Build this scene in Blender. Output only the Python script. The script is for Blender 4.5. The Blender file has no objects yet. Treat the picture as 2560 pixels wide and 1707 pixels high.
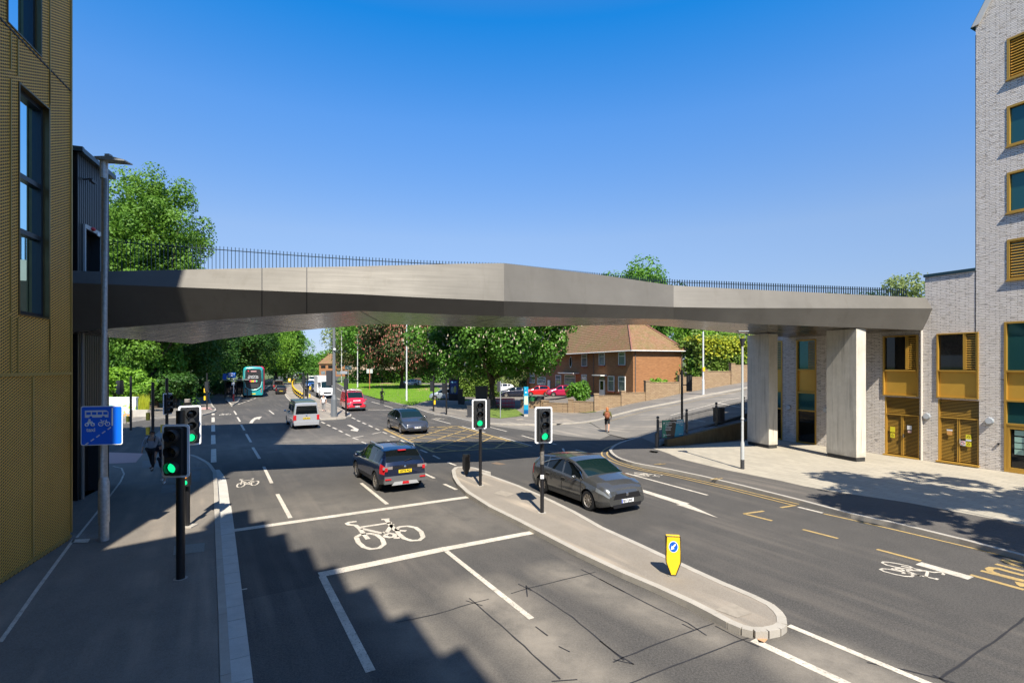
import bpy, bmesh, math, random
from mathutils import Vector, Matrix, noise
random.seed(7)
rad = math.radians
# ---------------------------------------------------------------- camera, sky, sun, exposure
scene = bpy.context.scene
CAMH = 4.65; FPX = 1291.0; HY = 915.0
cam = bpy.data.objects.new("camera", bpy.data.cameras.new("camera"))
scene.collection.objects.link(cam); scene.camera = cam
cam.location = (0, 0, CAMH); cam.rotation_euler = (rad(90), 0, 0)
cam.data.sensor_width = 36; cam.data.lens = 36 * FPX / 2560
cam.data.shift_y = 0.024; cam.data.clip_end = 6000; cam.data.clip_start = 0.1
SUN_H = Vector((.215, -.977)).normalized(); SUN_EL = rad(51)
world = bpy.data.worlds.new("World"); scene.world = world; world.use_nodes = True
wn = world.node_tree.nodes; wl = world.node_tree.links; wn.clear()
sky = wn.new('ShaderNodeTexSky'); sky.sky_type = 'NISHITA'; sky.sun_disc = False
sky.sun_elevation = SUN_EL; sky.sun_rotation = math.atan2(SUN_H.x, SUN_H.y)
sky.air_density = 1.0; sky.dust_density = 0.0; sky.ozone_density = 3.0
hs = wn.new('ShaderNodeHueSaturation'); hs.inputs['Saturation'].default_value = 1.0
bgn = wn.new('ShaderNodeBackground'); bgn.inputs[1].default_value = 0.15
wo = wn.new('ShaderNodeOutputWorld')
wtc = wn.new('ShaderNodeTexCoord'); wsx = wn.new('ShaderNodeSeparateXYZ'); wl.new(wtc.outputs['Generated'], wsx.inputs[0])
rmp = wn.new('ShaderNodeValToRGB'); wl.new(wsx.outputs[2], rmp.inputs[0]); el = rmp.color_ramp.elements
SKYT = ((0., (.205, .264, .45)), (.035, (.24, .27, .40)), (.127, (.383, .369, .42)), (.237, (.50, .50, .538)), (.418, (.328, .586, .793)), (.556, (.05, .56, .91)), (.72, (.55, .68, .84)), (1., (.90, .86, .84)))   # deeper blue aloft, whiter low down; unseen zenith paled to lift and neutralise shade
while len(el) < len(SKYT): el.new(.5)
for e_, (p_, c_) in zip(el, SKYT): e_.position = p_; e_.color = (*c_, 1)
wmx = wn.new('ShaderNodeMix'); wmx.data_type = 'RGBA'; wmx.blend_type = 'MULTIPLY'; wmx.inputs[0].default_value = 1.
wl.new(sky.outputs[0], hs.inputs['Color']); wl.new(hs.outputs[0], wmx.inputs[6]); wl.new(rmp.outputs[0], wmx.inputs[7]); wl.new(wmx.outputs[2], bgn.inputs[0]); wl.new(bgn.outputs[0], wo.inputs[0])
sl = bpy.data.lights.new("sun", 'SUN'); sl.energy = 4.9; sl.angle = rad(0.5); sl.color = (1, .93, .80)
so = bpy.data.objects.new("sun", sl); scene.collection.objects.link(so)
sv = Vector((SUN_H.x*math.cos(SUN_EL), SUN_H.y*math.cos(SUN_EL), math.sin(SUN_EL)))
so.rotation_euler = sv.to_track_quat('Z', 'Y').to_euler()
scene.view_settings.view_transform = 'Standard'; scene.view_settings.look = 'None'
scene.view_settings.exposure = 0.95; scene.view_settings.gamma = 1
scene.cycles.max_bounces = 6; scene.cycles.transparent_max_bounces = 8
scene.cycles.caustics_reflective = False; scene.cycles.caustics_refractive = False

# ---------------------------------------------------------------- materials
MATS = {}
def sock(nd, *names):
    for n in names:
        if n in nd.inputs: return nd.inputs[n]
def mat(name, col, rough=.6, metal=0., spec=.5, emit=None, es=1., coat=0., noise_s=None, noise_a=.15, bump=None, col2=None, trans=0.):
    if name in MATS: return MATS[name]
    m = bpy.data.materials.new(name); m.use_nodes = True; MATS[name] = m
    nt = m.node_tree; b = nt.nodes['Principled BSDF']
    b.inputs['Base Color'].default_value = (*col, 1); b.inputs['Roughness'].default_value = rough
    b.inputs['Metallic'].default_value = metal; sock(b, 'Specular IOR Level').default_value = spec
    if coat: sock(b, 'Coat Weight').default_value = coat; sock(b, 'Coat Roughness').default_value = .05
    if emit: sock(b, 'Emission Color').default_value = (*emit, 1); sock(b, 'Emission Strength').default_value = es
    if noise_s:
        tc = nt.nodes.new('ShaderNodeTexCoord'); n = nt.nodes.new('ShaderNodeTexNoise')
        n.inputs['Scale'].default_value = noise_s; n.inputs['Detail'].default_value = 6; n.inputs['Roughness'].default_value = .65
        nt.links.new(tc.outputs['Object'], n.inputs['Vector'])
        r = nt.nodes.new('ShaderNodeMapRange'); r.inputs['From Min'].default_value = .3; r.inputs['From Max'].default_value = .7
        nt.links.new(n.outputs[0], r.inputs[0])
        mx = nt.nodes.new('ShaderNodeMix'); mx.data_type = 'RGBA'
        c2 = col2 or tuple(c*(1+noise_a) for c in col); c1 = col if col2 else tuple(c*(1-noise_a) for c in col)
        mx.inputs[6].default_value = (*c1, 1); mx.inputs[7].default_value = (*c2, 1)
        nt.links.new(r.outputs[0], mx.inputs[0]); nt.links.new(mx.outputs[2], b.inputs['Base Color'])
        if bump:
            bp = nt.nodes.new('ShaderNodeBump'); bp.inputs['Strength'].default_value = bump; bp.inputs['Distance'].default_value = .02
            nt.links.new(n.outputs[0], bp.inputs['Height']); nt.links.new(bp.outputs[0], b.inputs['Normal'])
    return m

class NT:
    """small helper to wire custom node materials"""
    def __init__(s, name):
        s.m = bpy.data.materials.new(name); s.m.use_nodes = True; MATS[name] = s.m
        s.t = s.m.node_tree; s.b = s.t.nodes['Principled BSDF']
        s.tc = s.t.nodes.new('ShaderNodeTexCoord'); s.ob = s.tc.outputs['Object']
    def n(s, typ, ins=None, **props):
        nd = s.t.nodes.new(typ)
        for k, v in props.items(): setattr(nd, k, v)
        for k, v in (ins or {}).items():
            if hasattr(v, 'is_linked') or isinstance(v, bpy.types.NodeSocket): s.t.links.new(v, nd.inputs[k])
            else: nd.inputs[k].default_value = v
        return nd
    def noise(s, scale, detail=5, rough=.6, vec=None):
        return s.n('ShaderNodeTexNoise', {'Vector': vec or s.ob, 'Scale': scale, 'Detail': detail, 'Roughness': rough}).outputs[0]
    def rng(s, x, a, b, c=0., d=1.):
        return s.n('ShaderNodeMapRange', {0: x, 1: a, 2: b, 3: c, 4: d}).outputs[0]
    def mixc(s, f, a, b, blend='MIX'):
        nd = s.n('ShaderNodeMix', data_type='RGBA', blend_type=blend)
        for i, v in ((0, f), (6, a), (7, b)):
            if isinstance(v, bpy.types.NodeSocket): s.t.links.new(v, nd.inputs[i])
            else: nd.inputs[i].default_value = v if i == 0 else (*v, 1)
        return nd.outputs[2]
    def math(s, op, a, b=0., c=None):
        nd = s.n('ShaderNodeMath', operation=op)
        for i, v in enumerate((a, b) if c is None else (a, b, c)):
            if isinstance(v, bpy.types.NodeSocket): s.t.links.new(v, nd.inputs[i])
            else: nd.inputs[i].default_value = v
        return nd.outputs[0]
    def scale(s, v, vec=None):
        return s.n('ShaderNodeMapping', {'Vector': vec or s.ob, 'Scale': v}).outputs[0]
    def set(s, k, v):
        if isinstance(v, bpy.types.NodeSocket): s.t.links.new(v, s.b.inputs[k])
        else: s.b.inputs[k].default_value = v
    def bump(s, h, st=.5, dist=.02):
        s.set('Normal', s.n('ShaderNodeBump', {'Height': h, 'Strength': st, 'Distance': dist}).outputs[0])

def asphalt(name, dark, light, patch=.5, grit=.6, warm=(1.08, 1.0, .9), dust=()):
    a = NT(name)
    big = a.noise(.16, 4); mid = a.noise(1.3, 5, .7); fine = a.noise(95, 2, .8); fine2 = a.noise(28, 3, .8)
    m1 = a.rng(big, .38, .66); m2 = a.rng(mid, .35, .7)
    f = a.math('ADD', a.math('MULTIPLY', m1, patch), a.math('MULTIPLY', m2, 1-patch))
    c = a.mixc(f, dark, light)
    streak = a.noise(1.0, 3, .5, a.scale((2.2, .12, 1), a.n('ShaderNodeVectorRotate', {'Vector': a.ob, 'Angle': -.54}, rotation_type='Z_AXIS').outputs[0]))
    c = a.mixc(a.math('MULTIPLY', a.rng(streak, .46, .72, 0, .55), a.rng(a.noise(.23, 3, .6), .42, .62)), c, tuple(l*w*2.6 for l, w in zip(light, warm)))
    brk = a.rng(a.noise(.9, 5, .7), .3, .62); tot = None
    for (p, q, r, am) in dust:      # dry dusty areas swept up along kerbs and lane edges
        px_, py_, qx_, qy_ = p[0], p[1], q[0]-p[0], q[1]-p[1]; l2 = qx_*qx_+qy_*qy_
        s_ = a.n('ShaderNodeSeparateXYZ', {0: a.ob}); dx = a.math('SUBTRACT', s_.outputs[0], px_); dy = a.math('SUBTRACT', s_.outputs[1], py_)
        t_ = a.n('ShaderNodeClamp', {0: a.math('ADD', a.math('MULTIPLY', dx, qx_/l2), a.math('MULTIPLY', dy, qy_/l2))}).outputs[0]
        ex = a.math('SUBTRACT', dx, a.math('MULTIPLY', t_, qx_)); ey = a.math('SUBTRACT', dy, a.math('MULTIPLY', t_, qy_))
        d_ = a.math('SQRT', a.math('ADD', a.math('MULTIPLY', ex, ex), a.math('MULTIPLY', ey, ey)))
        m_ = a.math('MULTIPLY', a.rng(d_, r, r*.15, 0, am), a.math('ADD', a.math('MULTIPLY', brk, .7), .3)); tot = m_ if tot is None else a.math('MAXIMUM', tot, m_)
    if tot is not None: c = a.mixc(tot, c, (.27, .235, .19))
    g = a.math('ADD', a.rng(fine, .42, .62), a.rng(fine2, .4, .65))
    c = a.mixc(a.math('MULTIPLY', g, .27*grit), c, (.30, .285, .26))
    c = a.mixc(a.rng(fine, .5, .34, 0, .35*grit), c, (.006, .006, .008))
    a.set('Base Color', c); a.set('Roughness', .88); a.bump(fine, .35, .012)
    a.b.inputs['Specular IOR Level'].default_value = .25
    return a.m
M_ROAD = asphalt("road_asphalt", (.025, .0235, .0235), (.054, .049, .045), dust=(((4.9, 8.0), (6.2, 5.6), 1.2, 1.), ((1.0, 11.7), (3.4, 8.9), .8, .6), ((-.6, 10.6), (1.6, 6.9), 1.1, .75), ((-3.4, 11.1), (-.9, 7.9), .9, .5), ((-15., 30.), (-10.5, 31.), 7., .5), ((-1.6, 15.5), (-6.5, 17.), 3.5, .28)))
M_SIDE = asphalt("side_road_asphalt", (.13, .12, .105), (.19, .172, .148), grit=.5)
M_FOOT = asphalt("footway_asphalt", (.055, .05, .047), (.085, .076, .068), grit=.5)
M_FOOTL = asphalt("left_footway_asphalt", (.13, .113, .095), (.20, .172, .142), grit=.7)
M_PATCH = asphalt("patched_asphalt", (.045, .042, .04), (.08, .072, .064))
M_FOOTN = asphalt("footway_asphalt_pale", (.12, .108, .095), (.18, .16, .138), grit=.6)
M_ISLE = asphalt("island_asphalt", (.20, .17, .135), (.26, .225, .185), grit=.8)
def conc(name, c, joint=None, n=.12):
    a = NT(name); f = a.rng(a.noise(2.2, 6, .7), .3, .7); g = a.noise(60, 2, .7)
    col = a.mixc(f, tuple(x*(1-n) for x in c), tuple(x*(1+n) for x in c))
    col = a.mixc(a.rng(g, .5, .3, 0, .3), col, tuple(x*.5 for x in c))
    a.set('Base Color', col); a.set('Roughness', .85); a.bump(g, .3, .01); return a.m
M_KERB = conc("kerb_concrete", (.36, .33, .285)); M_CONC = conc("pale_concrete", (.42, .39, .34))
M_GUT = conc("gutter_concrete", (.46, .44, .40))
def roadpaint(name, c):
    a = NT(name); w1 = a.rng(a.noise(22, 5, .8), .36, .46); w2 = a.rng(a.noise(1.5, 4, .7), .35, .65, .75, 1.); ru = a.rng(a.noise(5, 4, .7), .3, .7, .72, 1.05)
    col = a.mixc(1., c, a.n('ShaderNodeCombineColor', {0: ru, 1: ru, 2: ru}).outputs[0], 'MULTIPLY')
    a.set('Base Color', a.mixc(a.math('MULTIPLY', w1, w2), (.15, .135, .115), col)); a.set('Roughness', .75); return a.m
M_WHITE = roadpaint("white_road_paint", (.62, .56, .47)); M_YEL = roadpaint("yellow_road_paint", (.47, .32, .11))
M_TAR = mat("tar_seam", (.022, .021, .022), .6)
M_BLK = mat("black_paint", (.012, .012, .014), .35); M_DK = mat("dark_grey_plastic", (.035, .036, .04), .5)
M_GALV = mat("galvanised_steel", (.42, .44, .46), .5, .55, noise_s=14, noise_a=.22)
M_WP = mat("white_plastic", (.75, .76, .78), .4); M_RUB = mat("tyre_rubber", (.014, .014, .015), .8)
M_GLASS = mat("dark_window_glass", (.004, .006, .007), .03, spec=.5)
M_SCREEN = mat("windscreen_glass", (.004, .014, .014), .03, spec=.5)
M_ALLOY = mat("alloy_wheel", (.55, .50, .44), .35, .8); M_CHROME = mat("chrome_trim", (.7, .7, .7), .15, 1.)
M_YP = mat("yellow_plastic", (.80, .50, .02), .4); M_REDP = mat("red_lens", (.45, .01, .015), .2)

# ---------------------------------------------------------------- mesh helpers
class MB:
    def __init__(s): s.v = []; s.f = []; s.m = []
    def add(s, vs, fs, m=0):
        o = len(s.v); s.v += [tuple(p) for p in vs]
        for f in fs: s.f.append([i+o for i in f]); s.m.append(m)
        return s
    def box(s, c, d, rz=0, m=0, tilt=None):
        x, y, z = (k/2 for k in d)
        vs = [Vector((a*x, b*y, e*z)) for e in (-1, 1) for b in (-1, 1) for a in (-1, 1)]
        R = Matrix.Rotation(rz, 3, 'Z')
        if tilt: R = R @ Matrix.Rotation(tilt[1], 3, tilt[0])
        vs = [R @ p + Vector(c) for p in vs]
        return s.add(vs, [(0, 2, 3, 1), (4, 5, 7, 6), (0, 1, 5, 4), (1, 3, 7, 5), (3, 2, 6, 7), (2, 0, 4, 6)], m)
    def ext(s, pts, vec, m=0):
        n = len(pts); p2 = [Vector(p)+Vector(vec) for p in pts]
        return s.add(list(map(Vector, pts))+p2, [list(range(n))[::-1], list(range(n, 2*n))]+[[i, (i+1) % n, (i+1) % n+n, i+n] for i in range(n)], m)
    def tube(s, path, r, n=10, m=0, cap=True):
        path = [Vector(p) for p in path]; rs = r if isinstance(r, (list, tuple)) else [r]*len(path)
        vs = []
        for i, p in enumerate(path):
            d = (path[min(i+1, len(path)-1)]-path[max(i-1, 0)]).normalized()
            u = d.cross(Vector((0, 0, 1)));  u = Vector((1, 0, 0)) if u.length < 1e-3 else u.normalized(); w = d.cross(u)
            for k in range(n):
                a = 2*math.pi*k/n; vs.append(p+(u*math.cos(a)+w*math.sin(a))*rs[i])
        fs = [[i*n+k, i*n+(k+1) % n, (i+1)*n+(k+1) % n, (i+1)*n+k] for i in range(len(path)-1) for k in range(n)]
        if cap: fs += [list(range(n)), [(len(path)-1)*n+k for k in range(n)][::-1]]
        return s.add(vs, fs, m)
    def cyl(s, p0, p1, r0, r1=None, n=12, m=0): return s.tube([p0, p1], [r0, r0 if r1 is None else r1], n, m)
    def ball(s, c, r, n=8, k=6, m=0, sc=(1, 1, 1)):
        vs = []; fs = []
        for i in range(k+1):
            t = math.pi*i/k
            for j in range(n):
                a = 2*math.pi*j/n
                vs.append((c[0]+sc[0]*r*math.sin(t)*math.cos(a), c[1]+sc[1]*r*math.sin(t)*math.sin(a), c[2]+sc[2]*r*math.cos(t)))
        for i in range(k):
            for j in range(n): fs.append([i*n+j, (i+1)*n+j, (i+1)*n+(j+1) % n, i*n+(j+1) % n])
        return s.add(vs, fs, m)
    def grid(s, rows, m=0, close=False):
        n = len(rows[0]); vs = [p for r in rows for p in r]
        fs = [[i*n+j, i*n+j+1, (i+1)*n+j+1, (i+1)*n+j] for i in range(len(rows)-1) for j in range(n-1)]
        return s.add(vs, fs, m)
    def build(s, name, mats, parent=None, smooth=False, loc=None, rz=None):
        me = bpy.data.meshes.new(name); me.from_pydata(s.v, [], s.f); me.update()
        if not isinstance(mats, (list, tuple)): mats = [mats]
        for m in mats: me.materials.append(m)
        for p, i in zip(me.polygons, s.m): p.material_index = min(i, len(mats)-1); p.use_smooth = bool(smooth)
        if smooth and smooth != 'all':
            try: me.set_sharp_from_angle(angle=rad(38))
            except Exception: pass
        o = bpy.data.objects.new(name, me); scene.collection.objects.link(o)
        if parent: o.parent = parent
        if loc is not None: o.location = loc
        if rz is not None: o.rotation_euler.z = rz
        return o
def fixn(o):
    bm = bmesh.new(); bm.from_mesh(o.data); bmesh.ops.recalc_face_normals(bm, faces=bm.faces); bm.to_mesh(o.data); bm.free(); return o
def tag(o, label=None, cat=None, group=None, kind=None):
    if label: o['label'] = label
    if cat: o['category'] = cat
    if group: o['group'] = group
    if kind: o['kind'] = kind
    return o
def thing(name, label, cat, loc=(0, 0, 0), rz=0, group=None):
    o = bpy.data.objects.new(name, None); scene.collection.objects.link(o)
    o.location = loc; o.rotation_euler.z = rz; o.empty_display_size = .2
    return tag(o, label, cat, group)
def dup(root, loc, rz=0, label=None, group=None, scale=None, cat=None):
    def cp(o, par):
        c = o.copy(); scene.collection.objects.link(c)
        if par: c.parent = par
        for ch in list(kids.get(o.name, [])): cp(ch, c)
        return c
    kids = {}
    for o in bpy.data.objects:
        if o.parent: kids.setdefault(o.parent.name, []).append(o)
    r = cp(root, None); r.location = loc; r.rotation_euler.z = rz
    if scale: r.scale = scale if hasattr(scale, '__len__') else (scale,)*3
    return tag(r, label, cat, group)
def text(s, size, m, parent, loc, rot, name='lettering', align='CENTER', extrude=.002, sx=1., font_bold=0):
    cu = bpy.data.curves.new(name, 'FONT'); cu.body = s; cu.size = size; cu.align_x = align; cu.align_y = 'CENTER'; cu.extrude = extrude; cu.offset = font_bold
    cu.resolution_u = 2
    o = bpy.data.objects.new(name, cu); scene.collection.objects.link(o)
    bpy.context.view_layer.update()
    me = bpy.data.meshes.new_from_object(o.evaluated_get(bpy.context.evaluated_depsgraph_get()))
    scene.collection.objects.unlink(o); bpy.data.objects.remove(o)
    me.materials.clear(); me.materials.append(m); me.name = name
    o = bpy.data.objects.new(name, me); scene.collection.objects.link(o); o.parent = parent
    o.location = loc; o.rotation_euler = rot; o.scale = (sx, 1, 1)
    return o

# ---------------------------------------------------------------- survey: photograph grid references turned into ground positions
REG = {'R6': (520, 1100, .4422), 'R5': (1500, 1100, .4507), 'Z3': (240, 780, .2721), 'Z4': (640, 800, .19558), 'Z5': (1000, 780, .2381),
       'G1': (1380, 780, .2211), 'G4': (1200, 980, .2296), 'A3': (560, 880, .12755), 'A6': (700, 860, .12755), 'B1': (960, 1000, .18707),
       'B2': (1100, 900, .12755), 'B5': (2100, 1340, .19558), 'B3': (1620, 1000, .11054), 'A3b': (260, 860, .12755), 'A4': (260, 1000, .15306),
       'A7': (860, 1080, .10204), 'R2': (0, 800, .5787), 'S': (0, 0, 1)}
def G(reg, pt, z=0.):
    a, b, k = REG[reg]; x = a+pt[0]*k; y = b+pt[1]*k
    Y = FPX*(CAMH-z)/(y-HY); return Vector(((x-1280)/FPX*Y, Y, z))
def GS(reg, pts, z=0.): return [G(reg, p, z) for p in pts]
_HT = [(-3, 0), (-1, .1), (0, .35), (2.7, .93), (5.8, 1.4), (8.4, 1.9), (13, 2.6), (16.2, 3.05), (25, 4.1), (40, 5.6), (80, 8), (400, 14)]
def fence_y(x): return 29.3+.681*(x-8.3)
def hill(x, y, force=False):
    if not force and (x < 2 or y < fence_y(x)+.02): return 0.
    u = .9976*(x-8.4)+.07*(min(y, 60)-46)
    if u <= -3: return 0.
    for (a, b), (c, d) in zip(_HT, _HT[1:]):
        if u <= c: return b+(d-b)*(u-a)/(c-a)
    return _HT[-1][1]
def GH(reg, pt, dz=0.):
    """ground position on the hill, found by iteration"""
    z = 0.
    for _ in range(12):
        p = G(reg, pt, z+dz); z = .5*z+.5*hill(p.x, p.y, True)
    p = G(reg, pt, z+dz); return p
def sheet(name, pts, dz, m, hilly=False, skirt=0., kind='structure', step=1.0):
    bm = bmesh.new(); vs = [bm.verts.new((p[0], p[1], 0)) for p in pts]; f = bm.faces.new(vs)
    if f.normal.z == 0: bm.normal_update()
    if f.normal.z < 0: f.normal_flip()
    bmesh.ops.triangulate(bm, faces=bm.faces[:])
    if hilly:
        xs = [p[0] for p in pts]; ys = [p[1] for p in pts]
        x = math.floor(max(min(xs), 5)); 
        while x < min(max(xs), 60):
            bmesh.ops.bisect_plane(bm, geom=bm.verts[:]+bm.edges[:]+bm.faces[:], plane_co=(x, 0, 0), plane_no=(1, 0, 0)); x += step
    if skirt:
        bo = [e for e in bm.edges if e.is_boundary]
        r = bmesh.ops.extrude_edge_only(bm, edges=bo)
        for v in [g for g in r['geom'] if isinstance(g, bmesh.types.BMVert)]: v.co.z = -skirt
    for v in bm.verts: v.co.z += dz+(hill(v.co.x, v.co.y) if hilly else 0)
    bmesh.ops.recalc_face_normals(bm, faces=bm.faces[:])
    up = sum(f.normal.z for f in bm.faces)
    if up < 0: bmesh.ops.reverse_faces(bm, faces=bm.faces[:])
    me = bpy.data.meshes.new(name); bm.to_mesh(me); bm.free(); me.materials.append(m)
    o = bpy.data.objects.new(name, me); scene.collection.objects.link(o); o['kind'] = kind
    return o
def strip_pts(path, w, side=0.):
    """left/right offsets of a ground path"""
    out = []
    for i, p in enumerate(path):
        d = (Vector(path[min(i+1, len(path)-1)])-Vector(path[max(i-1, 0)])); d.z = 0; d.normalize(); n = Vector((-d.y, d.x, 0))
        out.append((Vector(p)+n*(side+w/2), Vector(p)+n*(side-w/2)))
    return out
def densify(path, step=1.0):
    out = [Vector(path[0])]
    for a, b in zip(path, path[1:]):
        a = Vector(a); b = Vector(b); n = max(1, int((b-a).length/step))
        out += [a+(b-a)*k/n for k in range(1, n+1)]
    return out
def smoothp(path, it=2):
    p = [Vector(q) for q in path]
    for _ in range(it):
        q = [p[0]]
        for a, b in zip(p, p[1:]): q += [a*.75+b*.25, a*.25+b*.75]
        q.append(p[-1]); p = q
    return p
class Paint(MB):
    def line(s, path, w, z=.006, hilly=False, wob=0.):
        path = densify(path, 1.0) if hilly else [Vector(p) for p in path]
        if wob: path = [p+Vector((random.uniform(-wob, wob), random.uniform(-wob, wob), 0)) for p in densify(path, .25)]
        pr = strip_pts(path, w)
        if wob: pr = [(a+(b-a)*random.uniform(0, .4), b) for a, b in pr]
        zz = lambda p: z+(hill(p.x, p.y) if hilly else 0)
        vs = []
        for a, b in pr: vs += [(a.x, a.y, zz(a)), (b.x, b.y, zz(b))]
        s.add(vs, [[2*i+1, 2*i+3, 2*i+2, 2*i] for i in range(len(pr)-1)])
    def poly(s, pts, z=.006):
        a = sum(p[0]*q[1]-q[0]*p[1] for p, q in zip(pts, pts[1:]+pts[:1]))
        if a < 0: pts = pts[::-1]
        s.add([(p[0], p[1], z) for p in pts], [list(range(len(pts)))])
def kerb(mb, path, w=.13, h=.125, hilly=False, base=-.02, stones=.9, m=0, zoff=0.):
    path = densify(path, stones)
    for a, b in zip(path, path[1:]):
        d = b-a; d.z = 0
        if d.length < .05: continue
        n = Vector((-d.y, d.x, 0)).normalized()*w/2; g = d.normalized()*.002
        q = [a+g-n, b-g-n, b-g+n, a+g+n]
        zs = [(hill(p.x, p.y) if hilly else 0)+zoff for p in q]
        hh = h+random.uniform(-.003, .003)
        c = .02
        top = [Vector((p.x, p.y, z+hh)) for p, z in zip(q, zs)]; bot = [Vector((p.x, p.y, z+base)) for p, z in zip(q, zs)]
        mb.add(bot+top, [(4, 5, 6, 7), (0, 1, 5, 4), (1, 2, 6, 5), (2, 3, 7, 6), (3, 0, 4, 7)], m)
# ================================================================ GROUND, ROADS, PAVEMENTS
M_EARTH = NT("grass_and_earth"); a = M_EARTH
a.set('Base Color', a.mixc(a.rng(a.noise(.5, 6), .35, .65), (.05, .085, .02), (.10, .13, .035))); a.set('Roughness', .95); a.bump(a.noise(8, 5), .6, .1)
M_EARTH = a.m
def ground_sheet():
    xs = [-3000, -1200, -500, -250, -120, -60, -30, -10, 0]+[2+i*1.0 for i in range(40)]+[45, 50, 60, 80, 110, 150, 250, 500, 1200, 3000]
    ys = [-3000, -600, -100, -20, 0, 15, 25]+[27+i*.5 for i in range(90)]+[75, 80, 90, 110, 150, 200, 300, 500, 900, 1800, 4500]
    rows = [[(x, y, -.07+(hill(x, y) if (y < 400) else 14*max(0, min(1, (x-60)/200)) if x > 60 else hill(x, 60))) for x in xs] for y in ys]
    for r in rows:
        for i, p in enumerate(r):
            if p[0] > 2 and p[1] > fence_y(p[0]) and p[1] < fence_y(p[0])+1.0: r[i] = (p[0], p[1], -.07)
    mb = MB().grid(rows); o = mb.build('ground', M_EARTH); o['kind'] = 'structure'
ground_sheet()
# --- main carriageway asphalt: near junction square plus the road bending away
left_far = [G('S', p) for p in ((540, 1024), (531, 1017), (524, 1000), (540, 985), (600, 972), (645, 958.5), (681, 944), (724.5, 938.7), (745, 936), (758, 931), (775, 926.5), (790, 923.5))]
right_far = [G('S', p) for p in ((1000, 1012), (955, 1000), (916.8, 990), (880, 977), (863, 971), (850, 963), (844, 959.5), (841, 953), (845, 945), (853, 939), (856, 932), (850, 926), (842, 923.5))]
main_poly = [(-45, -30, 0), (40, -30, 0), (40, 20, 0), (24, 34, 0), (15.2, 33.9, 0), (8.3, 29.28, 0)]
main_poly = [Vector(p) for p in main_poly]+[Vector((7.2, 34, 0)), Vector((6.3, 43, 0))]+[G('S', (1340, 1060)), G('S', (1114, 1036))]+right_far+left_far[::-1]+[Vector((-60, 52, 0)), Vector((-60, 20, 0))]
sheet('main_road', main_poly, 0, M_ROAD)
sheet('road_patch', [G('R6', p) for p in ((172, 912), (400, 862), (648, 812), (905, 1310), (960, 1420), (222, 1420))], .003, M_PATCH)
# --- side road climbing the hill
def RD(t, v): return Vector((8.9+.97*t-.24*v, 44.1+.24*t+.97*v, 0))     # v=0 far kerb, negative towards the camera
far_kerb = [G('S', p) for p in ((1040, 1023), (1078.6, 1036.5), (1114, 1040.5), (1147.6, 1049), (1185.7, 1057), (1221.5, 1061.5), (1340.5, 1063.5), (1381, 1062.5), (1445, 1059), (1475, 1056))]
far_kerb = smoothp(far_kerb, 1)+[RD(t, 0) for t in (-1, 1, 3, 5, 8, 12, 16, 22, 30, 40)]
near_kerb_side = [Vector(p) for p in ((9.0, 33.2, 0), (10.6, 34.6, 0), (12.7, 36.0, 0), (16, 37.8, 0), (20, 39.2, 0), (30, 41.7, 0), (48, 46, 0))]
side_poly = [Vector((6.4, 42.0, 0))]+[RD(t, 0) for t in (-2, 0, 3, 8, 16, 30, 40)]+[Vector((48, 46, 0))]+[Vector((48, 36, 0)), Vector((24, 40-.01, 0)), Vector((15.25, 34.1, 0)), Vector((8.32, 29.38, 0)), Vector((6.6, 35, 0))]
side_poly = [p for p in side_poly if not (p.x == 48 and p.y == 36)]
sheet('side_road', side_poly, .012, M_SIDE, hilly=True)
sheet('side_road_apron', [G('S', p) for p in ((1222, 1063), (1381, 1063.5), (1445, 1060), (1473, 1057.5))]+[Vector((6.5, 42.1, 0)), Vector((6.7, 35, 0)), G('S', (1500, 1098)), G('S', (1420, 1090))], .008, M_SIDE)
# --- footways
nk = far_kerb
north = nk+[Vector((52, 62, 0)), Vector((52, 75, 0)), Vector((20, 120, 0)), Vector((-20, 140, 0))]+[G('S', p) for p in ((870, 966), (880, 974), (916.8, 988.5), (955, 998.5), (1000, 1010.5))]
sheet('north_footway', north, .12, M_FOOTN, hilly=True, skirt=.15)
kb = MB(); kerb(kb, [G('S', p) for p in ((844, 959.5), (863, 971), (880, 977), (916.8, 990), (955, 1000), (1000, 1012))]+nk, .14, .132, hilly=True)
kb.build('north_kerb', M_KERB)['kind'] = 'structure'
# near left footway, kerb and wide gutter blocks
lk = [G('R2', p) for p in ((948, 1568), (941, 1300), (926, 900), (921, 720), (918, 668))]
lkc = [G('A4', p) for p in ((1772, 1150), (1730, 1105), (1680, 1060), (1600, 1012), (1520, 968), (1430, 938), (1300, 920), (1000, 905))]
lk = [lk[0]+(lk[0]-lk[1])*2.2]+lk+lkc+[Vector((-24, 26.8, 0)), Vector((-40, 30, 0))]
sheet('left_footway', lk+[Vector((-60, 30, 0)), Vector((-60, -30, 0)), Vector((-6, -30, 0)), lk[0]+Vector((0, -4, 0))], .12, M_FOOTL, skirt=.15)
kb = MB(); kerb(kb, [p+Vector((.09, 0, 0)) for p in lk[:6]]+lkc[1:-1], .14, .13)
kb.build('left_kerb', M_KERB)['kind'] = 'structure'
gut = MB(); gp = [G('R2', p) for p in ((1016, 1568), (998, 1300), (972, 900), (957, 720), (952, 690), (940, 668), (925, 648))]
gp = [gp[0]+(gp[0]-gp[1])*2]+gp; gp = densify(gp, .6)
for i, (p, q) in enumerate(zip(gp, gp[1:])):
    d = (q-p).normalized(); n = Vector((-d.y, d.x, 0))*(.23 if p.y < 17 else .2); e = d*.006
    gut.ext([p+n+e+Vector((0, 0, -.03)), p-n+e+Vector((0, 0, -.03)), q-n-e+Vector((0, 0, -.03)), q+n-e+Vector((0, 0, -.03))], (0, 0, .036+random.uniform(0, .004)))
fixn(gut.build('gutter_blocks', M_GUT))['kind'] = 'structure'
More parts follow.
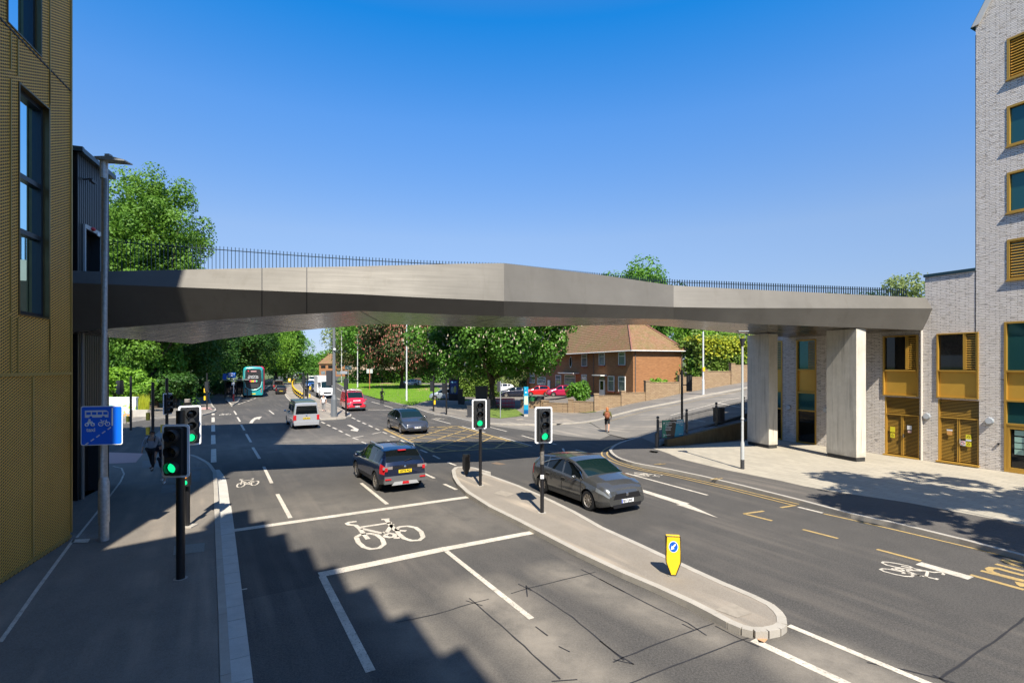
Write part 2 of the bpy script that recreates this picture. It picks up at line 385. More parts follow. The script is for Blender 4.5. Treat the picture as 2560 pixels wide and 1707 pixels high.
# far left footway beyond the side turning
fl = [G('S', p) for p in ((541, 1027), (530, 1033), (496, 1041.5), (440, 1044), (400, 1047), (341, 1055.5), (316, 1059), (282, 1061))]
flr = [G('S', p) for p in ((531, 1017), (526, 1007), (522, 995), (523, 986), (535, 977), (570, 966), (610, 960), (640, 957.5))]
sheet('far_left_footway', fl+[Vector((-60, 43, 0)), Vector((-110, 60, 0)), Vector((-110, 150, 0)), Vector((-75, 150, 0))]+flr[::-1], .12, M_FOOTN, skirt=.15)
kb = MB(); kerb(kb, flr[::-1]+smoothp([flr[0]]+fl, 1), .14, .13)
kb.build('far_left_kerb', M_KERB)['kind'] = 'structure'
sheet('woodland_floor', [G('S', (275, 1024), .12), G('S', (378, 1022), .12), G('S', (420, 1012), .12), G('S', (450, 1000), .12), G('S', (480, 985), .12), G('S', (510, 968), .12), Vector((-62, 150, 0)), Vector((-140, 150, 0)), Vector((-140, 55, 0))], .126, M_EARTH)
sheet('left_verge', [G('S', p, .0) for p in ((655, 955), (681, 943.5), (724, 938), (745, 935.3), (757, 930.5), (700, 931), (660, 938), (640, 950))], .13, M_EARTH, skirt=.13)
# bus stop island
bi = [G('A3', p) for p in ((20, 960), (80, 975), (150, 1065), (270, 990), (305, 930), (352, 885), (350, 830), (330, 760), (250, 740), (180, 740), (100, 800))]
sheet('bus_stop_footway', bi, .124, M_FOOTN, skirt=.14)
kb = MB(); kerb(kb, bi[1:8], .14, .136); kb.build('bus_stop_kerb', M_KERB)['kind'] = 'structure'
# central island with bollards, far
isl = [G('S', p) for p in ((802, 1049.8), (840, 1048.5), (862, 1046.5), (876, 1043), (877, 1039), (868, 1033), (852, 1024), (835, 1017), (815, 1008), (795, 999.5), (776.5, 988.8), (763.8, 980), (754.8, 971), (750.4, 963.3), (749.7, 958.2), (753.6, 954.4), (759, 951),
                           (735, 950.5), (724.5, 955.3), (718, 957.8), (713, 961.6), (709.9, 968), (710.5, 975.7), (714.3, 985.9), (722, 994.8), (731, 1003.7), (760, 1022))]
sheet('far_island', isl, .12, M_ISLE, skirt=.13)
kb = MB(); kerb(kb, isl+[isl[0]], .13, .13); kb.build('far_island_kerb', M_KERB)['kind'] = 'structure'
strip = [G('S', p) for p in ((759, 950.5), (770, 946.5), (790, 941), (806, 936.5), (812, 932), (800, 932), (780, 936), (765, 941), (748, 944), (735, 950), (724.5, 955), (718, 957.6), (750, 958))]
sheet('median_grass', strip, .135, M_EARTH, skirt=.13)
# near traffic island: long wedge with rounded tip (polygon clockwise from the tip)
il = [G('R6', p) for p in ((1388, 185), (1395, 225), (1420, 265), (1470, 312), (1600, 395), (1750, 470), (1900, 550), (2100, 655), (2352, 775))]
il2 = [G('R5', p) for p in ((300, 832), (500, 925), (640, 998), (720, 1042), (790, 1072), (850, 1088), (920, 1088), (980, 1076), (1010, 1055), (1006, 1018))]
ir = [G('R5', p) for p in ((985, 985), (940, 945), (860, 905), (700, 835), (500, 742), (350, 670), (200, 598), (0, 505))]
ir2 = [G('G4', p) for p in ((1000, 1335), (800, 1235), (600, 1140), (400, 1050), (200, 975), (25, 912))]
ir3 = [G('R6', p) for p in ((1590, 198), (1500, 172), (1440, 165), (1405, 168))]
isl2 = il+il2+ir+ir2+ir3
sheet('traffic_island', isl2, .12, M_ISLE, skirt=.13)
kb = MB(); kerb(kb, isl2+[isl2[0]], .16, .128, stones=.92)
kb.build('traffic_island_kerb', M_KERB)['kind'] = 'structure'
# right footway (tarmac band) and paved forecourt
rk = [G('G4', p) for p in ((1905, 478), (1700, 520), (1560, 560), (1470, 600), (1420, 650), (1440, 690), (1520, 745), (1640, 786), (1760, 812))]
rk2 = [G('R5', p) for p in ((390, 176), (560, 212), (800, 270), (1120, 352), (1400, 428), (1700, 495), (2000, 570), (2352, 665))]
rk = smoothp(rk, 1); rk2 = rk2+[rk2[-1]+(rk2[-1]-rk2[-2])*2]
sheet('right_footway', rk+rk2+[Vector((20, -2, 0)), Vector((24, 20, 0)), Vector((21, 22, 0)), Vector((16.5, 32.5, 0)), Vector((8.35, 29.25, 0)), G('B3', (180, 900))], .12, M_FOOT, skirt=.15)
kb = MB(); kerb(kb, [p+Vector((-.02, -.02, 0)) for p in rk+rk2], .15, .13, stones=.9)
kb.build('right_kerb', M_KERB)['kind'] = 'structure'
a = NT("paving_slabs")
vec = a.n('ShaderNodeVectorRotate', {'Vector': a.ob, 'Angle': rad(63.6)}, rotation_type='Z_AXIS').outputs[0]
br = a.n('ShaderNodeTexBrick', {'Vector': vec, 'Color1': (.38, .34, .27, 1), 'Color2': (.31, .28, .225, 1), 'Mortar': (.17, .15, .12, 1), 'Scale': 1., 'Mortar Size': .009, 'Brick Width': .6, 'Row Height': .3, 'Mortar Smooth': .2, 'Bias': 0.})
c = a.mixc(a.rng(a.noise(1.1, 6, .7), .3, .7, 0, .35), br.outputs[0], (.40, .36, .29))
c = a.mixc(a.rng(a.noise(45, 2, .7), .55, .35, 0, .2), c, (.25, .22, .18))
a.set('Base Color', c); a.set('Roughness', .85); a.bump(br.outputs[1], .4, -.01); M_SLAB = a.m
pv = [G('B3', (90, 1085), .12), G('B3', (240, 1130), .12), G('B3', (450, 1200), .12), G('R5', (450, 105), .12), G('R5', (700, 165), .12), G('R5', (1000, 225), .12), G('R5', (1130, 255), .12), G('R5', (1300, 285), .12), G('R5', (1700, 345), .12), G('R5', (2352, 468), .12)]
pv += [pv[-1]+(pv[-1]-pv[-2])*1.0, Vector((25, 8, 0)), Vector((23.5, 18, 0)), Vector((16.3, 32.3, 0)), Vector((8.9, 29.0, 0))]
sheet('forecourt_paving', pv, .124, M_SLAB)
# ================================================================ PAINT
W = Paint(); Y = Paint(); K = Paint()
def seg(P, reg, a, b, w=.12, z=.006, **k): P.line([G(reg, a), G(reg, b)], w, z, **k)
def pth(P, reg, pts, w=.12, z=.006, **k): P.line([G(reg, p) for p in pts], w, z, **k)
seg(W, 'R6', (120, 514), (1467, 322), .28); pth(W, 'R6', [(628, 762), (1352, 612)], .3); pth(W, 'R6', [(1352, 612), (1852, 518)], .26)
seg(W, 'R6', (645, 768), (920, 1308), .15, .008); seg(W, 'R6', (1348, 628), (1830, 1010), .12, .008)
for a_, b_, w_ in (((392, 305), (466, 440), .125), ((315, 150), (360, 243), .125), ((866, 243), (1013, 362), .13), ((1218, 187), (1280, 215), .13), ((1335, 248), (1405, 280), .13), ((1355, 125), (1402, 143), .12)):
    seg(W, 'R6', a_, b_, w_)
for a_, b_, w_ in (((1440, 1242), (1503, 1346), .14), ((1380, 1120), (1424, 1195), .14), ((1334, 1035), (1363, 1085), .14), ((1299, 965), (1324, 1006), .14), ((1268, 908), (1290, 943), .14), ((1590, 903), (1634, 937), .14),
                   ((1076, 931), (1076, 946), .24), ((1076, 967), (1076, 1010), .24), ((1076, 1038), (1077, 1098), .24), ((1077, 1130), (1078, 1212), .24), ((1081, 1258), (1081, 1380), .24)):
    seg(W, 'Z3', a_, b_, w_)
for a_, b_ in (((620, 903), (585, 915)), ((555, 925), (510, 938)), ((500, 950), (455, 962)), ((425, 975), (380, 985)), ((370, 995), (330, 1003)), ((310, 1012), (275, 1022)), ((800, 725), (915, 637)), ((1120, 545), (1290, 508)), ((1290, 508), (1430, 480))):
    seg(W, 'A3', a_, b_, .25)
pth(W, 'A3', [(75, 975), (150, 1060), (275, 985)], .2, .14)
pth(W, 'A3', [(1325, 972), (1240, 890), (1185, 800), (1170, 740), (1180, 690), (1215, 640), (1245, 615)], .2)
W.poly([G('A3', p) for p in ((492, 1392), (530, 1335), (575, 1302), (590, 1298), (578, 1290), (632, 1276), (742, 1262), (690, 1322), (655, 1310), (625, 1318), (590, 1345), (562, 1392))])
for a_, b_ in (((835, 1300), (880, 1322)), ((910, 1337), (950, 1355)), ((980, 1372), (1030, 1393)), ((1060, 1410), (1105, 1432)), ((1225, 1245), (1268, 1265)), ((1290, 1280), (1330, 1297)), ((1360, 1310), (1405, 1330)), ((1440, 1345), (1490, 1367)), ((1525, 1385), (1575, 1405)),
               ((1475, 1043), (1580, 1072)), ((1635, 1090), (1752, 1123)), ((1035, 1000), (1092, 1022)), ((1035, 870), (1090, 905))):
    seg(W, 'Z4', a_, b_, .15)
seg(W, 'Z4', (1432, 1148), (1790, 1148), .25)
W.poly([G('Z4', p) for p in ((1160, 1340), (1205, 1340), (1316, 1396), (1296, 1424), (1208, 1410), (1218, 1396), (1258, 1396), (1225, 1372))])
for a_, b_ in (((220, 140), (480, 92)), ((220, 140), (350, 185)), ((430, 235), (560, 290)), ((35, 45), (155, 95)), ((690, 45), (910, 0)), ((950, 0), (1050, 38)), ((1135, 88), (1260, 135)), ((1360, 185), (1490, 240)), ((1590, 300), (1750, 368)), ((1870, 432), (2040, 505)), ((2180, 570), (2352, 655))):
    seg(W, 'A7', a_, b_, .12)
W.poly([G('A7', p) for p in ((1000, 256), (1030, 240), (1130, 236), (1045, 208), (1080, 206), (1245, 243), (1225, 256))])
for a_, b_ in (((635, 248), (890, 318)), ((1040, 350), (1350, 435)), ((1365, 350), (1640, 420)), ((1840, 475), (2010, 525)), ((1545, 492), (1980, 615)), ((2190, 568), (2305, 597)), ((2205, 680), (2352, 722))):
    seg(W, 'B1', a_, b_, .12, .016)
for a_, b_ in (((750, 643), (905, 688)), ((902, 615), (930, 688)), ((1040, 628), (1300, 700))): seg(W, 'G4', a_, b_, .12, .016)
seg(W, 'R5', (143, 183), (597, 305), .12)
W.poly([G('R5', p) for p in ((198, 262), (455, 340), (500, 352), (480, 352), (657, 432), (478, 374), (420, 356), (446, 358), (200, 276))])
pth(W, 'R5', [(848, 1108), (1380, 1356)], .16); pth(W, 'R5', [(1047, 1028), (1850, 1362)], .13)
seg(W, 'B5', (1003, 347), (1672, 538), .3)
seg(W, 'R2', (1020, 1168), (1068, 1160), .05)
# yellow box junction
B = lambda *p: [G('B1', q) for q in p]
Y.line(B((0, 390), (345, 552), (668, 699)), .2, .016); Y.line(B((668, 699), (1925, 620)), .2, .016); Y.line(B((1925, 620), (1270, 432), (980, 351)), .2, .016); Y.line(B((980, 351), (600, 366), (0, 388)), .2, .016)
for a_, b_ in (((320, 540), (910, 356)), ((470, 600), (1120, 392)), ((615, 672), (1270, 435)), ((1095, 665), (1455, 490)), ((1490, 640), (1645, 545)), ((195, 475), (560, 368)), ((85, 430), (350, 375)),
               ((640, 360), (1100, 385)), ((625, 395), (1215, 428)), ((400, 420), (1400, 480)), ((130, 440), (1580, 528)), ((240, 490), (1840, 612)), ((360, 552), (1380, 648)), ((530, 630), (990, 678))):
    Y.line(B(a_, b_), .13, .016)
# double yellow lines and bay markings, right side
dy = [G('G4', p) for p in ((1870, 500), (1600, 545), (1420, 590), (1330, 640), (1318, 690), (1400, 745), (1560, 805), (1740, 850))]
dy2 = [G('R5', p) for p in ((390, 199), (550, 235), (700, 270), (900, 320), (1075, 364))]
dyp = smoothp(dy, 2)+dy2
for off in (0, .28): Y.line([a for a, b in strip_pts(dyp, .01, off)], .08, .017)
pth(Y, 'R5', [(1240, 408), (1400, 443), (1700, 512), (2000, 583), (2352, 668)], .09); pth(W, 'R5', [(1100, 371), (1235, 404)], .12)
for a_, b_ in (((798, 408), (908, 393)), ((798, 408), (955, 447)), ((1003, 374), (1085, 361)), ((1125, 495), (1320, 545)), ((1535, 605), (1780, 670))): seg(Y, 'R5', a_, b_, .11)
for a_, b_ in (((1665, 493), (2352, 685)), ((1800, 440), (2352, 580)), ((1990, 355), (2352, 452))): seg(Y, 'B5', a_, b_, .13)
for q in ([(2352, 505), (2160, 455), (2020, 415), (1940, 408), (1900, 422), (1925, 450), (2030, 490), (2352, 572)], [(2352, 398), (2230, 368), (2150, 340), (2105, 316), (2150, 312), (2250, 322), (2352, 345)], [(2290, 590), (2310, 625), (2352, 650)]):
    pth(Y, 'B5', q, .14, .009)
for x in (300, 325, 612, 640): seg(Y, 'R5', (x, 152 if x < 400 else 238), (x+40, 146 if x < 400 else 230), .07, .142)
# centre line of the side road
W.line([GH('G1', p) for p in ((1340, 1172), (1600, 1100), (1860, 1032), (2210, 952))], .16, .03, hilly=True)
W.line([GH('G1', p) for p in ((1870, 1030), (2040, 1065), (2210, 1100))], .14, .034, hilly=True)
W.line([GH('G1', p) for p in ((1560, 1215), (1660, 1232), (1740, 1245))], .14, .03, hilly=True)
Y.line([GH('G1', p) for p in ((640, 1240), (1120, 1106), (1800, 966), (2200, 876))], .09, .03, hilly=True)
# cycle symbols: strokes traced once, placed four times
BK = [[(838, 548), (850, 578), (880, 604), (920, 616), (968, 610), (996, 588), (985, 558), (955, 536), (915, 528), (865, 532), (838, 548)],
      [(1065, 500), (1078, 530), (1110, 556), (1150, 568), (1195, 566), (1216, 548), (1205, 518), (1175, 495), (1130, 486), (1085, 490), (1065, 500)],
      [(840, 460), (800, 464), (785, 470), (795, 478), (835, 482), (858, 500), (880, 530), (905, 560)], [(865, 492), (1040, 466)], [(868, 500), (985, 527)], [(980, 449), (1026, 446)],
      [(1008, 450), (1032, 480), (1060, 510), (1120, 514)], [(1042, 476), (1010, 522)], [(1000, 538), (1025, 526), (1055, 532), (1055, 546), (1030, 550), (1005, 546), (1000, 538)], [(985, 522), (1005, 522)], [(1050, 553), (1085, 552)]]
ctr = G('R6', (1000, 530)); ux = (G('R6', (1300, 515))-G('R6', (700, 560))).normalized(); uy = Vector((-ux.y, ux.x, 0))
BU = [[((G('R6', p)-ctr).dot(ux), (G('R6', p)-ctr).dot(uy)) for p in st] for st in BK]
def bike(c, dx, sx, sy, w, z=.007):
    dx = dx.normalized(); dyv = Vector((-dx.y, dx.x, 0))
    for st in BU: W.line([c+dx*(a*sx)+dyv*(b*sy) for a, b in st], w, z)
bike(ctr, ux, 1, 1, .13)
bike(G('R6', (222, 243)), ux, .42, .62, .06); bike(G('Z3', (1185, 940)), ux, .5, .8, .09)
dR = (G('B5', (1672, 538))-G('B5', (1003, 347))).normalized(); pR = Vector((dR.y, -dR.x, 0))
bx = [q[0] for s_ in BU for q in s_]; by = [q[1] for s_ in BU for q in s_]; bw_, bh_ = max(bx)-min(bx), max(by)-min(by); bcx, bcy = (max(bx)+min(bx))/2, (max(by)+min(by))/2
def bikefit(a_, b_, wid, w, z=.007):
    L_ = (b_-a_).length; up_ = (b_-a_).normalized(); sd_ = Vector((up_.y, -up_.x, 0)); c_ = (a_+b_)/2; sx, sy = wid/bw_, L_/bh_
    bike(c_-sd_*(bcx*sx)-up_*(bcy*sy), sd_, sx, sy, w, z)
bikefit(G('B5', (520, 345)), G('B5', (1240, 545)), 1.0, .06); bikefit(G('R5', (187, 182)), G('R5', (328, 202)), .75, .06)
bikefit(G('B1', (675, 243)), G('B1', (805, 256)), .9, .06, .016)
# tarred joints
for reg, pts in (('R6', [(1055, 1032), (1280, 985), (1500, 920), (1585, 898)]), ('R6', [(1478, 892), (1700, 1085), (1990, 1352)]), ('R6', [(1712, 866), (1815, 835), (2190, 745)]), ('R6', [(1800, 825), (2060, 1000), (2352, 1245)]), ('R6', [(2110, 730), (2200, 775), (2352, 858)]),
                 ('R6', [(1755, 812), (1830, 850)]), ('R6', [(1800, 820), (1805, 885)]), ('R6', [(1460, 905), (1550, 935)]), ('R6', [(1940, 1362), (2090, 1350)]), ('R6', [(1850, 1052), (1920, 1105)]), ('R6', [(1985, 1165), (2045, 1195)]),
                 ('R5', [(70, 1230), (380, 1105), (630, 1015)]), ('R5', [(0, 770), (250, 900), (490, 1015), (590, 1082)]), ('R5', [(130, 1362), (540, 1200), (820, 1095)]), ('R5', [(0, 1112), (100, 1185), (190, 1245)]), ('R5', [(455, 1018), (520, 1050)]), ('R5', [(75, 1215), (185, 1240)]),
                 ('R5', [(1890, 1322), (2060, 1200), (2200, 1105), (2380, 968)]), ('R5', [(1480, 1232), (1700, 1275), (1890, 1322), (1980, 1352)]), ('R5', [(640, 1030), (760, 1090), (880, 1145)]), ('R5', [(1850, 1300), (1930, 1345)])):
    wdt = .032 if reg == 'R6' or pts[0][0] < 1000 else .045
    pth(K, reg, pts, wdt, .005, wob=.008)
W.build('white_road_markings', M_WHITE)['kind'] = 'structure'; Y.build('yellow_road_markings', M_YEL)['kind'] = 'structure'; K.build('tar_joints', M_TAR)['kind'] = 'structure'
# footway paint, patches, covers
P2 = Paint()
pth(P2, 'R2', [(0, 1425), (160, 1190), (318, 968)], .07, .132); P2.poly([G('R2', p, .12) for p in ((305, 962), (318, 948), (390, 945), (380, 962))], .132)
for p in range(1): P2.line([G('R2', q, .12) for q in ((332, 940), (435, 812), (520, 700), (536, 665), (525, 640), (488, 632))], .06, .132)
P2.build('footway_line', M_WHITE)['kind'] = 'structure'
M_TACT = NT("tactile_paving"); a = M_TACT
wv = a.n('ShaderNodeTexWave', {'Vector': a.n('ShaderNodeVectorRotate', {'Vector': a.ob, 'Angle': .9}, rotation_type='Z_AXIS').outputs[0], 'Scale': 3.2}).outputs[1]
a.set('Base Color', a.mixc(wv, (.36, .20, .18), (.50, .32, .29))); a.set('Roughness', .8); M_TACT = a.m
TQ = lambda reg, pts, n, m, z=.127: sheet(n, [G(reg, p, .12) for p in pts], z, m)
TQ('A4', ((60, 852), (640, 872), (520, 1018), (60, 1040)), 'tactile_paving', M_TACT)
TQ('A3b', ((1880, 1285), (1930, 1240), (2080, 1240), (2130, 1285)), 'tactile_paving', M_TACT, .13)
M_SLABG = conc("grey_slab", (.16, .155, .145))
for q in (((630, 992), (920, 985), (945, 1100), (612, 1112)), ((920, 1525), (950, 1390), (1200, 1380), (1190, 1500)), ((1430, 1165), (1572, 1152), (1560, 1330), (1420, 1330)), ((1430, 1100), (1680, 1085), (1700, 1112), (1430, 1130))):
    TQ('A4', q, 'footway_slab', M_SLABG)
TQ('R2', ((752, 975), (885, 962), (882, 1000), (748, 1015)), 'drain_cover', mat("cover_steel", (.22, .23, .24), .5, .6, noise_s=40, noise_a=.4))
TQ('S', ((380, 1091), (430, 1090), (425, 1073), (398, 1073)), 'footway_slab', M_SLABG, .012)
TQ('Z5', ((1585, 1140), (1740, 1118), (1850, 1152), (1650, 1172)), 'pale_footway_patch', M_ISLE, .13); TQ('Z5', ((1205, 1125), (1290, 1115), (1300, 1135), (1230, 1140)), 'pale_footway_patch', M_ISLE, .13)
TQ('G4', ((145, 1100), (235, 1070), (385, 1108), (285, 1138)), 'island_cover', mat("island_cover", (.27, .235, .19), .8, noise_s=8), .126)
TQ('R5', ((640, 940), (730, 900), (845, 960), (760, 985)), 'island_cover', MATS["island_cover"], .127)
sheet('road_cover', [G('G4', p) for p in ((118, 775), (180, 762), (285, 783), (210, 792))], .006, mat("rust_cover", (.16, .11, .07), .8, noise_s=20))
sheet('road_cover', [G('R5', p) for p in ((870, 1098), (900, 1090), (930, 1105), (910, 1125), (880, 1122))], .006, mat("orange_patch", (.42, .24, .13), .9, noise_s=20))
sheet('footway_patch', [G('B3', p, .12) for p in ((0, 1175), (70, 1140), (240, 1160), (200, 1200))], .128, M_SLABG); sheet('footway_patch', [G('G4', p, .12) for p in ((1835, 650), (1870, 632), (1950, 645), (1920, 668))], .128, M_SLABG)
sheet('forecourt_cover', [G('R5', p, .12) for p in ((1850, 190), (1880, 186), (1900, 194), (1870, 198))], .13, mat("cover_steel", (.3, .3, .3)))
# grass lawns
M_GRASS = NT("mown_grass"); a = M_GRASS
c = a.mixc(a.rng(a.noise(.7, 6, .7), .35, .65), (.085, .155, .015), (.17, .25, .03)); c = a.mixc(a.rng(a.noise(14, 4, .8), .45, .7, 0, .6), c, (.24, .27, .05))
a.set('Base Color', c); a.set('Roughness', .95); a.bump(a.noise(22, 4, .8), 1., .12); M_GRASS = a.m
lw = [G('S', p, .12) for p in ((845, 958), (864, 970), (880, 975), (915, 988), (955, 999), (1000, 1009), (1030, 1014), (1052, 1006), (1075, 1001), (1112, 999), (1180, 1003), (1120, 985), (1090, 967), (1075, 962), (1005, 956), (955, 949), (870, 945))]
sheet('lawn', lw, .14, M_GRASS)
sheet('lawn', [G('B2', p, .12) for p in ((560, 1100), (560, 920), (800, 860), (1000, 830), (1400, 950), (1500, 970), (1650, 1080), (1500, 1110), (1180, 1145), (950, 1120))], .145, M_GRASS)
sheet('lawn', [GH('G1', p, .12) for p in ((0, 1105), (200, 1135), (500, 1130), (500, 1080), (240, 1060), (0, 1070), (-120, 1050), (-120, 1085))], .16, M_GRASS, hilly=True)
M_PATH = mat("pink_path", (.36, .20, .15), .9, noise_s=3, noise_a=.2)
sheet('lawn_path', [G('Z4', p, .12) for p in ((1360, 880), (1560, 850), (1860, 855), (2080, 912), (2200, 905), (2240, 880), (1900, 830), (1660, 800), (1580, 810), (1500, 850), (1330, 868))], .15, M_PATH)
sheet('close_road', [G('S', p, .12) for p in ((1170, 1003), (1240, 1010), (1290, 1003), (1330, 1010), (1400, 1010), (1385, 1000), (1300, 985), (1230, 975), (1140, 970), (1060, 957), (1005, 948), (930, 944), (940, 948), (1050, 964), (1120, 985))], .15, M_FOOTN)
# ================================================================ FOOTBRIDGE
def at(px, py, Yd): return Vector(((px-1280)/FPX*Yd, Yd, CAMH+(HY-py)/FPX*Yd))
a = NT("bronze_grey_panels")
drip = a.rng(a.noise(1, 4, .7, a.scale((1.6, 1.6, .12))), .55, .68); st = a.noise(1, 5, .6, a.scale((.5, .5, 14))); cl = a.noise(.7, 4, .6)
a.set('Base Color', a.mixc(a.math('MULTIPLY', drip, .28), a.mixc(a.rng(cl, .3, .7), (.118, .110, .098), (.145, .136, .122)), (.085, .075, .06))); a.set('Metallic', .3)
a.set('Roughness', a.rng(st, .3, .7, .56, .64)); a.bump(a.noise(1, 3, .5, a.scale((.5, .5, .9))), .10, .05); M_BR = a.m
a = NT("bronze_soffit"); st = a.noise(1, 5, .65, a.scale((.9, 6, .9)))
a.set('Base Color', a.mixc(a.rng(st, .35, .65), (.17, .15, .135), (.27, .245, .22))); a.set('Metallic', .85); a.set('Roughness', a.rng(st, .3, .7, .22, .32)); a.bump(a.noise(1, 2, .4, a.scale((.4, .6, 1))), .06, .05); M_SOF = a.m
def yfb(px):  # distance of the lower front edge B for a column
    t = [(150, 16.9), (179, 17.0), (411, 17.75), (892, 18.95), (1263, 19.95), (1685, 23.0), (1840, 23.35), (2120, 24.3), (2306, 24.85)]
    for (x0, y0), (x1, y1) in zip(t, t[1:]):
        if px <= x1: return y0+(y1-y0)*(px-x0)/(x1-x0)
    return t[-1][1]
T_ = [(150, 680.5), (402, 675.5), (710.5, 669), (900, 666), (1110, 660), (1258, 657.9), (1370, 671.4), (1503, 687.5), (1681, 713.6), (1840, 722), (2313, 744.5)]
M_ = [(150, 706), (393, 715.8), (710.5, 728.4), (900, 735.6), (1038, 742.9), (1263.6, 752.9), (1688, 767.9), (1840, 770), (2334, 771)]
B_ = [(150, 833.5), (267, 821.8), (411.7, 810), (537.5, 799.8), (713.7, 788), (900, 777), (1038.6, 782.9), (1263.6, 791), (1681, 798), (1840, 808), (2306, 825.6)]
def ip(t, x):
    for (x0, y0), (x1, y1) in zip(t, t[1:]):
        if x <= x1: return y0+(y1-y0)*(x-x0)/(x1-x0)
    return t[-1][1]
MO = [(150, .75), (400, .7), (900, .42), (1263, .4), (1685, .35), (2334, .4)]
TO = [(150, .3), (400, .34), (720, .44), (900, .44), (1110, .28), (1258, .2), (1681, .42), (2313, .32)]
cols = [150, 267, 411, 537, 655, 713, 767, 900, 1038, 1150, 1260, 1370, 1503, 1600, 1684, 1760, 1840, 2000, 2150, 2306]
Bp = [at(x, ip(B_, x), yfb(x)) for x in cols]
colM = [c if c < 2306 else 2334 for c in cols]; colT = [c if c < 2306 else 2313 for c in cols]
Mp = [at(x, ip(M_, x), (yfb(x) if x < 2306 else 24.55)-(ip(MO, x) if x < 2306 else 0)) for x in colM]
Tp = [at(x, ip(T_, x), yfb(min(x, 2306))-ip(MO, x)+ip(TO, x)) for x in colT]
def along(pl, X):
    for p, q in zip(pl, pl[1:]):
        if X <= q[0]: return p[1]+(q[1]-p[1])*(X-p[0])/(q[0]-p[0])
    return pl[-1][1]
EY = [(-21, 26.2), (-18.8, 25.6), (-14.1, 24.6), (-7.7, 24.6), (-2.3, 25.5), (3, 25.7), (8.5, 26.3), (13.5, 29.8), (16.9, 31.3)]
Ep = []
for p in Bp:
    x = p.x-(.12*5 if p.x < 12 else -.0)
    if p is Bp[-1]: x = 16.9
    elif p.x > 12: x = 8.5+(p.x-8.0)*.72
    Ep.append(Vector((x, along(EY, x), p.z)))
bridge = thing('footbridge', 'long faceted bronze-grey metal footbridge with black railings spanning the road between the two buildings', 'footbridge', (0, 0, 0))
def quads(mb, A, Bq, flip=False):
    n = len(A); o = list(A)+list(Bq)
    mb.add(o, [[i, i+1, n+i+1, n+i] if not flip else [i, n+i, n+i+1, i+1] for i in range(n-1)])
def seglist(lst, i0, i1): return lst[i0:i1+1]
for i0, i1 in ((0, 10), (10, 14), (14, 19)):   # three long facets, each smooth in itself
    up = MB(); quads(up, Mp[i0:i1+1], Tp[i0:i1+1]); up.build('upper_fascia', M_BR, bridge, smooth='all')
    lo = MB(); quads(lo, Bp[i0:i1+1], Mp[i0:i1+1]); lo.build('lower_fascia', M_BR, bridge, smooth='all')
lip = MB(); quads(lip, Tp, [p+Vector((0, .12, 0)) for p in Tp]); lip.build('top_lip', M_BR, bridge)
sf = MB(); quads(sf, Ep, Bp); sf.build('soffit', M_SOF, bridge)
BM = [p+Vector((0, .3, .75)) for p in Ep]; BT = [p+Vector((0, 0, 1.35)) for p in Ep]
bk = MB(); quads(bk, BM, Ep); quads(bk, BT, BM); bk.build('rear_fascia', M_BR, bridge)
dk = MB(); D0 = [Vector((p.x, p.y+.13, 7.72)) for p in Tp]; D1 = [Vector((p.x, p.y-.02, 7.72)) for p in BT]
quads(dk, D0, D1); quads(dk, [p+Vector((0, .12, 0)) for p in Tp], D0); dk.build('deck', mat('deck_surface', (.2, .19, .17), .8, noise_s=9), bridge)
for c in (655, 767):
    jt = MB()   # dark panel joints
    i = cols.index(c); o = Vector((0, -.004, 0)); e = (Mp[i+1]-Mp[i]).normalized()*.018
    jt.add([Bp[i]-e+o, Bp[i]+e+o, Mp[i]+e+o, Mp[i]-e+o, Tp[i]-e+o, Tp[i]+e+o], [(0, 1, 2, 3), (3, 2, 5, 4)]); jt.build('panel_joint', M_TAR, bridge)
for i, k in ((3, 4), (7, 7), (10, 9), (13, 12), (15, 13)):
    p, q = Bp[i]+Vector((0, 0, -.004)), Ep[k]+Vector((0, 0, -.004)); d = (q-p).normalized().cross(Vector((0, 0, 1)))*.02
    jt = MB(); jt.add([p-d, p+d, q+d, q-d], [(0, 1, 2, 3)]); jt.build('soffit_joint', M_TAR, bridge)
M_RAIL = mat('railing_paint', (.02, .035, .045), .4, .3)
def railing(path, ztop, zb, name):
    rl = MB(); hr = MB()
    path = [Vector(p) for p in path]; L = 0
    hr.tube([Vector((p.x, p.y, ztop(p.x)-.12)) for p in path], .016, 5)
    s = 0.
    for p, q in zip(path, path[1:]):
        d = q-p; l = d.length; k = s
        while k < l:
            c = p+d*(k/l); zt = ztop(c.x); z0 = zb(c)
            ang = math.atan2(d.y, d.x)
            rl.box((c.x, c.y, (zt+z0)/2), (.014, .045, zt-z0), ang+.35)
            k += .122
        s = k-l
    r = hr.build(name, M_RAIL, bridge); rl.build('balusters', M_RAIL, r)
def zt_(x): return 8.80+max(0, -x-3)*.012-max(0, x)*.014
railing([p+Vector((-.1, max(.4, min(1.05, 1.05+(p.x+3)*.08)), 0)) for p in Tp if p.x > -14.3], zt_, lambda c: 7.72, 'front_railing')
railing([p+Vector((0, -.2, 0)) for p in BT], zt_, lambda c: 7.72, 'rear_railing')
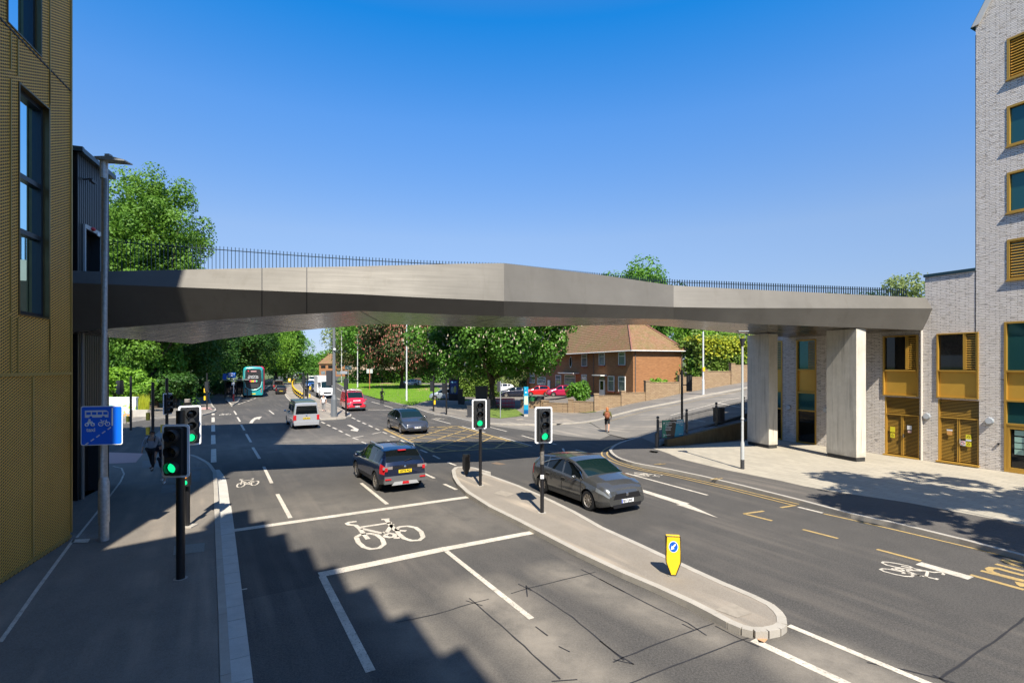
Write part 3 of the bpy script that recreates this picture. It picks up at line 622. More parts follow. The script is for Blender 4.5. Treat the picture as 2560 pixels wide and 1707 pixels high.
# concrete piers
a = NT("board_marked_concrete"); vs_ = a.noise(1, 5, .7, a.scale((7, 7, .5))); 
c = a.mixc(a.rng(a.noise(1.4, 6, .7), .3, .7), (.50, .46, .385), (.62, .58, .50)); c = a.mixc(a.rng(vs_, .5, .75, 0, .45), c, (.26, .24, .2))
ft = a.rng(a.math('ADD', a.n('ShaderNodeSeparateXYZ', {0: a.ob}).outputs[2], a.math('MULTIPLY', a.noise(3, 5, .8), .9)), .95, .45); c = a.mixc(a.math('MULTIPLY', ft, .6), c, (.20, .175, .135)); dr = a.rng(a.noise(1, 4, .7, a.scale((5, 5, .25))), .56, .66); c = a.mixc(a.math('MULTIPLY', dr, .45), c, (.24, .22, .18))
a.set('Base Color', c); a.set('Roughness', .9); a.bump(vs_, .25, .02); M_PIER = a.m
def pier(x, y, lab):
    t = thing('concrete_pier', lab, 'pillar', (x, y, .12), math.atan2(.95, -.3)-math.pi/2, 'concrete piers holding up the footbridge')
    MB().box((.3, .8, 3.25), (.6, 1.6, 6.1)).build('shaft', M_PIER, t)
    MB().box((.3, .8, .1), (.56, 1.56, .21)).build('base_plinth', mat('black_base', (.03, .03, .03), .7, noise_s=20, noise_a=.6), t)
pier(16.27, 24.4, 'square concrete pier under the footbridge, the nearer and brighter one, sunlit on its right face')
pier(14.1, 28.35, 'square concrete pier under the footbridge in shade beside the slim lamp post')

# ================================================================ GOLD MESH TOWER (left)
a = NT("gold_expanded_mesh")
sp = a.n('ShaderNodeSeparateXYZ', {0: a.ob}); u = a.math('MULTIPLY', sp.outputs[0], 1/.15); w = a.math('MULTIPLY', sp.outputs[2], 1/.068)
p1 = a.math('PINGPONG', a.math('ADD', u, w), .5); p2 = a.math('PINGPONG', a.math('SUBTRACT', u, w), .5)
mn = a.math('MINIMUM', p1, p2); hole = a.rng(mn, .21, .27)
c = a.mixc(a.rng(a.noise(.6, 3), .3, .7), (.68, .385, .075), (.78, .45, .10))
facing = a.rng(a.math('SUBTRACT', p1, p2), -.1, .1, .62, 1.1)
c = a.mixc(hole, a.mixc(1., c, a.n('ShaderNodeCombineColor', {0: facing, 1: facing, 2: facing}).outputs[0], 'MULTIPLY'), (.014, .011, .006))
a.set('Base Color', c); a.set('Roughness', .6); a.set('Metallic', a.math('MULTIPLY', a.math('SUBTRACT', 1., hole), .0)); a.b.inputs['Specular IOR Level'].default_value = .35; a.bump(mn, .9, -.03); M_GOLD = a.m
M_GFR = mat('dark_bronze_flashing', (.16, .11, .045), .4, .5, noise_s=2, noise_a=.15); M_GTR = mat('gold_trim', (.42, .29, .09), .45, .4); M_NAVY = mat('navy_window_frame', (.012, .02, .032), .35)
def wall_holes(mb, x0, x1, z0, z1, holes, depth=0., y=0., m=0, mr=1):
    xs = sorted({x0, x1}|{h[0] for h in holes}|{h[1] for h in holes}); zs = sorted({z0, z1}|{h[2] for h in holes}|{h[3] for h in holes})
    xs = [x for x in xs if x0-1e-6 <= x <= x1+1e-6]; zs = [z for z in zs if z0-1e-6 <= z <= z1+1e-6]
    for xa, xb in zip(xs, xs[1:]):
        for za, zb in zip(zs, zs[1:]):
            cx, cz = (xa+xb)/2, (za+zb)/2
            if any(h[0] < cx < h[1] and h[2] < cz < h[3] for h in holes): continue
            mb.add([(xa, y, za), (xb, y, za), (xb, y, zb), (xa, y, zb)], [(0, 1, 2, 3)], m)
    if depth:
        for h in holes:
            a_, b_, c_, d_ = h[:4]; e = y+depth
            mb.add([(a_, y, c_), (b_, y, c_), (b_, y, d_), (a_, y, d_), (a_, e, c_), (b_, e, c_), (b_, e, d_), (a_, e, d_)], [(0, 4, 5, 1), (1, 5, 6, 2), (2, 6, 7, 3), (3, 7, 4, 0)], mr)
tower = thing('gold_tower', 'tall tower clad in gold expanded metal mesh with deep set narrow windows', 'building', (-11.58, 13.54, 0), math.atan2(.948, -.3186))
GD = .2
wins = [(-2.31, -1.07, 5.79, 10.88), (-2.73, -1.42, 11.95, 17.2), (-2.5, -1.2, 18.6, 24.)]
tw = MB(); wall_holes(tw, -12., .0, 0., 37., wins, .42)
tw.add([(0, 0, 0), (0, 12, 0), (0, 12, 37), (0, 0, 37), (-12., 0, 0), (-12., 12, 0), (-12., 12, 37), (-12., 0, 37)], [(0, 1, 2, 3), (4, 7, 6, 5), (1, 5, 6, 2), (3, 2, 6, 7)], 0)
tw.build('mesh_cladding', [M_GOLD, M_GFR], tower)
for h in wins:
    wf = MB(); x0, x1, z0, z1 = h; yy = GD-.04
    for xx in (x0+.03, x1-.03): wf.box((xx, yy, (z0+z1)/2), (.1, .1, z1-z0-.012))
    zz = [z0+.05, z0+(z1-z0)*.375, z0+(z1-z0)*.62, z1-.05]
    for z in zz: wf.box(((x0+x1)/2, yy, z), (x1-x0-.11, .09, .11))
    f = wf.build('window_frame', M_NAVY, tower)
    MB().add([(x0, GD, z0), (x1, GD, z0), (x1, GD, z1), (x0, GD, z1)], [(0, 1, 2, 3)]).build('glass', mat('blue_reflecting_glass', (.55, .9, 1.), .02, metal=1.), f)
    fr = MB()
    for xx, ww in ((x0, .03), (x1, .03)): fr.box((xx, -.008, (z0+z1)/2), (ww, .03, z1-z0+.03))
    for z in (z0, z1): fr.box(((x0+x1)/2, -.009, z), (x1-x0-.032, .03, .03))
    fr.build('window_surround', M_GFR, tower)
sm = MB()
for z in (11.86, 18.4, 24.9, 31.3): sm.box((-6., -.006, z), (12., .02, .035))
sm.box((-6., -.012, 4.46), (12., .04, .07), m=1); sm.box((-6., -.012, .2), (12., .04, .07), m=1)
for x in (-2.62, -2.36, -1.04): sm.box((x, -.01, 5.1), (.022, .03, 1.2), m=1); sm.box((x, -.01, 11.4), (.022, .03, .8), m=1)
for x in (-1.04,): sm.box((x, -.01, 15), (.022, .03, 20), m=1)
sm.box((-2.62, -.01, 8.3), (.022, .03, 5), m=1)
for x in (-1.77, -3.6, -5.4): sm.box((x, -.01, 2.3), (.06, .03, 4.2), m=1)
sm.box((.01, -.01, 18.6), (.05, .05, 36.6), m=1)
for k in range(26): sm.ext([(-.45*k-.45, -.02, 37), (-.45*k-.02, -.02, 37), (-.45*k-.2, -.02, 37.5)], (0, .05, 0), 1)
sm.build('cladding_joint', [mat('dark_seam', (.03, .022, .01), .6), M_GTR], tower)
# dark stair block
a = NT("dark_ribbed_metal"); wv = a.n('ShaderNodeTexWave', {'Vector': a.ob, 'Scale': 2.2}, wave_type='BANDS').outputs[1]
a.set('Base Color', a.mixc(a.rng(wv, .4, .7), (.004, .006, .008), (.022, .028, .034))); a.set('Roughness', .45); a.set('Metallic', .3); a.bump(wv, .8, .06); M_RIB = a.m
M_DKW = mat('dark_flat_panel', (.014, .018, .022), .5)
blk = thing('stair_block', 'black ribbed metal stair tower with open doorway onto the footbridge', 'building', (-14.65, 17.4, 0), math.atan2(.948, -.3186))
bw = MB(); wall_holes(bw, 0, 2.55, 0, 11.9, [(.5, 1.75, 7.72, 9.42), (.42, 1.6, .12, 2.35)], .3)
bw.add([(0, 0, 0), (0, 5, 0), (0, 5, 11.9), (0, 0, 11.9), (2.55, 0, 0), (2.55, 5, 0), (2.55, 5, 11.9), (2.55, 0, 11.9)], [(0, 3, 2, 1), (4, 5, 6, 7), (1, 2, 6, 5), (3, 7, 6, 2)])
bw.build('ribbed_wall', [M_RIB, M_DKW], blk)
cp = MB(); cp.box((1.3, -.05, 11.94), (2.8, .25, .16)); cp.box((-.06, 2.4, 11.94), (.14, 5.2, .16)); cp.build('coping', mat('blue_grey_coping', (.05, .085, .11), .4, .4), blk)
MB().add([(.5, .3, 7.72), (1.75, .3, 7.72), (1.75, .3, 9.42), (.5, .3, 9.42)], [(0, 1, 2, 3)]).build('dark_opening', M_BLK, blk)
df = MB()
for x in (.46, 1.79): df.box((x, -.02, 8.6), (.07, .08, 1.9))
df.box((1.12, -.02, 9.49), (1.25, .08, .14)); df.build('door_frame', mat('pale_door_frame', (.45, .47, .48), .5), blk)
MB().ball((.95, -.1, 9.5), .07, sc=(1.5, 1, 1)).build('red_alarm', mat('alarm_red', (.55, .02, .03), .4), blk)
MB().box((1.4, -.08, 9.42), (.16, .03, .12)).build('door_notice', M_WP, blk)
MB().add([(.42, .3, .12), (1.6, .3, .12), (1.6, .3, 2.35), (.42, .3, 2.35)], [(0, 1, 2, 3)]).build('lower_door', mat('black_door', (.01, .01, .011), .4), blk)
lf = MB(); lf.box((.38, -.02, 1.25), (.07, .06, 2.3)); lf.box((1.64, -.02, 1.25), (.07, .06, 2.3)); lf.box((1.0, -.02, 2.43), (1.33, .06, .1)); lf.build('lower_door_frame', mat('bronze_frame', (.14, .12, .09), .5, .3), blk)
MB().cyl((.12, -.1, 0), (.12, -.1, 5.9), .05).build('downpipe', mat('grey_pipe', (.16, .16, .155), .5), blk)
cm = MB(); cm.cyl((.5, 0, 11.1), (.5, -.18, 11.15), .03); cm.box((.62, -.2, 11.1), (.35, .1, .1)); cm.build('wall_camera', M_DK, blk)
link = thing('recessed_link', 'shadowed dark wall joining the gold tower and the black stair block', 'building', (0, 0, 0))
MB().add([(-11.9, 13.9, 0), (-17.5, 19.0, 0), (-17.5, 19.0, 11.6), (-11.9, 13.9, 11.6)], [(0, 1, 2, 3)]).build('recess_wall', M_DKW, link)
# stepped block behind the photographer that shades the near road
rt = thing('rear_block', 'tall dark panelled block behind the viewpoint with a stepped parapet', 'building', (0, 0, 0))
HT = 22.; sh = Vector((SUN_H.x, SUN_H.y, 0))*(HT/math.tan(SUN_EL)); e0 = Vector((-.45, 7.85, 0))+sh; e1 = Vector((-8.2, 16.1, 0))+sh
dd = (e1-e0); L = dd.length; dd.normalize(); nn = Vector((-dd.y, dd.x, 0)); 
if nn.x > 0: nn = -nn
rb = MB(); pts = [e0-dd*6, e1, e1+nn*13, e0-dd*6+nn*13]
rb.ext([(p.x, p.y, 0) for p in pts], (0, 0, HT-1.5))
k = 0.; step = 1.6
while k < L+5.9:
    p = e0-dd*6+dd*k; q = p+dd*step; hh = HT+.0
    rb.ext([Vector((p.x, p.y, HT-1.52)), Vector((q.x, q.y, HT-1.52)), Vector((q.x, q.y, HT+.3)), Vector((q.x, q.y, HT+.6)), Vector((p.x, p.y, HT-1.3))], nn*.8)
    k += step
fixn(rb.build('panelled_wall', M_DKW, rt))

# ================================================================ PALE BRICK BUILDING (right)
a = NT("pale_rough_brick")
mp = a.n('ShaderNodeCombineXYZ', {0: a.n('ShaderNodeSeparateXYZ', {0: a.ob}).outputs[0], 1: a.n('ShaderNodeSeparateXYZ', {0: a.ob}).outputs[2]}).outputs[0]
wob = a.noise(2.5, 3); mp2 = a.n('ShaderNodeVectorMath', {0: mp, 1: a.n('ShaderNodeCombineXYZ', {1: a.math('MULTIPLY', wob, .03)}).outputs[0]}, operation='ADD').outputs[0]
br = a.n('ShaderNodeTexBrick', {'Vector': mp2, 'Color1': (.86, .80, .74, 1), 'Color2': (.72, .66, .60, 1), 'Mortar': (.34, .30, .27, 1), 'Scale': 1., 'Mortar Size': .008, 'Mortar Smooth': .3, 'Brick Width': .36, 'Row Height': .075, 'Bias': .1}, offset=.37)
br2 = a.n('ShaderNodeTexBrick', {'Vector': mp2, 'Color1': (1, 1, 1, 1), 'Color2': (.1, .1, .1, 1), 'Mortar': (0, 0, 0, 1), 'Scale': 1., 'Mortar Size': .011, 'Mortar Smooth': .6, 'Brick Width': .36, 'Row Height': .075, 'Bias': 0.}, offset=.37)
fn = a.noise(26, 4, .7); ln = a.noise(1, 5, .75, a.scale((3.2, 3.2, 15))); lnm = a.rng(ln, .44, .36)
a.set('Base Color', a.mixc(a.math('MULTIPLY', lnm, .42), a.mixc(a.rng(fn, .35, .6, .35, 0), br.outputs[0], (.5, .45, .41)), (.16, .14, .13))); a.set('Roughness', .9); a.b.inputs['Specular IOR Level'].default_value = .2
hgt = a.math('ADD', a.math('MULTIPLY', br2.outputs[0], .7), a.math('ADD', a.math('MULTIPLY', fn, .4), a.math('MULTIPLY', lnm, -.6))); a.bump(hgt, 1., .05); M_BRK = a.m
M_OCH = mat('ochre_panel', (.62, .36, .055), .35, .25, noise_s=1, noise_a=.06); M_OCF = mat('ochre_frame', (.50, .29, .05), .35, .3)
M_GRN = mat('green_tinted_glass', (.03, .12, .12), .05, metal=.5)
bb = thing('brick_building', 'pale rough brick building with ochre window bays, plant room doors and a tall gabled tower', 'building', (19.8, 24.9, 0), math.atan2(-.896, .444))
# local x = -s (towards the camera), outward = -y
holes = [(-1.75, -.16, 3.16, 6.17), (-1.68, -.14, .14, 3.1), (.58, 2.16, 3.17, 6.17), (.62, 2.17, .18, 3.1), (3.03, 6.2, .13, 6.54), (-6.5, -5.27, .13, 6.2), (-8.55, -7.4, .13, 6.19)]
ups = [(3.12, 5.3, 16.86, 18.63), (3.12, 5.3, 14.01, 15.74), (3.12, 5.3, 11.16, 12.91), (3.12, 5.3, 8.31, 10.04)]
ww = MB(); wall_holes(ww, -12, 2.05, 0, 8.9, [h for h in holes if h[1] < 2.05], .14)
wall_holes(ww, 2.05, 12, 0, 19.9, [(h[0], h[1], h[2], h[3]) for h in holes+ups if h[0] > 2.2], .14)
ww2 = MB()
# split window two straddles the joint at 2.05, so cut its column separately
ww = MB(); H_low = [h for h in holes if h[1] < 2.3]; wall_holes(ww, -9.2, .1, 0, 7.5, [h for h in H_low if h[1] < 0], .14); wall_holes(ww, .1, 2.2, 0, 8.9, [h for h in H_low if h[0] > .1], .14); ww.add([(.1, 0, 7.5), (.1, 9, 7.5), (.1, 9, 8.9), (.1, 0, 8.9)], [(0, 3, 2, 1)])
ww.add([(2.05, 0, 8.9), (2.2, 0, 8.9), (2.2, 0, 19.9), (2.05, 0, 19.9)], [(0, 1, 2, 3)])
wall_holes(ww, 2.2, 12, 0, 19.9, [h for h in holes+ups if h[0] > 2.2], .14)
ww.add([(2.05, 0, 19.9), (12, 0, 19.9), (7, 0, 29)], [(0, 1, 2)])
ww.add([(2.05, 0, 8.9), (2.05, 9, 8.9), (2.05, 9, 19.9), (2.05, 0, 19.9)], [(0, 3, 2, 1)]); ww.add([(12, 0, 0), (12, 9, 0), (12, 9, 19.9), (12, 0, 19.9)], [(0, 1, 2, 3)])
ww.add([(-9.2, 0, 0), (-9.2, 9, 0), (-9.2, 9, 7.5), (-9.2, 0, 7.5)], [(0, 3, 2, 1)])
ww.add([(-9.2, 9, 0), (12, 9, 0), (12, 9, 19.9), (2.05, 9, 19.9), (2.05, 9, 8.9), (.1, 9, 8.9), (.1, 9, 7.5), (-9.2, 9, 7.5)], [(0, 7, 6, 5, 4, 3, 2, 1)])
ww.add([(-9.2, 0, 7.48), (.1, 0, 7.48), (.1, 9, 7.48), (-9.2, 9, 7.48)], [(0, 1, 2, 3)]); ww.add([(.1, 0, 8.7), (2.05, 0, 8.7), (2.05, 9, 8.7), (.1, 9, 8.7)], [(0, 1, 2, 3)])
ww.build('brick_wall', [M_BRK, M_BRK], bb)
MB().box((1.05, 4.5, 8.97), (2.0, 9.1, .13)).build('parapet_coping', mat('teal_coping', (.02, .055, .07), .4, .3), bb)
rf = MB(); rf.add([(1.9, -.12, 19.75), (7, -.12, 29.15), (7, 9, 29.15), (1.9, 9, 19.75)], [(0, 1, 2, 3)]); rf.add([(12.1, -.12, 19.75), (7, -.12, 29.15), (7, 9, 29.15), (12.1, 9, 19.75)], [(0, 3, 2, 1)])
rf.build('gable_roof', mat('teal_roof', (.02, .10, .13), .4, .4), bb)
MB().ext([(1.92, -.1, 19.8), (2.2, -.1, 19.8), (7.05, -.1, 28.8), (6.95, -.1, 29.1)], (0, .06, 0)).build('verge_trim', mat('pale_trim', (.6, .58, .54), .5), bb)
MB().box((2.05, -.004, 12.4), (.02, .012, 14)).build('movement_joint', M_DK, bb)
def slats(mb, x0, x1, z0, z1, y, pitch, th, tilt=.5):
    z = z0+pitch/2
    while z < z1:
        mb.box(((x0+x1)/2, y, z), (x1-x0, th, pitch*.42), 0, 0, ('X', -tilt)); z += pitch
def frame(mb, x0, x1, z0, z1, y=-.03, w=.06, d=.17):
    for x in (x0+w/2, x1-w/2): mb.box((x, y+d/2, (z0+z1)/2), (w, d, z1-z0-.004))
    for z in (z0+w/2, z1-w/2): mb.box(((x0+x1)/2, y+d/2+.003, z), (x1-x0-2*w-.002, d-.002, w))
def bay(x0, x1, zb, zm, zt, louv):
    f = MB(); frame(f, x0, x1, zb, zt, -.05, .055, .19); f.box(((x0+x1)/2, .045, zm), (x1-x0-.12, .17, .07))
    xs = x0+(x1-x0)*.66
    f.box((xs, .04, (zm+zt)/2), (.05, .16, zt-zm-.12))
    fo = f.build('window_frame', M_OCF, bb)
    MB().add([(x0+.05, .09, zm), (xs, .09, zm), (xs, .09, zt-.05), (x0+.05, .09, zt-.05)], [(0, 1, 2, 3)]).build('window_pane', M_GLASS, fo)
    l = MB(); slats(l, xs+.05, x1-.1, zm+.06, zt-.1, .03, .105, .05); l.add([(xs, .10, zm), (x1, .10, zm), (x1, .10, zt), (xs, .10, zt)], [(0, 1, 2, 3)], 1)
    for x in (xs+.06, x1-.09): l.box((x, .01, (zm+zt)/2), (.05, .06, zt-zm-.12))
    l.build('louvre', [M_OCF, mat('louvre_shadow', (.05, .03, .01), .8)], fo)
    MB().add([(x0+.055, .07, zb+.05), (x1-.055, .07, zb+.05), (x1-.055, .07, zm-.03), (x0+.055, .07, zm-.03)], [(0, 1, 2, 3)]).build('spandrel_panel', M_OCH, bb)
bay(-1.75, -.16, 3.16, 4.43, 6.17, 1); bay(.58, 2.16, 3.17, 4.43, 6.17, 1)
def plant_door(x0, x1, z0, z1):
    zt = z0+2.08; xm = (x0+x1)/2
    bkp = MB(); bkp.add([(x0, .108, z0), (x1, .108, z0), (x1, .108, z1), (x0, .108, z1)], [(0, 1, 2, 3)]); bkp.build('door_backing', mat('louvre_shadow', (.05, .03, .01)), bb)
    l = MB(); slats(l, x0+.06, x1-.04, zt+.06, z1-.02, .09, .066, .016, .35); l.build('louvred_overpanel', M_OCF, bb)
    for a_, b_ in ((x0+.06, xm-.012), (xm+.012, x1-.04)):
        l = MB(); slats(l, a_, b_, z0+.1, zt-.04, .09, .066, .016, .35)
        for x in (a_+.02, b_-.02): l.box((x, .075, (z0+zt)/2+.03), (.04, .05, zt-z0-.1))
        d = l.build('louvred_door', M_OCF, bb)
        if a_ > xm: MB().box((a_+.07, .03, z0+1.05), (.05, .06, .2)).build('door_handle', M_CHROME, d)
    f = MB(); f.box((x0+.03, .07, (z0+z1)/2), (.06, .12, z1-z0)); f.box((xm, .065, zt), (x1-x0-.07, .07, .07)); f.box((xm, -.02, z0+.02), (x1-x0+.05, .26, .07)); f.build('door_frame', M_OCF, bb)
    return xm
def notice(x, z, w, h, m, lab=None, tri=False):
    o = MB().box((x, .035, z), (w, .008, h)).build('notice', m, bb)
    if tri:
        MB().ext([(x-w*.34, .03, z-h*.12), (x+w*.34, .03, z-h*.12), (x, .03, z+h*.38)], (0, -.002, 0)).build('warning_triangle', M_BLK, o)
        MB().ext([(x-w*.2, .0275, z-h*.04), (x+w*.2, .0275, z-h*.04), (x, .0275, z+h*.26)], (0, -.002, 0)).build('triangle_face', MATS['notice_yellow'], o)
    return o
NY = mat('notice_yellow', (.75, .66, .03), .5)
xm = plant_door(-1.68, -.14, .14, 3.1); notice(xm-.42, 1.45, .22, .27, NY); notice(xm-.42, 1.15, .2, .22, NY, tri=True); notice(xm+.33, 1.62, .2, .2, M_WP); notice(xm+.34, 1.42, .16, .1, mat('notice_pink', (.7, .45, .4), .5))
xm = plant_door(.62, 2.17, .18, 3.1); notice(xm-.33, 1.68, .22, .07, M_WP); notice(xm-.33, 1.55, .2, .17, mat('notice_orange', (.65, .33, .1), .5)); notice(xm+.38, 1.45, .2, .2, NY, tri=True); notice(xm+.38, 1.3, .2, .08, M_WP); notice(xm+.38, 1.12, .2, .2, NY, tri=True)
o = notice(xm+.17, 1.14, .2, .22, M_WP); rg = MB(); rg.tube([(xm+.17+.07*math.cos(k*.524), .028, 1.15+.07*math.sin(k*.524)) for k in range(13)], .009, 4); rg.build('red_ring', M_REDP, o)
# glazed entrance bay and inner bays
def glazed(x0, x1, z0, z1, zs, door=False):
    f = MB(); frame(f, x0, x1, z0, z1, -.03, .08, .18)
    for z in zs: f.box(((x0+x1)/2, .05, z), (x1-x0-.17, .15, .08))
    fo = f.build('bay_frame', M_OCF, bb); lim = [z0]+zs+[z1]
    for i, (a_, b_) in enumerate(zip(lim, lim[1:])):
        m = M_OCH if i == len(zs)-1 and len(zs) > 1 else (M_GLASS if i == 0 else M_GRN)
        MB().add([(x0+.05, .085, a_), (x1-.05, .085, a_), (x1-.05, .085, b_), (x0+.05, .085, b_)], [(0, 1, 2, 3)]).build('spandrel_panel' if m is M_OCH else 'pane', m, fo)
glazed(3.03, 6.2, .13, 6.54, [2.17, 3.17, 4.43]); 
dr = MB()
for x0 in (3.12, 3.95, 4.8, 5.6):
    for x in (x0+.05, x0+.74): dr.box((x, .03, 1.14), (.09, .07, 1.95))
    for z in (.25, 2.06): dr.box((x0+.395, .03, z), (.59, .07, .17))
dr.build('entrance_door', M_OCF, bb)
hd = MB(); hd.box((3.83, -.04, 1.25), (.06, .05, .42)); hd.box((4.05, -.04, 1.25), (.06, .05, .42)); hd.build('door_pull', M_CHROME, bb)
for z in (1.82, 1.54, 1.28, 1.02): MB().box((3.5, .06, z), (.3, .012, .22)).build('door_notice', mat('pale_notice', (.30, .48, .42), .5), bb)
glazed(-6.5, -5.27, .13, 6.2, [2.05, 3.1, 4.43]); glazed(-8.55, -7.4, .13, 6.19, [2.05, 3.1, 4.43])
for lx in (-5.78, -7.9): l = MB(); slats(l, lx, lx+.42, 4.5, 6.1, .04, .105, .05); l.build('louvre', M_OCF, bb)
for h in ups:
    f = MB(); frame(f, h[0], h[1], h[2], h[3], -.02, .09, .17); lv = h in (ups[0], ups[3])
    if lv: f.box((h[0]+.75, .05, (h[2]+h[3])/2), (.09, .14, h[3]-h[2]-.2))
    f.box(((h[0]+h[1])/2, -.03, h[2]-.02), (h[1]-h[0]+.05, .1, .05))
    fo = f.build('upper_window', M_OCF, bb)
    MB().add([(h[0], .1, h[2]), (h[1], .1, h[2]), (h[1], .1, h[3]), (h[0], .1, h[3])], [(0, 1, 2, 3)]).build('window_pane', M_GRN, fo)
    if lv: l = MB(); slats(l, h[0]+.12, h[0]+.68, h[2]+.1, h[3]-.1, .05, .12, .07); l.build('louvre', M_OCF, fo)
pp = MB(); pp.cyl((-.02, -.06, .12), (-.02, -.06, 6.38), .045, n=10); pp.build('downpipe', mat('cream_pipe', (.66, .61, .53), .4), bb)
for x, z in ((.19, 2.25), (2.55, 2.25), (-6.95, 2.17), (-4.7, 2.18)):
    lm = MB(); lm.cyl((x, 0, z), (x, -.11, z), .15, .13, 18); l_ = lm.build('bulkhead_lamp', mat('lamp_grey', (.28, .31, .34), .35), bb, smooth=True)
    MB().add([(x+.125*math.cos(t*.3142), -.113, z+.125*math.sin(t*.3142)) for t in range(21)], [list(range(21))]).build('diffuser', mat('lamp_diffuser', (.5, .53, .56), .3), l_)
MB().box((2.85, -.03, 1.28), (.06, .05, .09)).build('door_entry_box', M_BLK, bb)
# ================================================================ HOUSE, WALLS
a = NT("brown_brick")
spx = a.n('ShaderNodeSeparateXYZ', {0: a.ob})
mp = a.n('ShaderNodeCombineXYZ', {0: a.math('ADD', spx.outputs[0], spx.outputs[1]), 1: spx.outputs[2]}).outputs[0]
br = a.n('ShaderNodeTexBrick', {'Vector': mp, 'Color1': (.38, .165, .06, 1), 'Color2': (.26, .105, .038, 1), 'Mortar': (.24, .16, .09, 1), 'Scale': 1., 'Mortar Size': .012, 'Brick Width': .30, 'Row Height': .11, 'Bias': .0})
a.set('Base Color', a.mixc(a.rng(a.noise(.8, 4), .3, .7, 0, .5), br.outputs[0], (.27, .12, .045))); a.set('Roughness', .9); a.bump(br.outputs[1], .4, -.01); M_HB = a.m
a = NT("garden_wall_block")
spx = a.n('ShaderNodeSeparateXYZ', {0: a.ob}); mp = a.n('ShaderNodeCombineXYZ', {0: a.math('ADD', spx.outputs[0], spx.outputs[1]), 1: spx.outputs[2]}).outputs[0]
br = a.n('ShaderNodeTexBrick', {'Vector': mp, 'Color1': (.36, .25, .15, 1), 'Color2': (.26, .17, .10, 1), 'Mortar': (.17, .12, .08, 1), 'Scale': 1., 'Mortar Size': .015, 'Brick Width': .4, 'Row Height': .13, 'Bias': 0.})
a.set('Base Color', a.mixc(a.rng(a.noise(2, 5), .3, .7, 0, .5), br.outputs[0], (.30, .22, .12))); a.set('Roughness', .95); a.bump(br.outputs[1], .5, -.02); M_GW = a.m
a = NT("mossy_tiles")
wv = a.n('ShaderNodeTexWave', {'Vector': a.ob, 'Scale': 1.3, 'Distortion': .6, 'Detail': 3.}, wave_type='BANDS', bands_direction='Z').outputs[1]
c = a.mixc(a.rng(a.noise(.5, 6, .7), .35, .65), (.21, .095, .05), (.15, .115, .035)); c = a.mixc(a.rng(a.noise(4.5, 6, .85), .48, .62, 0, .75), c, (.30, .185, .12)); c = a.mixc(a.rng(a.noise(2.2, 5, .8), .52, .66, 0, .6), c, (.085, .07, .03)); c = a.mixc(a.rng(wv, .6, 1, 0, .14), c, (.07, .04, .03))
a.set('Base Color', c); a.set('Roughness', .95); a.bump(wv, .6, .05); M_TILE = a.m
M_UPVC = mat('white_window_frame', (.72, .72, .70), .4); M_NET = mat('net_curtain_glass', (.16, .19, .20), .06, spec=.8, noise_s=1.5, noise_a=.4)
HC = Vector((12.9, 55.0)); hd_ = Vector((-.305, .952)).normalized()
def hw(reg, p):
    aa, bb_, k = REG[reg]; x = aa+p[0]*k; y = bb_+p[1]*k; r = (x-1280)/FPX
    s = (r*HC.y-HC.x)/(hd_.x-r*hd_.y); Yy = HC.y+hd_.y*s
    return s, CAMH+(HY-y)/FPX*Yy
house = thing('brick_house', 'brown brick end terrace house with hipped mossy tiled roof and white framed windows', 'house', (HC.x, HC.y, 0), math.atan2(hd_.y, hd_.x))
# local x = along the front (away), local y = -depth: the house lies on the local -y side, front faces local +y
LEN = 34.; DEP = 6.2
h = MB()
def quadw(p, q, z0, z1, m=0): h.add([(p[0], p[1], z0), (q[0], q[1], z0), (q[0], q[1], z1), (p[0], p[1], z1)], [(0, 1, 2, 3)], m)
hh_ = [(0, 0), (0, -DEP), (LEN, -DEP), (LEN, -.0)]
quadw((0, -DEP), (0, 0), 0, 6.35); quadw((LEN, -DEP), (0, -DEP), 0, 6.35); quadw((LEN, 0), (LEN, -DEP), 0, 6.35)
quadw((0, 0), (9.2, 0), 0, 6.35); quadw((9.2, 0), (9.2, -.5), 0, 6.35); quadw((9.2, -.5), (LEN, -.5), 0, 6.35)
fixn(h.build('brick_wall', M_HB, house))
r = MB(); e = .38; rz = 11.0; ze = 6.3
A_ = [(-e, e, ze), (-e, -DEP-e, ze), (LEN+e, -DEP-e, ze), (LEN+e, e, ze), (6.6, -DEP/2, rz), (LEN-3, -DEP/2, rz)]
r.add(A_, [(0, 1, 4), (1, 2, 5, 4), (2, 3, 5), (3, 0, 4, 5)]); r.add([(-e, e, ze-.03), (-e, -DEP-e, ze-.03), (LEN+e, -DEP-e, ze-.03), (LEN+e, e, ze-.03)], [(0, 3, 2, 1)])
ro = fixn(r.build('roof', M_TILE, house))
rg = MB(); rg.tube([(-e, e, ze+.05), (6.6, -DEP/2, rz+.05)], .09, 6); rg.tube([(-e, -DEP-e, ze+.05), (6.6, -DEP/2, rz+.05)], .09, 6); rg.tube([(6.6, -DEP/2, rz+.05), (LEN-3, -DEP/2, rz+.05)], .09, 6); rg.build('ridge_tiles', mat('ridge_tile', (.22, .10, .07), .9, noise_s=8, noise_a=.5), ro)
c = MB(); c.box((14, -DEP/2, rz+.3), (1.2, .7, 1.6)); ch = c.build('chimney', M_HB, ro)
for k in range(2): c = MB(); c.cyl((13.7+k*.5, -DEP/2, rz+1.1), (13.7+k*.5, -DEP/2, rz+1.45), .12); c.build('chimney_pot', mat('terracotta', (.35, .14, .07), .8), ch)
g = MB(); g.tube([(-e-.05, e+.05, ze-.02), (LEN, e+.05, ze-.02)], .06, 6); g.tube([(-e-.05, e+.05, ze-.02), (-e-.05, -DEP-e, ze-.02)], .06, 6); g.build('gutter', M_UPVC, house)
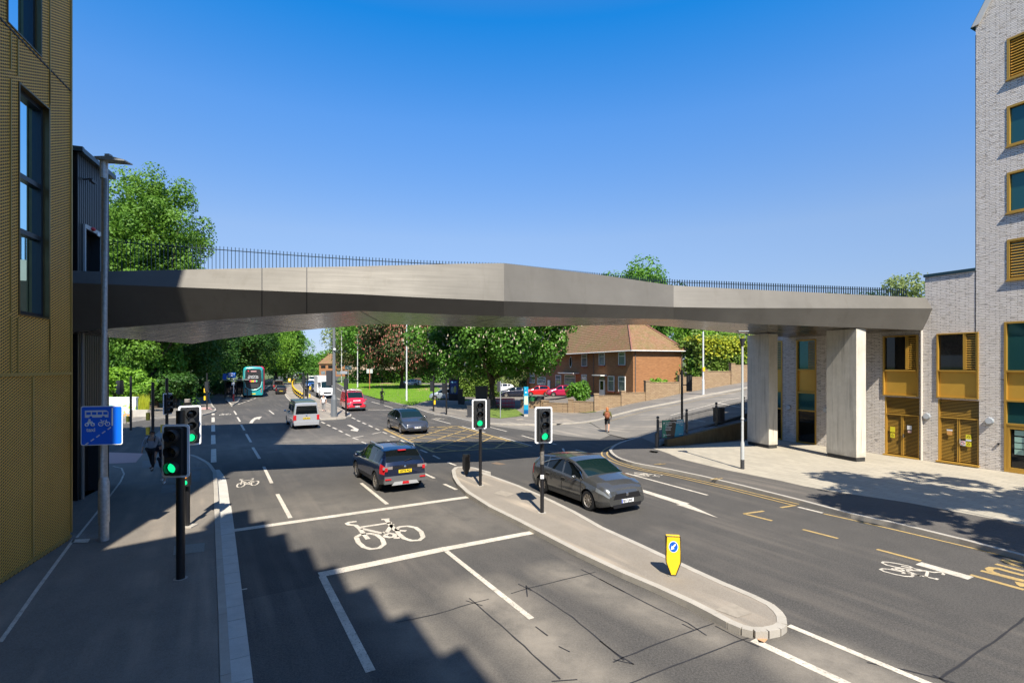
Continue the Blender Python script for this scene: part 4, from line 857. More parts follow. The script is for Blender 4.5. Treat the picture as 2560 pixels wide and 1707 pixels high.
for dx_, dy_ in ((-.06, -.25), (-.06, -DEP+.15), (9.1, .1)): p = MB(); p.cyl((dx_, dy_, .9), (dx_, dy_, 6.2), .04, n=8); p.build('downpipe', mat('dark_pipe', (.1, .09, .085), .5), house)
def hwin(reg, x0, x1, y0, y1, yoff=0, split=True, m=None):
    s1, zt = hw(reg, (x0, y0)); s0, zb = hw(reg, (x1, y1)); s1b, zb2 = hw(reg, (x0, y1)); zb = (zb+zb2)/2
    a_, b_ = sorted((s0, s1)); f = MB(); y = yoff+.03; t = .09
    for x in (a_+t/2, b_-t/2): f.box((x, y, (zt+zb)/2), (t, .12, zt-zb))
    for z in (zb+t/2, zt-t/2): f.box(((a_+b_)/2, y, z), (b_-a_-2*t, .11, t))
    if split: f.box(((a_+b_)/2, y, zb+(zt-zb)*.68), (b_-a_-2*t, .10, .06))
    fo = f.build('window', M_UPVC, house)
    MB().add([(a_+t/2, y+.02, zb), (b_-t/2, y+.02, zb), (b_-t/2, y+.02, zt), (a_+t/2, y+.02, zt)], [(0, 3, 2, 1)]).build('pane', m or M_NET, fo)
    MB().box(((a_+b_)/2, y+.06, zb-.06), (b_-a_+.2, .2, .1)).build('sill', mat('brick_sill', (.28, .08, .05), .8), fo)
    return a_, b_, zb, zt
for q in ((757, 832, 452, 600), (535, 600, 457, 602), (755, 833, 725, 905), (637, 707, 720, 895)): hwin('G1', *q)
for q in ((300, 360, 475, 615), (300, 355, 705, 850), (110, 230, 705, 825)): hwin('G1', *q, yoff=-.5)
for q in ((1320, 1385, 640, 745), (1415, 1500, 680, 765), (1605, 1660, 660, 790)): hwin('Z5', *q, yoff=-.5)
a_, b_ = sorted((hw('G1', (540, 0))[0], hw('G1', (600, 0))[0]))
d = MB(); d.box(((a_+b_)/2, .03, 1.95), (b_-a_, .1, 2.1)); do = d.build('front_door', M_UPVC, house)
MB().box(((a_+b_)/2, .09, 2.35), ((b_-a_)*.55, .02, 1.0)).build('door_glass', M_GLASS, do); MB().box(((a_+b_)/2, .05, 3.2), (b_-a_-.1, .08, .3)).build('fanlight', M_NET, do)
MB().box(((a_+b_)/2, .4, 3.55), (b_-a_+.9, .9, .12)).build('porch_canopy', M_UPVC, house)
MB().box(((a_+b_)/2, .4, .8), (b_-a_+.6, .8, .2)).build('door_step', M_HB, house)
s_, z_ = hw('G1', (175, 565)); ov = MB(); ov.add([(s_+.42*math.cos(t*.3927), -.46, z_+.8*math.sin(t*.3927)) for t in range(16)], [list(range(16))[::-1]]); oo = ov.build('oval_window', M_UPVC, house)
ov = MB(); ov.add([(s_+.33*math.cos(t*.3927), -.44, z_+.68*math.sin(t*.3927)) for t in range(16)], [list(range(16))[::-1]]); ov.build('oval_glass', M_GLASS, oo)
sx_ = (hw('G1', (95, 0))[0]+hw('G1', (270, 0))[0])/2; MB().box((sx_, -.05, hw('G1', (180, 690))[1]), (abs(hw('G1', (95, 0))[0]-hw('G1', (270, 0))[0]), .9, .12)).build('bay_canopy', M_UPVC, house)
s0_, z0_ = hw('Z5', (1537, 770)); MB().box((s0_, -.42, z0_-.3), (.9, .1, 2.2)).build('second_door', M_UPVC, house)
q = MB(); q.box((.25, .02, 5.0), (.35, .06, 2.5)); q.build('quoin_brick', mat('red_brick', (.32, .10, .06), .9, noise_s=6), house) if 0 else None
# garden walls, each run with its own piers
def wall_run(label, pts, h, th=.22, cap=True, pier_h=None, name='garden_wall', m=None, grp='low brick walls along the hill'):
    o = pts[0]; t = thing(name, label, 'wall', (o[0], o[1], 0), 0, grp)
    mb = MB(); cp = MB(); pr = MB(); hs = h if isinstance(h, (list, tuple)) else [h]*(len(pts)-1)
    for (p, q), hh in zip(zip(pts, pts[1:]), hs):
        p = Vector((p[0]-o[0], p[1]-o[1], 0)); q = Vector((q[0]-o[0], q[1]-o[1], 0)); d = (q-p); n = Vector((-d.y, d.x, 0)).normalized()*th/2
        zp = hill(p.x+o[0], p.y+o[1]); zq = hill(q.x+o[0], q.y+o[1]); zt = max(zp, zq)+hh
        mb.ext([p-n+Vector((0, 0, min(zp, zq)-.4)), q-n+Vector((0, 0, min(zp, zq)-.4)), q-n+Vector((0, 0, zt)), p-n+Vector((0, 0, zt))], n*2)
        cp.ext([p-n*1.25+Vector((0, 0, zt+.003)), q-n*1.25+Vector((0, 0, zt+.003)), q-n*1.25+Vector((0, 0, zt+.07)), p-n*1.25+Vector((0, 0, zt+.07))], n*2.5)
        pr.box((p.x, p.y, (zt+zp)/2-.1), (.42, .42, zt-zp+.5), math.atan2(d.y, d.x)); cp.box((p.x, p.y, zt+.2), (.5, .5, .09), math.atan2(d.y, d.x))
    fixn(mb.build('brickwork', m or M_GW, t)); fixn(cp.build('coping', M_GW, t)); pr.build('piers', m or M_GW, t); return t
wall_run('low brown brick garden wall around the corner lawn of the house', [(3.4, 51.5), (5.7, 50), (7.94, 48.7)], .95)
wall_run('sandy brick garden wall running uphill in steps beside the side road', [(7.94, 48.7), (10.4, 48.66), (12.9, 49.4), (16.2, 50.2)], [1.0, .85, 1.2])
wall_run('taller stepped brick wall further up the side road below the yellow hedge', [(16.4, 50.3), (19.0, 50.9), (22, 51.7), (25.5, 52.6), (30, 53.8), (38, 55.8)], [1.25, 1.35, 1.5, 1.6, 1.7])
wall_run('broken low wall with gate posts in front of the parked red cars', [(1.2, 56), (3.2, 55), (4.3, 53)], .8)
# retaining wall, fence, campus sign
rw = thing('retaining_wall', 'stained brown retaining wall with gravel strip below the railings', 'wall', (0, 0, 0))
a = NT("stained_render"); c = a.mixc(a.rng(a.noise(1.2, 6, .75, a.scale((3, 3, 1))), .3, .7), (.10, .065, .025), (.17, .12, .055)); a.set('Base Color', c); a.set('Roughness', .9); a.bump(a.noise(9, 4), .5, .04); M_STN = a.m
tp = [(8.76, 29.1, .5), (10.1, 29.75, .64), (11.6, 30.75, .8), (14.9, 33.0, 1.1), (20, 36.5, 1.5)]
m_ = MB(); gv = MB()
for p, q in zip(tp, tp[1:]):
    d = Vector((q[0]-p[0], q[1]-p[1], 0)).normalized(); n = Vector((-d.y, d.x, 0))*.25
    P_, Q_ = Vector((p[0], p[1], 0)), Vector((q[0], q[1], 0))
    m_.ext([P_+Vector((0, 0, -.2)), Q_+Vector((0, 0, -.2)), Q_+Vector((0, 0, q[2])), P_+Vector((0, 0, p[2]))], n)
    gv.add([P_+n*.8+Vector((0, 0, p[2]-.02)), Q_+n*.8+Vector((0, 0, q[2]-.02)), Q_+n*5+Vector((0, 0, q[2]+.02)), P_+n*5+Vector((0, 0, p[2]+.02))], [(0, 1, 2, 3)])
fixn(m_.build('wall_face', M_STN, rw)); gv.build('gravel_strip', mat('grey_gravel', (.16, .15, .14), .9, noise_s=30, noise_a=.6, bump=.8), rw)
FP = [(8.3, 29.4, .3), (10.3, 30.45, .62), (12.7, 32.1, .9), (15.2, 33.9, 1.15), (17.7, 35.6, 1.35), (20.2, 37.3, 1.6)]
fn_ = thing('metal_railing', 'dark hooped metal railing with round-topped posts above the retaining wall', 'fence', (0, 0, 0))
for i, (x, y, z) in enumerate(FP):
    p = MB(); p.cyl((x, y, z-.25), (x, y, z+1.32), .075, n=10); p.ball((x, y, z+1.42), .09); p.build('post', mat('weathered_post', (.11, .10, .085), .8, noise_s=10, noise_a=.3), fn_, smooth=True)
for p, q in zip(FP, FP[1:]):
    P_, Q_ = Vector(p), Vector(q); d = Q_-P_; f = MB(); n = int(d.length/.11)
    f.tube([P_+Vector((0, 0, .22)), Q_+Vector((0, 0, .22))], .016, 4); f.tube([P_+Vector((0, 0, 1.12)), Q_+Vector((0, 0, 1.12))], .014, 4)
    for k in range(1, n): c = P_+d*(k/n); f.box((c.x, c.y, c.z+.68), (.018, .018, 1.1))
    f.build('infill_bars', mat('railing_grey', (.035, .04, .045), .5), fn_)
sg = thing('campus_sign', 'green black and blue campus direction sign hung on the railings', 'sign', (8.5, 29.38, .45), math.atan2(1.0, 2.0)*.92)
M_SG1 = mat('sign_green', (.01, .20, .15), .4); M_SG2 = mat('sign_blue', (.01, .24, .38), .4); M_SG3 = mat('sign_black', (.03, .028, .025), .4); M_LET = mat('white_lettering', (.75, .76, .76), .5)
MB().box((.78, -.05, .62), (1.56, .04, .98)).build('sign_board', M_SG3, sg)
MB().add([(0, -.075, .13), (.35, -.075, .13), (.22, -.075, .6), (.6, -.075, 1.11), (0, -.075, 1.11)], [(0, 1, 2, 3, 4)]).build('green_field', M_SG1, sg)
MB().add([(.88, -.075, .13), (1.56, -.075, .13), (1.56, -.075, 1.11), (1.05, -.075, 1.11)], [(0, 1, 2, 3)]).build('blue_field', M_SG2, sg)
RX = (rad(90), 0, 0)
for i, s in enumerate(('Advanced Engineering Building', 'Cockcroft Building', 'Elm House', 'Heavy Engineering', 'Huxley Building', 'Mithras Building')): text(s, .062, M_LET, sg, (.22, -.085, .99-i*.087), RX, 'direction_line', 'LEFT', font_bold=.002)
text('Mithras House', .062, M_LET, sg, (.22, -.085, .28), RX, 'direction_line', 'LEFT', font_bold=.002)
text('UNIVERSITY\nOF BRIGHTON', .085, M_LET, sg, (1.5, -.085, .98), RX, 'sign_title', 'RIGHT', font_bold=.003); text('Moulsecoomb\ncampus', .05, M_LET, sg, (1.5, -.085, .80), RX, 'sign_subtitle', 'RIGHT'); text('brighton.ac.uk', .05, M_LET, sg, (1.5, -.085, .27), RX, 'sign_footer', 'RIGHT')
ar = MB(); ar.add([(.07, -.085, .86), (.1, -.085, .86), (.1, -.085, .97), (.18, -.085, .97), (.18, -.085, 1.0), (.07, -.085, 1.0)], [(0, 1, 2, 3), (3, 4, 5, 0, 2)]); ar.build('corner_mark', M_LET, sg)
ar = MB(); ar.add([(.07, -.085, .19), (.11, -.085, .19), (.17, -.085, .265), (.11, -.085, .34), (.07, -.085, .34), (.13, -.085, .265)], [(0, 1, 2, 5), (2, 3, 4, 5)]); ar.build('arrow_mark', M_LET, sg)
bl = thing('timber_bollard', 'short weathered round bollard at the corner in front of the campus sign', 'bollard', (8.0, 28.6, .12))
b_ = MB(); b_.cyl((0, 0, 0), (0, 0, .82), .085, n=12); b_.ball((0, 0, .82), .085, sc=(1, 1, .6)); b_.build('shaft', MATS['weathered_post'], bl, smooth=True)
lb = thing('litter_bin', 'dark slatted litter bin behind the railings on the side road', 'bin', (13.1, 32.75, hill(13.1, 32.75)), .5)
q = MB(); [q.box((-.33+k*.11, -.28, .55), (.07, .03, 1.0)) for k in range(7)]; [q.box((.36, -.25+k*.11, .55), (.03, .07, 1.0)) for k in range(6)]; q.box((0, 0, .52), (.62, .5, 1.0)); q.build('slats', M_BLK, lb)
q = MB(); q.box((0, 0, 1.08), (.76, .6, .07)); q.build('lid', M_DK, lb); lb.scale = (.8, .8, .85)

# ================================================================ TREES
def leafmat(name, c1, c2, c3, tr=.42):
    c1, c2, c3 = [tuple(min(.6, q*1.45) for q in c_) for c_ in (c1, c2, c3)]
    a = NT(name); ri = a.n('ShaderNodeNewGeometry').outputs['Random Per Island']; nz = a.noise(.35, 3, .6)
    c = a.mixc(ri, c1, c2); c = a.mixc(a.rng(nz, .35, .65, 0, .7), c, c3)
    a.set('Base Color', c); a.set('Roughness', .55); a.b.inputs['Specular IOR Level'].default_value = .35
    tl = a.n('ShaderNodeBsdfTranslucent', {0: c}); mx = a.n('ShaderNodeMixShader', {0: tr, 1: a.b.outputs[0], 2: tl.outputs[0]})
    a.t.links.new(mx.outputs[0], a.t.nodes['Material Output'].inputs['Surface']); return a.m
LM = {'green': leafmat('leaf_mid_green', (.07, .17, .015), (.12, .25, .03), (.05, .13, .015)), 'dark': leafmat('leaf_dark_green', (.03, .085, .012), (.055, .13, .018), (.02, .06, .01)),
      'lime': leafmat('leaf_lime', (.13, .26, .02), (.20, .34, .035), (.09, .20, .02)), 'chest': leafmat('leaf_chestnut', (.06, .15, .015), (.11, .23, .03), (.035, .10, .012)),
      'plane': leafmat('leaf_plane', (.085, .18, .018), (.14, .25, .03), (.05, .125, .014)), 'red': leafmat('leaf_dark_chestnut', (.04, .085, .02), (.07, .11, .03), (.06, .05, .025)), 'pale': leafmat('leaf_pale', (.16, .20, .06), (.24, .27, .11), (.10, .15, .03)),
      'yellow': leafmat('leaf_yellow', (.34, .36, .03), (.16, .24, .02), (.42, .38, .03)), 'copper': leafmat('leaf_copper', (.14, .06, .04), (.19, .09, .05), (.10, .05, .03)),
      'hedge': leafmat('leaf_hedge', (.09, .16, .02), (.15, .22, .035), (.07, .12, .02))}
M_BARK = mat('bark', (.075, .055, .04), .95, noise_s=7, noise_a=.4, bump=.9); M_BARKP = mat('pale_bark', (.20, .13, .08), .9, noise_s=5, noise_a=.4, bump=.7)
def foliage(rx, ry, rz, cz, n, size, nc, seed, lumps=.32, base_cut=-.8, top_pow=1., hang=0):
    """leaf quads scattered on many clumps filling an ellipsoid"""
    R = random.Random(seed); mb = MB(); cl = []
    while len(cl) < nc:
        v = Vector((R.gauss(0, 1), R.gauss(0, 1), R.gauss(0, 1))).normalized(); rr = R.random()**.33
        if v.z*rr < base_cut: continue
        cl.append((Vector((v.x*rx*rr*.82, v.y*ry*rr*.82, cz+v.z*rz*rr*.85)), R.uniform(.6, 1.25)*lumps*min(rx, ry, rz)))
    vs = []; fs = []
    for k in range(n):
        c, r = cl[R.randrange(nc)]
        v = Vector((R.gauss(0, 1), R.gauss(0, 1), R.gauss(0, 1)+.25)).normalized()
        p = c+v*r*(.72+.38*R.random())
        nrm = (v*.9+Vector((R.gauss(0, .5), R.gauss(0, .5), R.gauss(0, .5)+.35))).normalized()
        u = nrm.cross(Vector((R.gauss(0, 1), R.gauss(0, 1), R.gauss(0, 1)))).normalized(); w = nrm.cross(u)
        s = size*R.uniform(.6, 1.3); o = len(vs)
        vs += [p+u*s*.5, p+w*s*.34, p-u*s*.5, p-w*s*.34]; fs.append((o, o+1, o+2, o+3))
    mb.v = [tuple(q) for q in vs]; mb.f = fs; mb.m = [0]*len(fs); mb.cl = cl
    return mb
def trunkmb(h, r, cl, seed, lean=.0, nl=9):
    R = random.Random(seed+5); mb = MB(); top = h
    path = [(0, 0, -.2), (0, 0, .3), (lean*.3+.05, .03, h*.3), (lean*.6, -.05, h*.6), (lean, .05, h)]
    mb.tube(path, [r*1.5, r*1.1, r*.85, r*.6, r*.2], 9)
    for c, _ in sorted(cl, key=lambda q: R.random())[:nl]:
        z0 = R.uniform(.22, .6)*h; mb.tube([(lean*z0/h, 0, z0), (c.x*.5, c.y*.5, z0+(c.z-z0)*.45+.3), (c.x, c.y, c.z)], [r*.4, r*.24, r*.06], 6)
    return mb
def tree(name, label, x, y, z, h, rx, rz, leaf, n=7000, size=.42, nc=60, seed=1, tr=.3, ry=None, group=None, cz=None, bark=None, lumps=.32, cut=-.8, rot=0, cat='tree', lean=0):
    t = thing(name, label, cat, (x, y, z), rot, group); cz = cz if cz is not None else h-rz
    f = foliage(rx, ry or rx, rz, cz, n, size, nc, seed, lumps, cut); f.build('crown', LM[leaf], t)
    trunkmb(min(h*.8, cz+rz*.3), tr, f.cl, seed, lean).build('trunk', bark or M_BARK, t, smooth=True)
    return t
def xy(px, Yd): return (px-1280)/FPX*Yd, Yd
def blossoms(t, mb, n, m, seed, s=.28, zup=True):
    R = random.Random(seed); b = MB(); cl = mb
    for k in range(n):
        c, r = cl[R.randrange(len(cl))]
        v = Vector((R.gauss(0, 1), R.gauss(0, 1)-.5, R.gauss(0, 1)+.5)).normalized(); p = c+v*r*1.12
        b.cyl(p, p+Vector((R.gauss(0, .04), R.gauss(0, .04), s)), s*.26, s*.04, 5)
    o = b.build('blossoms', m, t); o['kind'] = 'stuff'; return o
# big horse chestnut in the middle
x, y = xy(1229, 56); chest = thing('horse_chestnut_tree', 'large horse chestnut tree with upright cream blossom candles on the corner green', 'tree', (x, y, .12))
f = foliage(10.2, 9.2, 5.9, 8.3, 78000, .33, 220, 11, .24, -.85); f.build('crown', LM['chest'], chest)
trunkmb(11, .52, f.cl, 11, nl=16).build('trunk', M_BARK, chest, smooth=True); blossoms(chest, f.cl, 2200, mat('cream_blossom', (.44, .37, .27), .8, noise_s=3), 3, .27)
# red chestnut further back
x, y = xy(992, 103); rc = thing('red_chestnut_tree', 'dark chestnut tree covered in pink red blossom beside the lawn path', 'tree', (x+1, y, .1))
f = foliage(9.8, 8, 9.0, 10.6, 44000, .42, 150, 21, .22, -.8); f.build('crown', LM['red'], rc); trunkmb(12, .55, f.cl, 21, nl=12).build('trunk', M_BARK, rc, smooth=True); blossoms(rc, f.cl, 4200, mat('pink_blossom', (.33, .12, .085), .8), 4, .36)
x, y = xy(888, 150); tree('pale_tree', 'pale yellow green flowering tree behind the lamp posts right of the road', x+1, y, 0, 21, 10.5, 9.5, 'pale', 15000, .6, 90, 31, .5)
x, y = xy(925, 135); tree('green_tree', 'dark green broad tree between the pale tree and the red chestnut', x, y, 0, 22, 9, 9, 'green', 12000, .6, 80, 32, .45)
x, y = xy(1010, 140); tree('green_tree', 'green tree showing behind the red chestnut and the tall lamp post', x+3, y, 0, 20, 11, 8.5, 'dark', 12000, .7, 70, 33, .45)
x, y = xy(1130, 110); tree('green_tree', 'green tree mostly hidden behind the big horse chestnut', x, y, 0, 14, 9, 6.5, 'dark', 8000, .6, 70, 34, .4)
# poplar like big tree on the left rising above the bridge
x, y = xy(382, 56); lt = tree('tall_plane_tree', 'tall bright green broadleaf tree rising above the left end of the footbridge', x, y, 0, 26.4, 6.5, 12.3, 'plane', 80000, .28, 260, 41, .55, group=None, lumps=.20, cz=15.2, cut=-.9)
x, y = xy(300, 60); tree('tall_plane_tree', 'broadleaf tree with light crown behind the black stair block', x, y, 0, 23, 6.5, 10, 'green', 20000, .42, 110, 42, .5, lumps=.22)
# woodland edge along the left of the road
GRP = 'dense trees lining the left of the road'
proto = {}
wood = [(325, 62, 15, 5, 'dark', 'ivy clad tree with pale trunk behind the painted wall'), (440, 64, 17, 6.5, 'dark', 'dark dense tree right of the pale trunk beside the tall grey pole'), (500, 76, 18, 6.5, 'dark', 'dark shaded tree above the pedestrian in the white dress'),
        (372, 58, 9, 4.2, 'green', 'lower leafy tree just above the planter wall'), (560, 92, 19, 7.5, 'dark', 'dark tree left of the turquoise bus'), (618, 104, 20, 7.5, 'dark', 'dark tree directly behind the turquoise bus'),
        (655, 122, 21, 8, 'lime', 'bright lime green tree right of the turquoise bus'), (690, 150, 21, 8.5, 'green', 'green tree between the lime tree and the rounded tree'), (600, 130, 20, 8, 'green', 'leafy crown glimpsed above the turquoise bus')]
for i, (px, Yd, h, r, lf, lb_) in enumerate(wood):
    x, y = xy(px, Yd); key = lf
    if key not in proto or i < 4: proto[key] = tree('broadleaf_tree', lb_, x, y, 0, h, r, h*.46, lf, 24000, .34, 90, 50+i, .35, group=GRP, lumps=.26, bark=M_BARKP if i == 0 else M_BARK, cz=h*.53, cut=-.97); proto[key+'h'] = (h, r)
    else:
        h0, r0 = proto[key+'h']; dup(proto[key], (x, y, 0), i*1.3, lb_, GRP, (r/r0, r/r0, h/h0))
x, y = xy(742, 172); tree('rounded_tree', 'large rounded green tree where the road bends right', x-4, y, 0, 17.0, 9.5, 8.6, 'green', 18000, .6, 100, 71, .5, cut=-.95, cz=8.2)
for px, Yd, h, r, lf, lb_ in ((792, 330, 14, 9, 'green', 'small distant green tree left of the far house'), (822, 300, 16, 9, 'green', 'distant green tree behind the copper tree'), (830, 262, 11, 6, 'copper', 'distant copper leaved tree beside the far brick house'), (865, 300, 12, 12, 'green', 'distant green trees line behind the far double decker bus'), (770, 380, 12, 12, 'dark', 'distant dark green tree at the end of the road'), (910, 260, 12, 12, 'dark', 'distant dark tree behind the white direction signs'), (960, 230, 11, 12, 'green', 'distant green tree behind the parked cars on the right'), (1040, 200, 12, 12, 'dark', 'distant dark tree behind the tree stump'), (720, 320, 14, 14, 'green', 'distant green tree beyond the rounded tree')):
    x, y = xy(px, Yd); tree('distant_tree', lb_, x, y, 0, h, r, h*.5, lf, 2600, 1.1, 40, int(px), .4, group='distant trees at the end of the road')
# rear trees right, seen above and below the bridge
for px, Yd, z, h, r, lf, lb_, n in ((1588, 84, 3.2, 18.9, 7.6, 'green', 'broad dark green tree top rising above the bridge over the house roof', 22000), (1665, 92, 4.5, 15.0, 5.0, 'dark', 'dark tree top just right of the tallest crown over the bridge', 9000), (1770, 72, 5, 7.5, 5, 'lime', 'light green tree behind the yellow hedge', 8000), (1750, 84, 4, 8.5, 4.2, 'dark', 'dark green tree right of the hipped roof', 8000), (1420, 100, 3, 13.5, 9, 'dark', 'dark green trees behind the left part of the house roof', 9000), (1240, 112, 1, 13, 9, 'dark', 'dark green trees filling the gap behind the horse chestnut', 9000), (1330, 96, 1, 9, 8, 'green', 'green tree behind the parked cars and terrace', 7000), (1860, 80, 6, 7.2, 5, 'green', 'green tree on the bank behind the slim lamp post', 6000),
                                    (2110, 95, 9, 9.6, 4, 'dark', 'dark conical tree top seen through the right hand bridge railings', 4000), (2270, 78, 8, 11.6, 3.8, 'pale', 'feathery light green tree top over the right end of the bridge', 2600), (2190, 90, 8, 10.0, 5, 'dark', 'low dark tree top behind the bridge railings near the brick building', 3500), (1930, 95, 8, 7.0, 6, 'green', 'green tree on the hill behind the near concrete pier', 4000)):
    x, y = xy(px, Yd); tree('hillside_tree', lb_, x, y, z, h, r, h*.45, lf, n, .45, 60, int(px)+1, .3, group='trees on the hillside to the right')
tree('overhanging_tree', 'leafy street tree at the right edge shading the paving', 17.3, 6.6, .1, 16.0, 5.9, 3.6, 'green', 12000, .38, 70, 91, .2, cz=12., lumps=.25)
# shrubs and hedges
def shrub(label, x, y, z, rx, ry, h, leaf, n=3000, size=.3, seed=1, name='shrub', rot=0, box=False, cat='shrub', grp=None):
    t = thing(name, label, cat, (x, y, z), rot, grp)
    if box:
        R = random.Random(seed); mb = MB(); vs = []; fs = []
        for k in range(n):
            fc = R.random(); u, v, w = R.uniform(-1, 1), R.uniform(-1, 1), R.uniform(0, 1)
            if fc < .4: v = -1+R.gauss(0, .1)
            elif fc < .7: w = 1+R.gauss(0, .06)
            elif fc < .85: u = R.choice((-1, 1))+R.gauss(0, .04)
            b_ = 1+.12*noise.noise(Vector((u*rx*.8, v*ry*.8, w*2+seed)))
            p = Vector((u*rx*b_, v*ry*b_, w*h*b_)); d = Vector((R.gauss(0, 1), R.gauss(0, 1)-.6, R.gauss(0, 1)+.6)).normalized(); a_ = d.cross(Vector((R.gauss(0, 1), R.gauss(0, 1), R.gauss(0, 1)))).normalized(); c_ = d.cross(a_); s = size*R.uniform(.6, 1.3); o = len(vs)
            vs += [p+a_*s*.5, p+c_*s*.35, p-a_*s*.5, p-c_*s*.35]; fs.append((o, o+1, o+2, o+3))
        mb.v = [tuple(q) for q in vs]; mb.f = fs; mb.m = [0]*n; mb.build('foliage', LM[leaf], t)
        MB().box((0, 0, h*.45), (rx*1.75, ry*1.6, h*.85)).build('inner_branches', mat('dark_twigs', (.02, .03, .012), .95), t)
    else:
        f = foliage(rx, ry, h*.5, h*.5, n, size, 26, seed, .42, -.99); f.build('foliage', LM[leaf], t)
        st_ = MB(); [st_.cyl((0, 0, -.1), (c.x*.7, c.y*.7, c.z), .05, .015, 5) for c, _ in f.cl[:8]]; st_.build('stems', M_BARK, t)
    return t
shrub('leafy green bush in the front garden corner beside the red car', *xy(1445, 56), .6, 1.25, 1.1, 2.6, 'green', 3000, .28, 5)
shrub('small round bush on the garden wall against the sunny brick side wall', *xy(1648, 50.8), 2.0, 1.35, .8, 1.5, 'lime', 2200, .2, 6)
shrub('clipped green shrub between the house and the yellow hedge', *xy(1750, 56), 2.0, 1.9, 1.6, 4.1, 'green', 6000, .26, 7)
t_ = shrub('long tall hedge with yellow flowering top above the hillside wall', 25.6, 57.2, 2.9, 6.6, 1.6, 4.6, 'hedge', 9000, .34, 8, 'hedge', .24, True, 'hedge')
R_ = random.Random(4); yb = MB(); 
for k in range(3600):
    p = Vector((R_.uniform(-6.6, 5), -1.7+R_.gauss(0, .25), 4.6-abs(R_.gauss(0, .9)))) if R_.random() < .6 else Vector((R_.uniform(-6.6, 5), R_.uniform(-1.7, 1.6), 4.7+R_.gauss(0, .15)))
    d = Vector((R_.gauss(0, 1), R_.gauss(0, 1)-.6, R_.gauss(0, 1)+.6)).normalized(); a_ = d.cross(Vector((R_.gauss(0, 1), R_.gauss(0, 1), R_.gauss(0, 1)))).normalized(); c_ = d.cross(a_); s = .3
    yb.add([p+a_*s*.5, p+c_*s*.35, p-a_*s*.5, p-c_*s*.35], [(0, 1, 2, 3)])
yb.build('yellow_flowers', LM['yellow'], t_)['kind'] = 'stuff'
shrub('speckled green hedge behind the trunk of the horse chestnut', *xy(1190, 76), 0, 3.3, 1.2, 4.0, 'hedge', 6000, .3, 9, 'hedge', 0, True, 'hedge')
shrub('brownish hedge piece behind the parked white car', *xy(1300, 92), 0, 3.4, 1.0, 4.1, 'pale', 3000, .3, 10, 'hedge', 0, True, 'hedge')
shrub('low dark bushes at the woodland edge beside the footway', *xy(478, 70), 0, 3.0, 2.2, 2.4, 'dark', 5000, .3, 12)
shrub('dark ivy mound at the foot of the trees near the pole', *xy(440, 56), 0, 3.4, 2.0, 4.4, 'dark', 6000, .3, 13)
shrub('light green bushes behind the painted wall', *xy(300, 50), 0, 3.2, 2.0, 4.6, 'lime', 6000, .3, 14)
shrub('dark bush beside the far footway under the trees', *xy(535, 84), 0, 3.5, 2.4, 3.0, 'dark', 4000, .3, 15)
shrub('garden hedge in front of the pale houses behind the red chestnut', *xy(1030, 140), 0, 16, 2, 3.2, 'green', 5000, .5, 26, 'hedge', 0, True, 'hedge')
shrub('dark shrubbery left of the tree stump lawn', *xy(945, 160), 0, 10, 2.5, 3.6, 'dark', 4000, .5, 27)
shrub('clipped low hedge at the far side road', *xy(812, 250), 0, 9, 2, 3.4, 'green', 2500, .6, 16, 'hedge', 0, True, 'hedge')
# grasses in the planter
R_ = random.Random(9); gm = MB()
for k in range(420):
    x, y = xy(R_.uniform(333, 372), 48.3+R_.uniform(0, 1.2)); z = R_.uniform(.7, 1.7); gm.add([(x, y, .5), (x+.05, y, .5), (x+R_.gauss(0, .12), y+R_.gauss(0, .1), .5+z)], [(0, 1, 2)])
tag(gm.build('tall_grasses', LM['yellow']), kind='stuff', label='tall pale green grasses growing in the white planter wall', cat='grass')
# tufts over the lawns
R_ = random.Random(2); gm = MB()
def inpoly(x, y, P):
    c = False
    for (x0, y0), (x1, y1) in zip(P, P[1:]+P[:1]):
        if (y0 > y) != (y1 > y) and x < (x1-x0)*(y-y0)/(y1-y0)+x0: c = not c
    return c
LP_ = [(p.x, p.y) for p in lw]; mnx = min(p[0] for p in LP_); mxx = max(p[0] for p in LP_); mny = min(p[1] for p in LP_); mxy = 130
k = 0
while k < 9000:
    x, y = R_.uniform(mnx, mxx), R_.uniform(mny, mxy)
    if not inpoly(x, y, LP_): continue
    k += 1; hgt_ = R_.uniform(.06, .22); gm.add([(x-.09, y, .135), (x+.09, y, .135), (x+R_.gauss(0, .08), y, .135+hgt_)], [(0, 1, 2)])
gm.build('grass_tufts', LM['lime'])['kind'] = 'stuff'
